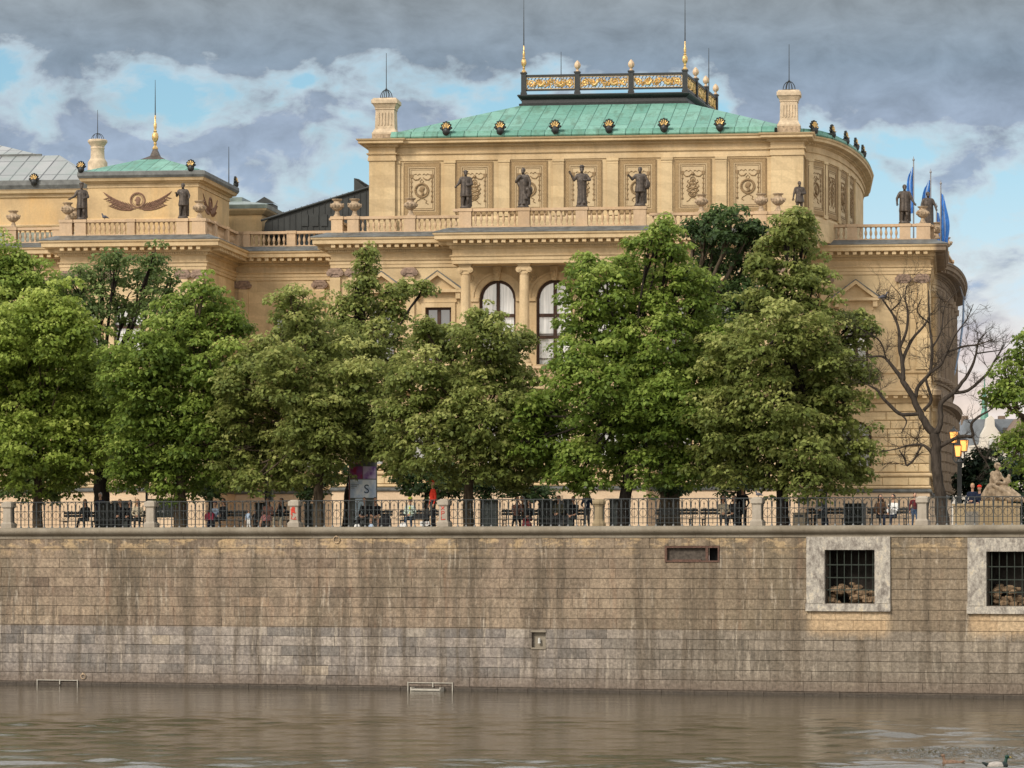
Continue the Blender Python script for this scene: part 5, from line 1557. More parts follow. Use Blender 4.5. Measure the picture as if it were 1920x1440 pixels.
# ------------------------------------------------------------------ stone urns
def urn_tree():
    t = thing('stone_urn', 'x', 'urn', (0,0,0), 0, 'stone urns along the roof balustrade')
    mb = MB(); mb.lathe(0,0,[(.20,0),(.20,.05),(.15,.10),(.11,.24),(.09,.30),(.13,.33)],14); part('foot', mb, M['urn'], t, 'auto')
    mb = MB(); mb.lathe(0,0,[(.13,.33),(.24,.40),(.33,.52),(.35,.62),(.30,.70),(.19,.76),(.18,.84),(.28,.92),(.29,.95),(.25,.96),(.15,.90)],24,8,.045)
    for k in range(12): a = 2*PI*k/12; mb.ell((.34*math.cos(a),.34*math.sin(a),.58), (.05,.05,.09), 5, 4)
    for sg in (-1,1): mb.ell((sg*.36,0,.66), (.06,.07,.07), 6, 5)
    part('bowl', mb, M['urn'], t, 'auto')
    return t
u0 = None
URN = [(25,4,zs0,'stone urn nearest the left edge of the photo, above the lean-to roof'),(127,0,zs0,'stone urn just left of the statue with outstretched arm, nearer of two'),
 (139,3.2,zs0,'stone urn tucked behind another one beside the statue with outstretched arm'),(374,0,zs0,'stone urn on the right corner of the left pavilion, in front of the side laurel'),
 (632,0,zs0,'left one of the pair of stone urns in front of the dark metal roof'),(665,0,zs0,'right one of the pair of stone urns in front of the dark metal roof'),
 (770,0,zs0,'stone urn in front of the leftmost sgraffito medallion panel'),(1315,0,zs0,'stone urn in front of the trophy relief panel, just above the dark treetop'),
 (1427,0,zs0,'left one of the pair of stone urns under the right chimney'),(1459,0,zs0,'right one of the pair of stone urns under the right chimney'),
 (1730,8,zs0,'stone urn on the roof corner in front of the dark statue'),(1757,17.5,zs0,'stone urn behind the roof corner, below the flags')]
for i, (px, v, z, lab) in enumerate(URN):
    o = urn_tree() if u0 is None else copy_tree(u0)
    u0 = u0 or o
    o.location = HALL.w(U(px,v), v, z); o.rotation_euler.z = i*.7; o['label'] = lab
for k, i in enumerate((5, 9)):
    o = copy_tree(u0); o.location = HALL.w(bowR[i][0], bowR[i][1], zs0); o['label'] = ['stone urn on the curved balustrade, nearer of the two on the bow','stone urn on the curved balustrade, farther of the two on the bow'][k]

# ------------------------------------------------------------------ flags
M['flag'] = plain('blue_flag_cloth', (.045,.19,.56), .75, .35, 3, bump=.2)
M['flagw'] = plain('pale_blue_flag_cloth', (.30,.42,.60), .75, .2, 3)
M['pole'] = plain('grey_flagpole_paint', (.25,.25,.26), .4, .15, 5)
def flag(px, v, ytop, ybot, lab, hang=(-.5,0), ft=18, fl=90, w=.55):
    u = U(px,v); zt, zb = Z(px,ytop,v), 23.2
    t = thing('flag', lab, 'flag', tuple(HALL.w(u,v,zb)), -HALL.a, 'blue flags on the roof')
    mb = MB(); H = zt-zb
    mb.tube([(0,0,0),(0,0,H-.15)], [.045,.035], 8); mb.ell((0,0,H-.08), (.07,.07,.08), 8, 6); mb.tube([(0,0,H-.02),(0,0,H+.14)], [.03,.005], 6); part('pole', mb, M['pole'], t, 'auto')
    z1 = H-ft/F*196; z0 = z1-fl/F*196
    vs, fs, ms = [], [], []
    NR, NC = 14, 16
    for j in range(NR+1):
        q = j/NR; z = z1+(z0-z1)*q
        for i in range(NC+1):
            p = i/NC
            wd = w*.8*(.55+.55*math.sin(min(1,q*1.6)*PI*.62))
            x = (hang[0]+(hang[1]-hang[0])*0)+0
            x = (-1 if hang[0] < 0 else 1)*wd*p*(1-.2*q)
            y = .10*math.sin(p*13+q*2.2)*(.3+q)
            zz = z-p*.55*(1-q*.5)-.06*math.sin(p*9)
            vs.append((x+.03*math.sin(q*9+p*4), y, zz))
    for j in range(NR):
        for i in range(NC): a = j*(NC+1)+i; fs.append((a,a+1,a+NC+2,a+NC+1)); ms.append(1 if 6 <= i <= 8 else 0)
    mb = MB(); mb.add(vs, fs); mb.m = ms; part('cloth', mb, [M['flag'], M['flagw']], t, True)
flag(1713,13,297,405,'blue flag on the leftmost and tallest roof pole, furled, behind the broad statue',(-.5,0),10,92,.55)
flag(1745,14,320,400,'blue flag on the second roof pole, behind the dark statue at the corner',(-.5,0),12,100,.70)
flag(1764,16,341,450,'blue flag on the third pole, hanging long against the open sky',(.5,0),18,120,.60)
flag(1756,20,384,460,'short blue flag on the lowest pole, overlapping the third flag',(.5,0),10,80,.55)
# long slanted banner rope/pole beside the bow
t = thing('slanted_flagpole', 'long slanted blue banner pole leaning from the curved bow cornice', 'flagpole', tuple(HALL.w(U(1782,30),30,17)), 0)
mb = MB(); o0 = HALL.w(U(1782,30),30,17)
def rel(px, py, v): return tuple(HALL.w(U(px,v),v,Z(px,py,v))-o0)
mb.tube([rel(1784,500,30), rel(1801,540,31), rel(1807,560,31)], .06, 5); part('pole', mb, M['pole'], t)
mb = MB(); mb.tube([rel(1807,556,31), rel(1806,600,31), rel(1800,650,31), rel(1789,705,31)], [.05,.08,.07,.04], 6); part('cloth', mb, M['flagw'], t)
# ------------------------------------------------------------------ trees
def leaf_object(name, clumps, seed, mat, parent, loc, n_per=110, size=.19):
    """clumps: (x,y,z, rx,ry,rz, tone); small folded leaves on the outer shell of each clump"""
    rg = np.random.default_rng(seed)
    C = np.array(clumps); K = len(C)
    cnt = np.maximum(20, (n_per*(C[:,3]/.62)**2)).astype(int)
    idx = np.repeat(np.arange(K), cnt); N = len(idx)
    d = rg.normal(size=(N,3)); d /= np.linalg.norm(d, axis=1)[:,None]
    low = d[:,2] < -.35; d[low,2] *= -.6; d /= np.linalg.norm(d, axis=1)[:,None]
    r = .62+.48*rg.random(N)**.8
    p = C[idx,:3]+d*C[idx,3:6]*r[:,None]
    # drooping skirts
    p[:,2] -= .22*(d[:,0]**2+d[:,1]**2)*C[idx,5]*rg.random(N)*1.6
    n = d*.55+np.array([0,0,.55])+rg.normal(size=(N,3))*.38; n /= np.linalg.norm(n, axis=1)[:,None]
    a = d*np.array([1,1,0])+np.array([0,0,-.55])+rg.normal(size=(N,3))*.45
    a -= n*np.sum(a*n, axis=1)[:,None]; a /= np.linalg.norm(a, axis=1)[:,None]
    b = np.cross(n, a)
    L = size*(.62+.75*rg.random(N))*(.85+.3*rg.random(K))[idx]; W = L*(.62+.25*rg.random(N)); f = W*.22
    v = np.empty((N,4,3))
    v[:,0] = p-a*L[:,None]*.5; v[:,1] = p+b*W[:,None]*.5+n*f[:,None]-a*L[:,None]*.08; v[:,2] = p+a*L[:,None]*.55; v[:,3] = p-b*W[:,None]*.5+n*f[:,None]-a*L[:,None]*.08
    v = v.reshape(-1,3)
    me = bpy.data.meshes.new(name)
    me.vertices.add(4*N); me.vertices.foreach_set('co', v.astype(np.float32).ravel())
    me.loops.add(4*N); me.loops.foreach_set('vertex_index', np.arange(4*N, dtype=np.int32))
    me.polygons.add(N); me.polygons.foreach_set('loop_start', (np.arange(N)*4).astype(np.int32)); 
    try: me.polygons.foreach_set('loop_total', np.full(N,4,dtype=np.int32))
    except Exception: pass
    tone = np.clip(C[idx,6]+rg.normal(size=N)*.13+.26*(d[:,2]-.15)+.25*(r-.85), 0, 1)  # upper leaves tinted lighter, lower ones darker, imitating light from above
    at = me.attributes.new('tone', 'FLOAT', 'FACE'); at.data.foreach_set('value', tone.astype(np.float32))
    me.materials.append(mat); me.update(calc_edges=True); me.validate()
    o = link(name, me, parent)
    return o, N
def bend(pts, rr, seg=4, wob=.06, rng=random):
    """resample a polyline smoothly with a little wobble"""
    P = [Vector(p) for p in pts]; out, ro = [], []
    n = len(P)
    for i in range(n-1):
        p0 = P[max(i-1,0)]; p1 = P[i]; p2 = P[i+1]; p3 = P[min(i+2,n-1)]
        for k in range(seg):
            t = k/seg
            q = .5*((2*p1)+(-p0+p2)*t+(2*p0-5*p1+4*p2-p3)*t*t+(-p0+3*p1-3*p2+p3)*t**3)
            w = wob*rr[i] if (i or k) else 0
            out.append(q+Vector((rng.uniform(-w,w),rng.uniform(-w,w),0))); ro.append(rr[i]+(rr[i+1]-rr[i])*t)
    out.append(P[-1]); ro.append(rr[-1])
    return out, ro
NLEAF = 0
def tree(label, tx, back, lobes, leaf, seed, trunk=None, tr=.27, group='leafy trees along the promenade', name='leafy_tree', bark='bark', dens=1.0, depthk=1.0, zoff=0, size=.18, limbs=True, cat='tree'):
    """tx: photo column of the trunk; back: metres behind the quay wall; lobes: crown lobes (px, py, r px)"""
    global NLEAF
    rng = random.Random(seed)
    u = QUAY.u(tx, back); base = QUAY.w(u, back, GZ); Y = base.y
    t = thing(name, label, cat, tuple(base), 0, group)
    def loc(px, py, dy=0.0):
        Yp = Y+dy; return Vector(((px-960)/F*Yp-base.x, dy, CZ+(HZ-py)/F*Yp-GZ))
    mpp = Y/F
    trk = trunk or [(tx,0),(tx,-60),(tx,-180)]
    pts = [Vector((0,0,-.1))]+[loc(x, 990+y if y < 0 else 990) for x, y in trk[1:]]
    rr = [tr*1.12]+[tr*(1-.62*((i+1)/len(pts))**1.3) for i in range(len(pts)-1)]
    mb = MB()
    P, Rr = bend(pts, rr, 4, .1, rng)
    mb.tube([P[0]-Vector((0,0,.0)), P[0]+Vector((0,0,.18))]+P[1:], [tr*1.45, tr*1.05]+Rr[1:], 10)
    clumps = []
    top = pts[-1]
    for (lx, ly, lr) in lobes:
        r = lr*mpp
        off = rng.uniform(-1,1)*2.2*depthk*min(1, r/1.2)
        c = loc(lx, ly, off)
        if limbs:
            k = rng.uniform(.55,.95); s = pts[1].lerp(pts[-1], k)
            mid = s.lerp(c, .5)+Vector((rng.uniform(-.3,.3),rng.uniform(-.3,.3),-.25))
            q, w = bend([s, mid, c, c+Vector((rng.uniform(-.4,.4),rng.uniform(-.4,.4),r*.6))], [tr*.30,tr*.2,tr*.10,.02], 4, .3, rng)
            mb.tube(q, w, 6)
            for _ in range(4):
                e = c+Vector((rng.gauss(0,1),rng.gauss(0,1),rng.gauss(.2,.8))).normalized()*r*.9
                q, w = bend([c.lerp(s,.25), c.lerp(e,.5)+Vector((0,0,-.08)), e], [tr*.13,.03,.01], 3, .3, rng); mb.tube(q, w, 4)
        lt = rng.uniform(-.07,.07)
        r *= 1.04 if ly > 690 else .97
        ph1, ph2, ph3 = [rng.uniform(0,6.28) for _ in range(3)]
        ns = int(max(11, 16*(r/.9)**2)*dens)
        for i in range(ns):
            z = 1-2*(i+.5)/ns; th = i*2.39996+rng.uniform(-.4,.4)
            q = Vector((math.sqrt(max(0,1-z*z))*math.cos(th), math.sqrt(max(0,1-z*z))*math.sin(th), z))
            if q.y > .45 and rng.random() < .65: continue     # far side of the crown is thinned
            rad = r*rng.uniform(.62,1.16)*(1+.20*math.sin(3*th+ph1)+.16*math.sin(4*q.z*2+ph2))
            cr = rng.uniform(.26,.60)*min(1.15, .55+r/2.2)
            tp = 1-.42*max(0,q.z)
            pc = c+Vector((q.x*rad*tp*1.05, q.y*rad*1.1*tp, q.z*rad*1.12))
            clumps.append((*pc, cr*1.12, cr*1.1, cr*.62, .40+.24*q.z+lt+rng.uniform(-.19,.19)))  # higher clumps get lighter leaf colour: overhead light painted in
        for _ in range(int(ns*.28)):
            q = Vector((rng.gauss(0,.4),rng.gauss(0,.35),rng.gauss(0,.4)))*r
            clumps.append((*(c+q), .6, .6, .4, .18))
    # ragged twig tips beyond the outline
    o = part('trunk', mb, M[bark], t, True)
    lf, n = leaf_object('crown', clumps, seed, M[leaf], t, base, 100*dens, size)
    NLEAF += n
    return t
LT = []
tree('lime green tree with a slim straight trunk at the left edge of the photo', 70, 2.4,
     [(70,615,62),(125,640,70),(40,680,80),(150,690,48),(60,760,80),(140,760,72),(190,690,30),(-5,740,80),(40,840,66),(115,845,62),(-20,835,70),(-30,650,80),(95,590,42),(170,800,44),(15,885,34),(165,860,34),(120,885,30)],
     'leaf_lime', 101, [(70,0),(71,-60),(74,-140),(72,-230)], .22)
tree('tall green tree crown at the top left corner behind the lime tree', -25, 8.5,
     [(10,510,52),(62,525,44),(-30,520,60),(25,570,60),(80,580,45),(-20,600,70),(40,640,70)], 'leaf_green', 102, [(-25,0),(-20,-100),(-10,-300)], .3)
tree('muted green tree with a thick black forked trunk and two loose tops', 196, 11.5,
     [(190,515,36),(215,500,24),(150,530,34),(115,545,32),(285,490,30),(275,530,44),(318,540,26),(235,570,40),(180,585,40),(290,590,40),(120,610,38),(170,655,40),
      (310,640,36),(150,750,60),(230,770,60),(200,830,50),(240,885,26),(268,905,18),(150,880,34),(110,895,36),(60,900,38),(30,910,28),(85,925,22)],
     'leaf_shade', 103, [(193,0),(191,-50),(190,-100),(196,-190),(200,-320)], .42, bark='bark_dark', dens=.85, group='leafy trees along the promenade')
tree('bright green pyramidal tree on a broad forked trunk, second from the left', 338, 2.6,
     [(378,548,34),(352,575,38),(408,585,42),(330,610,48),(425,612,30),(450,618,14),(375,640,52),(290,660,50),(350,700,62),(410,690,48),(265,720,50),(300,770,66),(375,780,62),(425,760,42),(250,800,42),(285,850,54),(345,865,58),(405,855,54),(235,860,30),(435,800,30),(320,900,30),(215,700,40),(225,775,44),(240,890,26),(420,900,22)],
     'leaf_green', 104, [(338,0),(338,-60),(338,-90),(340,-200)], .30)
tree('olive green tree with a slim trunk, left of the poster column', 597, 2.4,
     [(568,580,38),(585,620,40),(530,640,36),(545,570,30),(610,660,52),(485,668,40),(540,700,62),(450,690,26),(620,730,64),(680,725,52),(470,745,50),(510,790,60),(590,800,66),(665,800,54),(430,720,24),(490,860,48),(560,870,52),(625,858,46),(705,830,34),(450,880,32),(530,900,30),(720,790,38),(735,860,30),(430,790,38),(440,840,38),(600,780,50),(470,905,22)],
     'leaf_olive', 105, [(597,0),(597,-60),(600,-120),(600,-240)], .24)
tree('olive tree with a tall thin spire and a side branch, trunk dark behind the railing', 653, 7.0,
     [(688,478,17),(680,505,20),(690,530,15),(665,555,30),(640,590,40),(690,590,36),(730,560,24),(760,545,17),(792,542,13),(735,590,28),(650,640,44),(700,640,44),(740,640,34),(690,690,50),(755,690,30)],
     'leaf_olive', 106, [(653,0),(655,-60),(662,-110),(676,-300),(680,-420)], .26, bark='bark_dark', dens=.9)
tree('olive green tree with a mid-brown trunk at the centre of the photo', 878, 2.4,
     [(905,603,28),(880,630,40),(930,640,40),(840,650,38),(802,640,26),(800,615,12),(960,655,34),(985,640,14),(800,690,42),(860,710,56),(930,715,56),(975,720,30),(770,730,36),(820,765,58),(895,790,62),(955,785,46),(750,800,36),(790,840,50),(860,860,54),(930,860,54),(980,850,36),(752,872,22),(745,700,26),(740,770,36),(1000,770,30),(1005,880,28),(735,840,34),(960,905,22)],
     'leaf_olive', 107, [(878,0),(878,-60),(880,-120),(878,-240)], .24)
tree('large bright green tree on a dark leaning trunk, right of centre', 1167, 2.6,
     [(1098,505,30),(1085,540,34),(1130,540,40),(1175,500,34),(1215,465,32),(1243,432,22),(1262,465,34),(1190,560,56),(1270,540,56),(1320,560,38),(1090,600,42),(1140,640,60),(1230,640,66),(1310,640,56),(1365,630,36),(1392,655,20),(1065,670,40),(1100,720,58),(1190,730,66),(1280,740,66),(1350,720,44),(1025,750,34),(1050,800,50),(1130,810,62),(1220,820,62),(1310,820,52),(1000,800,24),(1020,850,34),(1080,870,46),(1160,880,36),(1230,880,44),(1082,905,18),(1290,880,36),(990,775,26),(985,830,28),(1340,780,46),(1350,850,40),(1240,760,60),(1030,880,26)],
     'leaf_green', 108, [(1165,0),(1172,-50),(1180,-120),(1178,-240),(1185,-360)], .29, bark='bark_dark')
tree('deep green treetop between the two tallest trees, on a wide grey trunk', 1255, 9.5,
     [(1345,408,20),(1325,435,32),(1370,440,36),(1400,445,22),(1410,428,12),(1350,490,46),(1395,500,40),(1400,560,50),(1350,570,50),(1250,870,46),(1265,905,24),(1300,430,14)],
     'leaf_deep', 109, [(1255,0),(1255,-60),(1258,-140),(1300,-380)], .50, dens=1.0)
tree('tall olive green tree with a jagged pyramidal crown, left of the bare tree', 1467, 2.6,
     [(1490,415,20),(1475,440,28),(1505,440,26),(1440,470,28),(1500,485,36),(1455,510,38),(1420,500,20),(1530,520,26),(1480,560,50),(1540,575,38),(1420,570,34),(1400,620,36),(1460,630,56),(1530,640,56),(1585,635,34),(1610,600,18),(1628,620,12),(1600,680,32),(1560,710,46),(1420,690,52),(1490,710,62),(1380,730,40),(1440,780,60),(1520,790,62),(1590,760,40),(1620,710,14),(1380,810,46),(1440,850,54),(1510,860,54),(1580,840,46),(1620,850,28),(1335,860,36),(1380,880,36),(1560,895,30),(1600,890,22),(1350,700,44),(1370,660,36),(1345,790,44),(1350,870,36),(1440,900,26),(1500,905,22)],
     'leaf_olive', 110, [(1467,0),(1467,-60),(1468,-120),(1475,-260),(1485,-420)], .27, bark='bark_dark')
tree('sparse green tree leaning into the right edge of the photo', 1965, 4.0,
     [(1908,672,18),(1885,700,22),(1915,715,26),(1875,735,18),(1900,760,26),(1870,752,12),(1925,640,20),(1935,750,40),(1905,850,24),(1925,880,34),(1890,835,14),(1940,830,40)],
     'leaf_green', 111, [(1965,0),(1960,-100),(1950,-220)], .3, dens=.8)
# low dark foliage of trees standing across the promenade
for i, (tx, lob, lab) in enumerate((
    (395, [(395,915,26),(370,905,22),(415,900,22)], 'small dark shrub-like tree behind the railing, right of the forked trunk'),
    (578, [(600,905,26),(575,915,22),(630,890,22)], 'small dark tree close behind the slim trunk left of the poster column'),
    (800, [(790,905,30),(830,900,34),(760,900,22),(850,915,24),(815,925,18)], 'dark leafy tree behind the person in red'),
    (985, [(960,905,30),(995,915,24),(930,900,24),(1012,925,14),(905,920,20)], 'dark low tree behind the couple on the bench, right of the central trunk'),
    (1385, [(1370,905,26),(1340,895,24),(1410,900,20)], 'dark low tree behind the pier with a pigeon'))):
    tree(lab, tx, 13.0+i%2, lob, 'leaf_deep', 130+i, [(tx,0),(tx,-40),(tx,-75)], .14, name='small_tree', bark='bark_dark', group='small dark trees across the promenade', dens=.9)

# ---- evergreen masses behind the sculpture
for i, (tx, back, lob, lab) in enumerate((
    (1835, 60, [(1830,880,30),(1810,900,24),(1850,870,24),(1845,905,26),(1825,930,30),(1860,935,24)], 'dark evergreen behind the lamp post and the two seated people'),
    (1895, 52, [(1885,890,28),(1905,915,28),(1870,915,20),(1915,890,22),(1915,945,24),(1900,965,24)], 'dark evergreen behind the seated stone sculpture'))):
    tree(lab, tx, back, lob, 'leaf_dark', 150+i, [(tx,0),(tx,-30),(tx,-60)], .25, name='evergreen_tree', bark='bark_dark', group='dark evergreens by the sculpture', size=.24)

# ---- the bare tree
def bare():
    rng = random.Random(77)
    back = 2.6; u = QUAY.u(1768, back); base = QUAY.w(u, back, GZ); Y = base.y
    t = thing('bare_tree', 'leafless tree in front of the curved right end of the hall', 'tree', tuple(base), 0)
    def P(px, py, dy=0): return Vector(((px-960)/F*(Y+dy)-base.x, dy, CZ+(HZ-py)/F*(Y+dy)-GZ))
    mb = MB()
    L = [ # (px,py,width px) limbs
     [(1769,992,30),(1769,984,27),(1764,929,21),(1757,883,19),(1755,837,19),(1753,812,18)],
     [(1753,815,16),(1734,792,14),(1723,769,12),(1709,741,11),(1693,714,10),(1686,703,8),(1661,672,5),(1644,668,3.5),(1627,669,2)],
     [(1693,714,9),(1693,686,8),(1687,652,7),(1684,613,5),(1670,583,4),(1645,549,2)],
     [(1687,652,6),(1700,618,5),(1702,583,4),(1697,560,3),(1700,535,1.5)],
     [(1693,700,7),(1693,675,7),(1711,636,5.5),(1732,611,4),(1743,592,2)],
     [(1716,752,8),(1716,746,8),(1723,723,7),(1743,700,6.5),(1746,680,6),(1748,652,5),(1743,606,4),(1741,545,2)],
     [(1732,770,7),(1746,750,6),(1739,723,5),(1738,705,5),(1764,684,5),(1775,663,4.5),(1805,650,4),(1835,646,3),(1862,636,1.6)],
     [(1757,812,12),(1764,787,10),(1764,757,9),(1787,737,8),(1800,722,7),(1819,695,6),(1830,663,4),(1835,640,3),(1850,622,1.5)],
     [(1787,737,6),(1815,732,6),(1840,711,5.5),(1851,700,5),(1869,670,3.5),(1883,647,2)],
     [(1723,776,7),(1705,777,7),(1686,775,7),(1659,750,6),(1645,732,5),(1627,721,2.5)],
     [(1762,837,9),(1787,824,7),(1805,818,6.5),(1824,817,6),(1821,796,5.5),(1837,780,4.5),(1856,769,3),(1862,756,1.5)],
     [(1824,817,4),(1830,836,3.5),(1845,860,3),(1856,880,1.5)],
     [(1752,858,8),(1750,852,8),(1732,835,5),(1705,835,4),(1680,842,2.5),(1650,847,1.3)],
     [(1728,836,4),(1722,846,4),(1718,856,4),(1701,873,4),(1696,860,3),(1686,843,1.5)],
     [(1743,606,3.5),(1720,585,2.5),(1728,560,1.3)],[(1775,663,4),(1790,630,3),(1812,600,2),(1825,570,1.2)],
     [(1748,652,4),(1765,620,3),(1770,580,2),(1785,555,1.2)],[(1670,583,3),(1690,560,2),(1672,535,1.2)],[(1661,672,3),(1650,640,3),(1620,620,2),(1600,610,1)],
     [(1830,663,3),(1850,660,2.5),(1880,655,1.5),(1895,640,1)],[(1686,775,4),(1700,790,3),(1690,812,1.5)]]
    dy0 = {}
    allp = []
    for li, l in enumerate(L):
        tgt = 0 if li in (0,) else rng.uniform(-1.3,1.3)
        key = (l[0][0]//12, l[0][1]//12)
        pts = []; n = len(l)
        start = 0.0
        for q in allp:
            pass
        if li:
            best = min(allp, key=lambda q: (q[0]-l[0][0])**2+(q[1]-l[0][1])**2); start = best[2]
        for i, (x,y,w) in enumerate(l):
            f = i/(n-1); dy = start+(tgt)*f
            pts.append(P(x,y,dy)); allp.append((x,y,dy,w))
        q, w = bend(pts, [x[2]*.5*Y/F for x in l], 4, .18, rng)
        mb.tube(q, w, 8)
        # twigs
        if li == 0: continue
        def twig(p, d, ln, r, dep):
            pts = [p]; dd = d.copy()
            ns = 4
            for k in range(ns):
                dd = (dd+Vector((rng.gauss(0,.22),rng.gauss(0,.22),rng.gauss(.05,.2)))).normalized(); pts.append(pts[-1]+dd*ln/ns)
            mb.tube(pts, [r*(1-.75*k/ns) for k in range(ns+1)], 4, cap=False)
            if dep:
                for k in range(1, ns+1):
                    for _ in range(2 if rng.random()<.45 else 1):
                        s = (dd+Vector((rng.gauss(0,.8),rng.gauss(0,.8),rng.gauss(.15,.6)))).normalized()
                        twig(pts[k], s, ln*rng.uniform(.45,.75), r*.6, dep-1)
        m = len(q)
        for i in range(3, m):
            if w[i] < .075 and rng.random() < .46:
                d = (q[i]-q[i-1]).normalized(); s = (d*.7+Vector((rng.gauss(0,.8),rng.gauss(0,.6),rng.gauss(.25,.5)))).normalized()
                twig(q[i], s, rng.uniform(.45,1.15), min(.016, w[i]*.55), 2)
    part('trunk', mb, M['bark_bare'], t, True)
    # pigeon
    return P, base
bP, bbase = bare()
# ------------------------------------------------------------------ people
pr = random.Random(21)
def person(label, px, back, pose='sit', top='black', bottom='navy', hair='black', hairlen=0, hat=None, hatc='red', arms='lap', turn=0, k=1.0, sleeves=True, shorts=False, skirt=False, lean=0.0, held=None, shoes='black', legs=0, zlift=0.0, inner=None, legturn=0.0):
    u = QUAY.u(px, back); w = QUAY.w(u, back, GZ+zlift)
    t = thing('person', label, 'person', tuple(w), -QUAY.a+turn)
    mats = [SKIN, CL[top], CL[bottom], CL[shoes], CL[inner or top], M['black_iron']]
    P = []
    V = lambda a: [x*k for x in a]
    def C(a,b,r0,r1,m): P.append(('c', V(a), V(b), r0*k, r1*k, m))
    def E(c,r,m): P.append(('e', V(c), V(r), m))
    if pose == 'sit': hz = .53; hy = .05
    else: hz = .93; hy = 0
    ln = lean
    sh = (0, hy-ln*.5, hz+.50); hd = (0, hy-ln*.75-.02, hz+.78)
    nk = (0, hy-ln*.58, hz+.57)
    # torso
    E((0,hy,hz+.02), (.175,.125,.13), 2); C((0,hy,hz+.10), (0,hy-ln*.3,hz+.32), .135, .145, 1); E((0,hy-ln*.42,hz+.38), (.185,.12,.17), 1)
    C((-.14,hy-ln*.5,hz+.47), (.14,hy-ln*.5,hz+.47), .072, .072, 1)
    C(nk, (0,hd[1]+.015,hd[2]-.06), .058, .052, 0)
    if inner: C((0,hy-ln*.42-.085,hz+.44), (0,hy-ln*.25-.095,hz+.16), .055, .05, 4)
    # head with face
    E(hd, (.080,.098,.118), 0); E((hd[0],hd[1]-.035,hd[2]-.055), (.055,.060,.062), 0)
    C((0,hd[1]-.095,hd[2]+.0), (0,hd[1]-.118,hd[2]-.028), .010, .017, 0)
    for s in (-1,1): E((s*.082,hd[1]+.01,hd[2]-.01), (.012,.02,.03), 0)
    # legs
    lm = 0 if (shorts or skirt) else 2
    hands = []
    for s in (-1,1):
        if pose == 'sit':
            dx = .10+.03*legs; kx = s*(dx+.03*legs); kn = (kx+legturn*.3, hy-.46, .52); ft = (kx+legturn*.4+s*.01, hy-.50+.12*(legs==0)*s, .09)
            C((s*.09,hy-.02,hz-.03), kn, .092, .066, 2)
            C(kn, (kx+legturn*.35, ft[1]+.02, .30), .062, .058, lm); C((kx+legturn*.35, ft[1]+.02, .30), ft, .056, .040, lm)
            C((ft[0],ft[1]+.03,.05), (ft[0]+s*.02,ft[1]-.15,.04), .045, .038, 3)
        elif pose == 'lean':   # standing, one knee bent
            kn = (s*.10+.0, -.04-.12*(s>0), .50); ft = (s*.11, .05-.10*(s>0), .09)
            C((s*.09,0,.90), kn, .095, .066, 2); C(kn, ft, .062, .042, lm); C((ft[0],ft[1]+.03,.05), (ft[0]+s*.02,ft[1]-.16,.04), .045, .038, 3)
        else:
            kn = (s*.105, -.02, .50); ft = (s*.115, .03, .09)
            C((s*.09,0,.90), kn, .098, .068, 2); C(kn, ft, .064, .044, lm); C((ft[0],ft[1]+.03,.05), (ft[0]+s*.02,ft[1]-.16,.04), .045, .038, 3)
        S0 = (s*.185, hy-ln*.5, hz+.47)
        if arms == 'lap': el = (s*.25, hy-ln*.4-.06, hz+.20); ha = (s*.07, hy-.28-ln*.2, hz+.14)
        elif arms == 'face': el = (s*.22, hy-.18-ln*.5, hz+.26); ha = (s*.035, hd[1]-.14, hd[2]-.09)
        elif arms == 'read': el = (s*.24, hy-.10-ln*.4, hz+.20); ha = (s*.09, hy-.34-ln*.3, hz+.24)
        elif arms == 'phone': el = (s*.23, hy-.10-ln*.4, hz+.22); ha = (s*.05, hy-.32-ln*.3, hz+.30) if s > 0 else (s*.10, hy-.28, hz+.12)
        elif arms == 'down': el = (s*.25, hy+.02, hz+.20); ha = (s*.27, hy-.06, hz-.05)
        elif arms == 'hip': el = (s*.27, hy+.0, hz+.20); ha = (s*.20, hy-.14, hz+.02)
        elif arms == 'knees': el = (s*.20, hy-.22-ln*.4, hz+.12); ha = (s*.05, hy-.44, hz+.06)
        elif arms == 'one': el = (s*.25, hy-.04, hz+.20); ha = (s*.10, hd[1]-.12, hd[2]-.10) if s > 0 else (s*.12, hy-.26, hz+.10)
        am = 1 if sleeves else 0
        C(S0, el, .058, .044, 1 if sleeves else 1); C(el, ha, .042, .030, am)
        hands.append((el, ha, s))
    if skirt:
        P.append(('r', 0, (hy-.22)*k, [(.42*k,.24*k,.34*k),(.55*k,.22*k,.30*k),(.66*k,.18*k,.18*k)] if pose == 'sit' else [(.45*k,.25*k,.2*k),(.7*k,.2*k,.16*k),(.95*k,.16*k,.13*k)], 6, .06, 2))
    def ex(ob):
        for el, ha, s in hands:
            a = Vector(el)*k; b = Vector(ha)*k; d = (b-a).normalized()
            hand(ob, b+d*.03*k, d, (-s*.6,-.2,-.5), 0, k, .7)
        ob.mat = 5
        for s in (-1,1): ob.ell(V((s*.030,hd[1]-.088,hd[2]+.012)), (.012*k,.010*k,.010*k), 6, 4)
        ob.mat = 0; 
        ob.tube([V((-.026,hd[1]-.090,hd[2]-.062)), V((0,hd[1]-.100,hd[2]-.066)), V((.026,hd[1]-.090,hd[2]-.062))], [.006*k,.009*k,.006*k], 5)
    b = fuse('body', P, mats, t, .020*k, 1, ex)
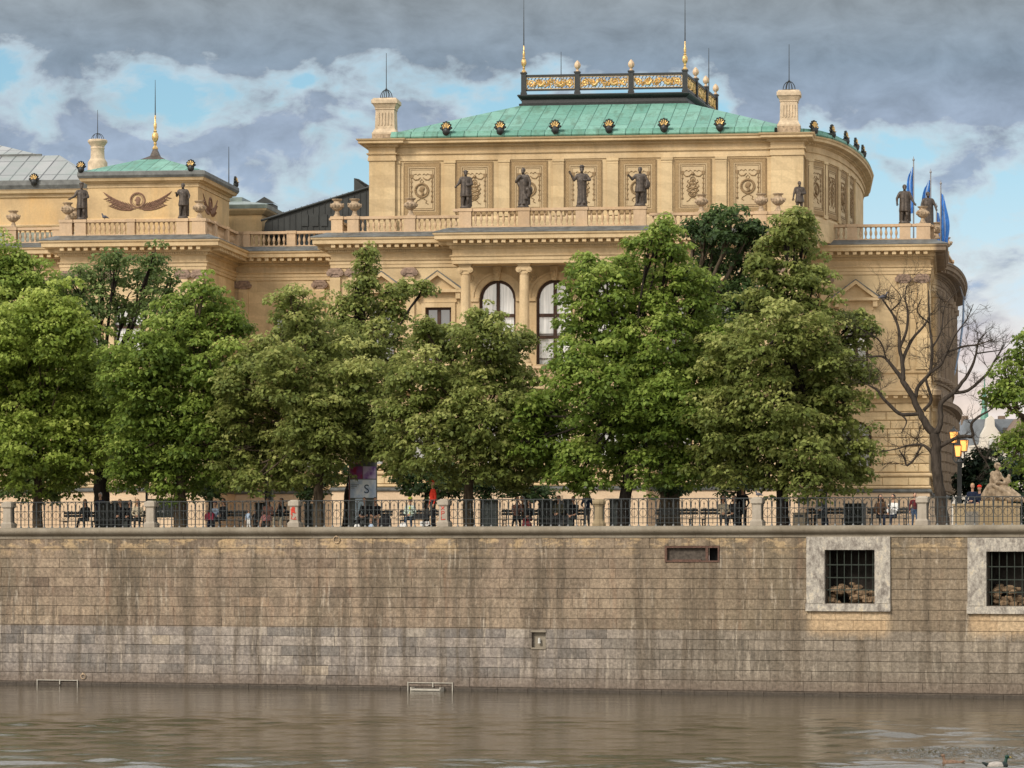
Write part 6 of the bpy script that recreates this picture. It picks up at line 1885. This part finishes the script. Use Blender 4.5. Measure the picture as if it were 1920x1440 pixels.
    # hair and hat
    if hair:
        H = []
        H.append(('e', V((0,hd[1]+.020,hd[2]+.032)), V((.090,.098,.100)), 0)); H.append(('e', V((0,hd[1]+.05,hd[2]-.03)), V((.085,.070,.085)), 0))
        if hairlen:
            for s in (-1,1): H.append(('c', V((s*.075,hd[1]+.02,hd[2])), V((s*.095,hd[1]+.01,hd[2]-.12-.18*hairlen)), .040*k, .030*k, 0))
            H.append(('c', V((0,hd[1]+.07,hd[2])), V((0,hd[1]+.09,hd[2]-.12-.22*hairlen)), .075*k, .05*k, 0))
        fuse('hair', H, [HAIR[hair]], t, .02*k, 1)
    if hat:
        mb = MB(); c = Vector(V(hd))
        mb.ell((c.x,c.y+.01,c.z+.065*k), (.102*k,.112*k,.078*k), 14, 8)
        if hat == 'cap': 
            mb.prism([(c.x-.07*k,c.z+.048*k),(c.x+.07*k,c.z+.048*k),(c.x+.06*k,c.z+.066*k),(c.x-.06*k,c.z+.066*k)], c.y-.20*k, c.y-.06*k)
        if hat == 'brim': mb.lathe(c.x, c.y, [(.17*k,c.z+.035*k),(.165*k,c.z+.055*k),(.09*k,c.z+.06*k)], 18)
        part('hat', mb, CL[hatc], t, 'auto')
    if held == 'book':
        mb = MB(); y = (hy-.40-ln*.3)*k; z = (hz+.26)*k
        mb.add([(-.15*k,y,z),(0,y+.02,z-.02),(.15*k,y,z),(.15*k,y-.12*k,z+.14*k),(0,y-.10*k,z+.12*k),(-.15*k,y-.12*k,z+.14*k)], [(0,1,4,5),(1,2,3,4)])
        o = part('open_book', mb, CL['white'], None); o.location = t.location; o.rotation_euler = t.rotation_euler
        tag(o, 'open white book held by the reader in the black cap', 'book')
    if held == 'phone':
        mb = MB(); mb.box(-.03*k,.045*k,(hy-.40)*k,(hy-.39)*k,(hz+.30)*k,(hz+.44)*k)
        o = part('phone', mb, M['black_iron'], None); o.location = t.location; o.rotation_euler = t.rotation_euler
        tag(o, 'dark phone held up by the person in a white shirt', 'phone')
    return t
B1 = 3.6
person('person seated alone in dark clothes on the leftmost bench', 160, B1, top='charcoal', bottom='black', hair='black', hairlen=.6, arms='lap', lean=.1)
person('person standing in a dark navy jacket against the thick black trunk', 188, 9.0, 'stand', 'navy', 'black', 'grey', arms='hip')
person('person seated in black with an orange-tanned face, left of the first visible pier', 226, B1+.1, top='black', bottom='black', hair='blond', arms='lap', lean=.15)
person('person seated in black with black hair between two companions, left of a pier', 243, B1+.2, top='black', bottom='black', hair='black', hairlen=.4, arms='lap', k=.97)
person('blond person in a white top seated at the end of the second bench', 258, B1+.1, top='cream', bottom='black', hair='blond', hairlen=.4, arms='lap', turn=.4)
person('child in a light blue top with purple hair, seated beside the magenta bag', 403, B1+.2, top='lightblue', bottom='navy', hair='brown', hat='beanie', hatc='purple', arms='lap', k=.92)
person('person in a black coat seated right of the child with the purple hat', 418, B1, top='black', bottom='black', hair='brown', hairlen=.3, arms='lap', turn=-.3)
person('small child in a white and blue top standing by the bench', 466, 2.2, 'stand', 'lightblue', 'white', 'brown', arms='down', k=.50)
person('small child in black standing next to the child in white and blue', 478, 2.4, 'stand', 'black', 'black', 'black', arms='down', k=.48)
person('woman in a pink dress with long brown hair, seated left of the red graffiti pier', 502, B1, top='rose', bottom='pink', hair='brown', hairlen=.8, arms='lap', skirt=True, lean=.05)
person('woman in a black top and cream trousers with both hands at her face', 527, B1, top='black', bottom='cream', hair='black', hairlen=.8, arms='face', sleeves=False, legs=1)
person('man in black top and black trousers sitting hunched forward, in front of the poster column', 686, B1, top='black', bottom='black', hair='black', arms='knees', lean=.25, sleeves=False, legs=1, shoes='white')
person('man in black top and tan shorts sitting to the right of the hunched man', 704, B1, top='black', bottom='tan', hair='brown', arms='knees', lean=.2, sleeves=False, shorts=True, turn=.3, shoes='white', legs=1)
person('person in a pale mint jacket over a yellow-green shirt with a yellow-green cap and jeans', 769, B1, top='mint', bottom='jeans', hair='brown', hat='cap', hatc='yellowgreen', arms='lap', inner='yellowgreen', turn=.2)
person('person standing in a bright red jacket and red cap with black trousers', 812, 1.6, 'stand', 'red', 'black', None, hat='cap', hatc='red', arms='down', turn=-.9, k=1.10, shoes='black', zlift=.12)
person('person leaning forward in a dark vest with rosy sleeves, left one of the couple', 969, B1, top='rose', bottom='black', hair='brown', arms='face', lean=.25, turn=.5, inner='black')
person('person in a brown top holding a white cup to the face', 981, B1+.1, top='brown', bottom='black', hair='grey', arms='one', lean=.1, turn=-.4)
person('small person with black hair in black, sitting beside the person with the white cup', 992, B1-.5, top='black', bottom='maroon', hair='black', hairlen=.6, arms='lap', k=.86)
person('person in a bulky olive-grey coat, seated left of the person in black', 1047, B1, top='olive', bottom='charcoal', hair='brown', arms='lap', k=1.02)
person('person in black with clasped hands between the olive coat and the dark suit', 1075, B1, top='black', bottom='black', hair='brown', arms='knees', k=1.0, lean=.05, sleeves=False)
person('man in a dark suit and white shirt leaning beside the ochre pier', 1101, 3.0, 'lean', 'navy', 'charcoal', 'black', arms='one', inner='white', k=.92)
person('person in a cream sweater seated with hands in the lap, left of the pigeon pier', 1356, B1, top='cream', bottom='charcoal', hair='brown', hairlen=.5, arms='lap', turn=.3)
person('person in charcoal seated next to the cream sweater', 1376, B1+.1, top='charcoal', bottom='black', hair='brown', hairlen=.3, arms='lap')
person('person standing in black with black hair beside the pigeon pier', 1393, 4.2, 'stand', 'black', 'black', 'black', arms='hip', k=.98, hairlen=.4)
person('reader in a grey jacket and black cap with an open book', 1540, B1, top='grey', bottom='charcoal', hair='black', hat='cap', hatc='black', arms='read', held='book', legs=1)
person('black-haired person in dark brown, left one of the couple near the bare tree', 1651, B1, top='brown', bottom='black', hair='black', hairlen=.5, arms='one', turn=.4, inner='maroon')
person('person in a white shirt and dark jeans looking at a phone', 1674, B1, top='white', bottom='navy', hair='black', arms='phone', held='phone', turn=-.3, legs=1)
person('person in maroon and blue jeans half hidden behind the grey pier by the bare tree', 1715, 2.4, 'lean', 'maroon', 'jeans', 'brown', arms='down', k=.80, turn=.4)
person('tan-haired person in dark blue sitting behind the stone plinth, right of the lamp post', 1823, 24, top='navy', bottom='navy', hair='blond', arms='lap', zlift=.72, k=1.1)
person('person in a red hat and dark blue jacket sitting behind the stone plinth', 1836, 24, top='navy', bottom='navy', hair='brown', hat='beanie', hatc='red', arms='lap', zlift=.62, k=1.1)

# ------------------------------------------------------------------ benches
M['slat'] = plain('dark_painted_bench_slats', (.035,.035,.033), .5, .35, 10)
def bench():
    t = thing('park_bench', 'x', 'bench', (0,0,0), 0, 'dark benches along the promenade')
    L = 1.9
    mb = MB()
    for k in range(4): mb.box(-L/2,L/2,-.22+k*.115,-.125+k*.115,.42,.45)
    part('seat', mb, M['slat'], t)
    mb = MB()
    for k in range(2): mb.box(-L/2,L/2,.27+k*.02,.30+k*.02,.62+k*.13,.73+k*.13)
    part('backrest', mb, M['slat'], t)
    for s in (-1,1):
        mb = MB(); x = s*.72
        mb.tube([(x,-.20,0),(x,-.16,.22),(x,-.20,.41)], .028, 6); mb.tube([(x,.30,0),(x,.20,.25),(x,.24,.42),(x,.32,.88)], .028, 6); mb.box(x-.025,x+.025,-.22,.25,.38,.42)
        mb.tube([(x,-.18,.05),(x,.05,.16),(x,.28,.05)], .018, 5)
        part('leg', mb, M['black_iron'], t, 'auto')
    return t
BEN = [(150,'leftmost bench, with one person in dark clothes'),(238,'bench carrying three people left of a pale pier'),(424,'bench with the child and the person in a black coat'),
       (515,'bench under the women in pink and black'),(694,'bench with the two men in black in front of the poster column'),(783,'bench with the person in a yellow-green cap'),
       (975,'bench with the couple right of the central trunk'),(1062,'bench with the olive coat and the person in black'),(1265,'empty bench in front of the wide grey trunk'),
       (1350,'bench with the cream sweater and charcoal pair'),(1550,'bench with the reader in a black cap'),(1665,'bench with the couple near the bare tree')]
b0 = None
for px, lab in BEN:
    o = bench() if b0 is None else copy_tree(b0)
    b0 = b0 or o
    o.location = QUAY.w(QUAY.u(px,B1+.12), B1+.12, GZ); o.rotation_euler.z = -QUAY.a; o['label'] = 'dark ' + lab
# ------------------------------------------------------------------ street furniture
def qthing(name, label, cat, px, back, turn=0, group=None, z=GZ): return thing(name, label, cat, tuple(QUAY.w(QUAY.u(px,back),back,z)), -QUAY.a+turn, group)
t = qthing('litter_bin', 'square stone-clad litter bin between the dark pole and the reader', 'bin', 1501, 2.6)
mb = MB(); mb.frustum(0,0,0,.62,.27,.27,.26,.26); mb.box(-.29,.29,-.29,.29,.621,.67); part('body', mb, plain('brown_pebble_concrete', (.13,.11,.08), .95, .4, 20, bump=.7), t)
mb = MB(); mb.box(-.2,.2,-.272,-.262,.48,.57); part('opening', mb, M['darkint'], t)
M['cab'] = plain('grey_green_cabinet_paint', (.10,.11,.10), .5, .2, 3); M['cabd'] = plain('black_green_cabinet_paint', (.02,.024,.02), .5, .3, 3)
t = qthing('notice_board', 'grey-green notice board on posts with small white stickers, behind the forked trunk', 'sign', 312, 6.5)
mb = MB(); mb.box(-.95,.95,-.05,.05,.62,1.42); mb.box(-1,1,-.07,.07,1.421,1.47); part('board', mb, M['cab'], t)
for x in (-.8,.45): mb = MB(); mb.box(x-.04,x+.04,-.04,.04,0,.619); part('post', mb, M['cab'], t)
mb = MB(); mb.box(-.22,-.06,-.056,-.051,.84,.95); mb.box(-.5,-.32,-.056,-.051,.86,.92); part('sticker', mb, CL['white'], t)
t = qthing('utility_cabinet', 'dark green double-door cabinet behind the bench left of the couple', 'cabinet', 1603, 5.5)
mb = MB(); mb.box(-.42,.42,-.25,.25,0,1.02); mb.box(-.46,.46,-.29,.29,1.021,1.08); part('body', mb, M['cabd'], t)
mb = MB(); mb.box(-.40,-.01,-.265,-.2501,.06,.98); mb.box(.01,.40,-.265,-.2501,.06,.98); mb.box(-.04,-.02,-.285,-.2651,.45,.6); part('door', mb, M['cabd'], t)
for (px, back, w, h, lab) in ((208,7.5,.45,1.25,'black cabinet beside the thick black trunk'),(1033,8.0,.5,1.28,'dark grey cabinet behind the olive coat person'),(590,8.5,.4,1.2,'grey-green cabinet behind the slim trunk right of the red graffiti pier')):
    t = qthing('utility_cabinet', lab, 'cabinet', px, back)
    mb = MB(); mb.box(-w,w,-.22,.22,0,h); mb.box(-w-.03,w+.03,-.25,.25,h+.001,h+.05); part('body', mb, M['cabd'] if px != 590 else M['cab'], t)
    mb = MB(); mb.box(-w+.04,-.01,-.235,-.2201,.08,h-.06); mb.box(.01,w-.04,-.235,-.2201,.08,h-.06); part('door', mb, M['cabd'], t)
for (px, back, py, r, lab) in ((275,8,885,.06,'thin black pole left of the forked trunk'),(1548,5.2,895,.07,'dark blue pole behind the reader in the black cap'),(499,7.5,880,.07,'black pole beside a grey box above the women on the bench')):
    t = qthing('lamp_pole', lab, 'pole', px, back)
    H = CZ+(HZ-py)/F*t.location.y-GZ+1.6
    mb = MB(); mb.lathe(0,0,[(r*1.9,0),(r*1.9,.35),(r*1.2,.5),(r,.6),(r*.8,H)],10); part('post', mb, CL['navy'] if px == 1548 else M['black_iron'], t, 'auto')
    if px == 499: mb = MB(); mb.box(.12,.32,-.1,.1,1.35,2.25); part('control_box', mb, M['cab'], t)
    if px == 1548: mb = MB(); mb.box(-.16,-.09,-.02,.02,1.2,1.62); part('sticker', mb, CL['lightblue'], t)
# advertising column
t = qthing('poster_column', 'advertising column covered in posters, blue-white one with a letter S', 'advertising column', 681, 4.6)
r = .62
mb = MB(); mb.lathe(0,0,[(r*1.05,0),(r*1.05,.2),(r,.22),(r,3.05),(r*1.1,3.1),(r*1.12,3.2),(r*.6,3.45),(.05,3.6)],28); part('drum', mb, M['cab'], t, 'auto')
def poster(name, a0, a1, z0, z1, c1, c2, rr=r+.012):
    mb = MB(); n = 10
    for i in range(n):
        p, q = a0+(a1-a0)*i/n, a0+(a1-a0)*(i+1)/n
        mb.poly([(rr*math.sin(p),-rr*math.cos(p),z0),(rr*math.sin(q),-rr*math.cos(q),z0),(rr*math.sin(q),-rr*math.cos(q),z1),(rr*math.sin(p),-rr*math.cos(p),z1)])
    m, k, bs, o = newmat('poster_'+name)
    tc = k.n('ShaderNodeTexCoord').outputs['Object']
    setc(k, bs, k.mix(k.ramp(k.noise(tc, 2.6, 4), [(.40,0),(.6,1)]), c1, c2), .5)
    return part(name, mb, m, t)
poster('poster', -.75, 1.5, 1.42, 2.22, (.45,.56,.72), (.78,.82,.86))
poster('poster', -.75, .35, 2.26, 2.80, (.32,.02,.05), (.22,.06,.22))
poster('poster', .38, 1.5, 2.26, 2.80, (.20,.06,.32), (.55,.45,.62))
poster('poster', -1.5, -.80, .45, 2.20, (.20,.01,.025), (.26,.02,.03))
poster('poster', -.2, .45, .3, 1.38, (.45,.58,.68), (.6,.68,.74))
poster('poster', -1.5, .2, 2.9, 3.02, (.6,.58,.55), (.5,.1,.05))
def txt(name, s, size, mat, parent, loc, rz):
    cu = bpy.data.curves.new(name, 'FONT'); cu.body = s; cu.size = size; cu.extrude = .004; cu.align_x = 'CENTER'
    o = bpy.data.objects.new('tmp', cu); COL.objects.link(o)
    dg = bpy.context.evaluated_depsgraph_get(); me = bpy.data.meshes.new_from_object(o.evaluated_get(dg)); bpy.data.objects.remove(o)
    me.materials.clear(); me.materials.append(mat)
    o = link(name, me, parent); o.location = loc; o.rotation_euler = (R(90),0,rz); return o
a = .62; txt('letter', 'S', .55, CL['jeans'], t, ((r+.03)*math.sin(a), -(r+.03)*math.cos(a), 1.62), a)
a = -1.12; txt('letter', '7', .42, CL['white'], t, ((r+.03)*math.sin(a), -(r+.03)*math.cos(a), 1.80), a)
mb = MB(); a = .02
for j in range(3):
    x0 = -.32; mb.box(x0,x0+.38-.1*j,-r-.03,-r-.02,1.98-j*.07,2.0-j*.07)
part('poster_text', mb, CL['grey'], t)
# bags and papers
def bag(px, back, lab, c, w, d, h, name='bag', cat='bag', z=GZ):
    t = qthing(name, lab, cat, px, back, z=z)
    mb = MB()
    mb.frustum(0,0,0,h*.75,w,d,w*.92,d*.8); mb.frustum(0,0,h*.75+.001,h,w*.92,d*.8,w*.6,d*.4)
    part('body', mb, CL[c] if c in CL else c, t)
    mb = MB(); mb.tube([(-w*.5,0,h*.95),(-w*.3,0,h+.14),(w*.3,0,h+.14),(w*.5,0,h*.95)], .012, 5); part('handle', mb, CL['charcoal'], t)
bag(394, B1-.2, 'magenta red bag resting on the bench left of the child in a purple hat', 'magenta', .22, .14, .34, z=GZ+.46)
bag(670, 2.3, 'white paper bag on the ground left of the hunched man', 'white', .13, .08, .24)
bag(696, 2.3, 'pale blue paper bag between the feet of the two men in black', 'lightblue', .10, .08, .25)
bag(722, 2.6, 'black backpack on the ground right of the man in tan shorts', 'black', .24, .2, .62)
bag(757, 2.4, 'white and blue plastic bag at the feet of the person in a yellow-green cap', 'white', .16, .1, .30)
bag(988, 2.2, 'maroon bag on the ground by the small person in black', 'maroon', .20, .12, .34)
for px, lab in ((792,'small white box with a blue mark below the black case'),(802,'small white box with a red mark beside the person in red')):
    t = qthing('paper_box', lab, 'box', px, 2.7, z=GZ+.16)
    mb = MB(); mb.box(-.085,.085,-.06,.06,0,.20); part('body', mb, CL['white'], t)
    mb = MB(); mb.box(-.025,.02,-.064,-.0601,.09,.14); part('mark', mb, CL['navy'] if px == 792 else CL['red'], t)
t = qthing('equipment_case', 'black equipment case lying on the bench between the yellow-green cap and the red jacket', 'case', 791, B1-.1, z=GZ+.46)
mb = MB(); mb.box(-.42,.32,-.12,.12,0,.16); mb.ell((.05,0,.16),(.30,.13,.10),10,6); part('body', mb, CL['charcoal'], t); mb = MB(); mb.tube([(-.1,0,.25),(-.05,0,.32),(.1,0,.32),(.15,0,.25)], .012, 5); part('handle', mb, CL['black'], t)
t = thing('coffee_cup', 'white paper cup held up by the person in brown', 'cup', tuple(QUAY.w(QUAY.u(983,B1-.2),B1-.2,GZ+1.08)), 0)
mb = MB(); mb.lathe(0,0,[(.028,0),(.038,.10),(.04,.11),(.03,.12)],10); part('cup', mb, CL['white'], t)

# ------------------------------------------------------------------ birds
def pigeon(px, py, loc, label, turn=0, k=1.0):
    t = thing('pigeon', label, 'bird', tuple(loc), turn)
    g = plain('pigeon_grey', (.10,.10,.12), .7, .3, 12)
    P = [('e',(0,0,.12*k),(.11*k,.065*k,.07*k),0),('c',(-.06*k,0,.14*k),(-.10*k,0,.22*k),.042*k,.026*k,0),('e',(-.105*k,0,.245*k),(.034*k,.028*k,.03*k),0),('c',(.08*k,0,.11*k),(.19*k,0,.07*k),.045*k,.018*k,0),('c',(-.13*k,0,.24*k),(-.155*k,0,.235*k),.009*k,.004*k,0)]
    def ex(ob):
        for s in (-1,1): ob.tube([(0,s*.025*k,.07*k),(0,s*.025*k,0),(-.03*k,s*.025*k,0)], .007*k, 4)
    fuse('body', P, [g], t, .012*k, 1, ex)
pigeon(0,0, QUAY.w(QUAY.u(1422,.22),.22,COPT+1.17), 'pigeon perched on the cap of the stone pier', -.3)
pigeon(0,0, bbase+bP(1657,562,0)+Vector((0,0,-.02)), 'grey pigeon perched high on a twig of the bare tree', PI, 1.25)
pigeon(0,0, HALL.w(U(196,0),0,zs0), 'small dark pigeon on the pavilion balustrade below the painted laurel', .4, 1.3)
def duck(px, py, label, drake, turn, k=1.0):
    Y = CZ*F/(py-HZ); X = (px-960)/F*Y
    t = thing('duck', label, 'duck', (X,Y,-.02), turn)
    white = CL['white']; brown = plain('brown_plumage', (.16,.10,.065), .8, .5, 30); dark = plain('dark_plumage', (.012,.02,.018), .4, .3, 10); green = plain('green_head', (.006,.035,.022), .35, .3, 10); yel = plain('yellow_bill', (.5,.38,.06), .5, .1, 10)
    grey = plain('pale_grey_plumage', (.33,.30,.27), .8, .3, 25)
    mats = [grey if drake else brown, dark if drake else brown, green if drake else brown, yel if drake else dark]
    P = [('e',(0,0,.07*k),(.22*k,.11*k,.10*k),0),('e',(.16*k,0,.08*k),(.10*k,.09*k,.09*k),1),('c',(-.20*k,0,.10*k),(-.30*k,0,.15*k),.05*k,.02*k,1),
         ('c',(.19*k,0,.10*k),(.22*k,0,.23*k),.045*k,.032*k,2),('e',(.235*k,0,.27*k),(.055*k,.04*k,.042*k),2),('c',(.28*k,0,.262*k),(.335*k,0,.252*k),.018*k,.012*k,3)]
    fuse('body', P, mats, t, .014*k, 1)
duck(1868,1441,'drake with a green head and pale grey body swimming at the bottom right', True, .1, 1.25)
duck(1786,1436,'brown female duck swimming left of the drake', False, PI-.2, 1.1)

# ------------------------------------------------------------------ sculpture on plinth
t = thing('stone_sculpture', 'sandstone sculpture of a draped seated female figure on a plinth, right of the lamp post', 'sculpture', tuple(QUAY.w(QUAY.u(1874,16),16,GZ+1.3)), -QUAY.a)
P = [('e',(0,0,.35),(.75,.42,.40),0),('c',(-.55,0,.2),(-.35,0,.6),.30,.26,0),('c',(.2,-.05,.55),(.85,-.15,.15),.26,.20,0),('c',(.1,-.1,.5),(.55,-.3,.1),.25,.2,0),('c',(.85,-.15,.15),(1.15,-.1,.02),.14,.1,0),
     ('e',(-.20,0,.95),(.26,.2,.30),0),('c',(-.28,0,1.22),(-.02,0,1.20),.15,.13,0),('e',(-.05,-.02,1.55),(.13,.14,.17),0),('e',(-.10,.03,1.60),(.16,.15,.16),0),('c',(-.12,0,1.28),(-.07,0,1.42),.09,.075,0),('e',(.07,-.03,1.54),(.03,.03,.03),0),
     ('c',(-.30,-.1,1.18),(-.10,-.25,.85),.10,.08,0),('c',(-.10,-.25,.85),(.30,-.25,.80),.08,.06,0),('c',(.0,.05,1.15),(.25,-.1,.95),.09,.07,0),('c',(.25,-.1,.95),(.42,-.15,1.05),.07,.05,0),
     ('e',(.42,-.15,.90),(.13,.12,.18),0),('e',(.46,-.15,1.13),(.08,.08,.09),0),('c',(-.45,-.2,.6),(.2,-.42,.1),.12,.10,0),('c',(-.2,-.35,.7),(.7,-.35,.2),.10,.08,0),('c',(-.5,.05,.5),(-.2,-.3,0),.14,.12,0)]
fuse('figure', P, [M['urn']], t, .035, 1)
t = thing('stone_plinth', 'long ochre stone plinth wall under the sculpture behind the rightmost railing', 'plinth', tuple(QUAY.w(QUAY.u(1850,16),16,GZ)), -QUAY.a)
a, b = QUAY.u(1792,16)-QUAY.u(1850,16), QUAY.u(1908,16)-QUAY.u(1850,16)
mb = MB(); mb.box(a,b,-.5,.5,0,1.1); mb.box(a-.05,b+.05,-.56,.56,1.101,1.2); mb.box(a+1.2,b-.4,-.4,.4,1.201,1.32); part('wall', mb, M['dress'], t)
mb = MB(); mb.box(a+.55,a+1.15,-.52,-.501,.1,.85); part('panel', mb, M['pier'], t)
# ornate lamp
t = qthing('ornate_street_lamp', 'black ornate street lamp with glowing orange lanterns beside the curved end of the hall', 'street lamp', 1799, 22)
Yl = t.location.y
def LZ(py): return CZ+(HZ-py)/F*Yl-GZ
def LX(px): return (px-1799)/F*Yl
mb = MB(); mb.lathe(0,0,[(.28,0),(.28,.5),(.16,.8),(.11,1.1),(.10,LZ(870)),(.16,LZ(866)),(.07,LZ(860)),(.06,LZ(815))],12)
part('post', mb, M['black_iron'], t, 'auto')
LM, k_, bs_, o_ = newmat('lit_orange_glass'); bs_.inputs['Base Color'].default_value = (.9,.5,.15,1); bs_.inputs['Emission Color'].default_value = (1,.36,.07,1); bs_.inputs['Emission Strength'].default_value = 1.0
for (px, py) in ((1788,820),(1808,836),(1797,846)):
    x, z = LX(px), LZ(py)
    mb = MB(); mb.tube([(0,0,LZ(862)),(x*.6,0,LZ(868)),(x*1.15,0,LZ(860)),(x,0,z-.30)], .04, 5)
    mb.frustum(x,0,z+.26,z+.42,.19,.19,.04,.04); mb.box(x-.12,x+.12,-.12,.12,z-.30,z-.25); mb.ell((x,0,z+.46),(.04,.04,.06),6,4)
    for sx_ in (-1,1):
        for sy_ in (-1,1): mb.tube([(x+sx_*.11,sy_*.11,z-.25),(x+sx_*.17,sy_*.17,z+.26)], .014, 4)
    arm = part('lantern', mb, M['black_iron'], t)
    mb = MB(); mb.frustum(x,0,z-.24,z+.255,.10,.10,.155,.155); part('glass', mb, LM, arm)

# ------------------------------------------------------------------ distant houses
FAR = Frame(0, 330, 0)
def FU(px, v=0): return FAR.u(px, v)
def FZ(py, v=0): return CZ+(HZ-py)/F*(330+v)
M['farwall'] = plain('pale_render', (.58,.54,.47), .9, .12, .5); M['farroof'] = plain('blue_grey_slate', (.16,.18,.20), .6, .25, 1.0); M['brownroof'] = plain('brown_tile_roof', (.17,.12,.085), .8, .25, 2)
o0 = (FU(1855),330,GZ)
t = thing('town_house', 'distant white town house with a blue-grey mansard roof and curved gable', 'building', o0)
def L(px, py): return (FU(px)-o0[0], FZ(py)-GZ)
mb = MB(); mb.prism([L(1795,985)[:1]+(0,),(L(1905,985)[0],0),L(1905,826),L(1795,838)], 0, 12); part('wall', mb, M['farwall'], t)
mb = MB(); mb.prism([L(1795,838),L(1905,826),L(1925,785),L(1812,786)], .3, 11); part('roof', mb, M['farroof'], t)
mb = MB(); mb.prism([L(1832,890),L(1890,890),L(1880,832),L(1871,812),L(1862,800),L(1861,785),L(1855,780),L(1848,785),L(1846,800),L(1838,815),L(1834,840)], -1.2, .2)
g = part('gable', mb, M['farwall'], t)
mb = MB(); x0, z0 = L(1850,843); x1, z1 = L(1861,828); mb.prism([(x0,z0),(x1,z0),(x1,z1),((x0+x1)/2,z1+.3),(x0,z1)], -1.26, -1.21); part('window', mb, M['glass'], g)
mb = MB(); x0, z0 = L(1880,812); x1, z1 = L(1900,802); mb.box(x0,x1,-.3,2,z0,z1); part('dormer', mb, M['dglass'], t)
for px in (1815,1885): mb = MB(); x, z = L(px,788); mb.box(x-.3,x+.3,2,3,z-.5,z+.5); part('chimney', mb, M['brownroof'], t)
o1 = (FU(1915),322,GZ)
t = thing('town_house', 'distant house with a brown tiled roof at the right edge of the photo', 'building', o1)
def L1(px, py): return ((px-960)/F*322-o1[0], CZ+(HZ-py)/F*322-GZ)
mb = MB(); mb.box(L1(1895,0)[0],L1(1990,0)[0],0,10,0,L1(0,835)[1]); part('wall', mb, M['farwall'], t)
mb = MB(); mb.prism([L1(1885,832),L1(2000,832),L1(1975,770),L1(1925,780)], -.4, 10.4); part('roof', mb, M['brownroof'], t)
for px in (1903,1916): mb = MB(); x, z = L1(px,860); mb.box(x-.35,x+.35,-.06,-.01,z-.7,z+.7); part('window', mb, M['dglass'], t)
o2 = ((1846-960)/F*400,400,GZ)
t = thing('church_tower', 'distant slender green copper church spire beyond the town house', 'tower', o2)
s = 400/F; z = lambda py: CZ+(HZ-py)*s-GZ
mb = MB(); mb.lathe(0,0,[(7*s,0),(7*s,z(800)),(8.5*s,z(798)),(8.5*s,z(790))],8); part('shaft', mb, M['farwall'], t)
mb = MB(); mb.lathe(0,0,[(8*s,z(789)),(7*s,z(775)),(4.5*s,z(765)),(5.5*s,z(755)),(4*s,z(742)),(1.6*s,z(730)),(.8*s,z(712)),(.3*s,z(700))],10); part('spire', mb, M['copper'], t, 'auto')
print('LEAVES', NLEAF, 'OBJ', len(bpy.data.objects))
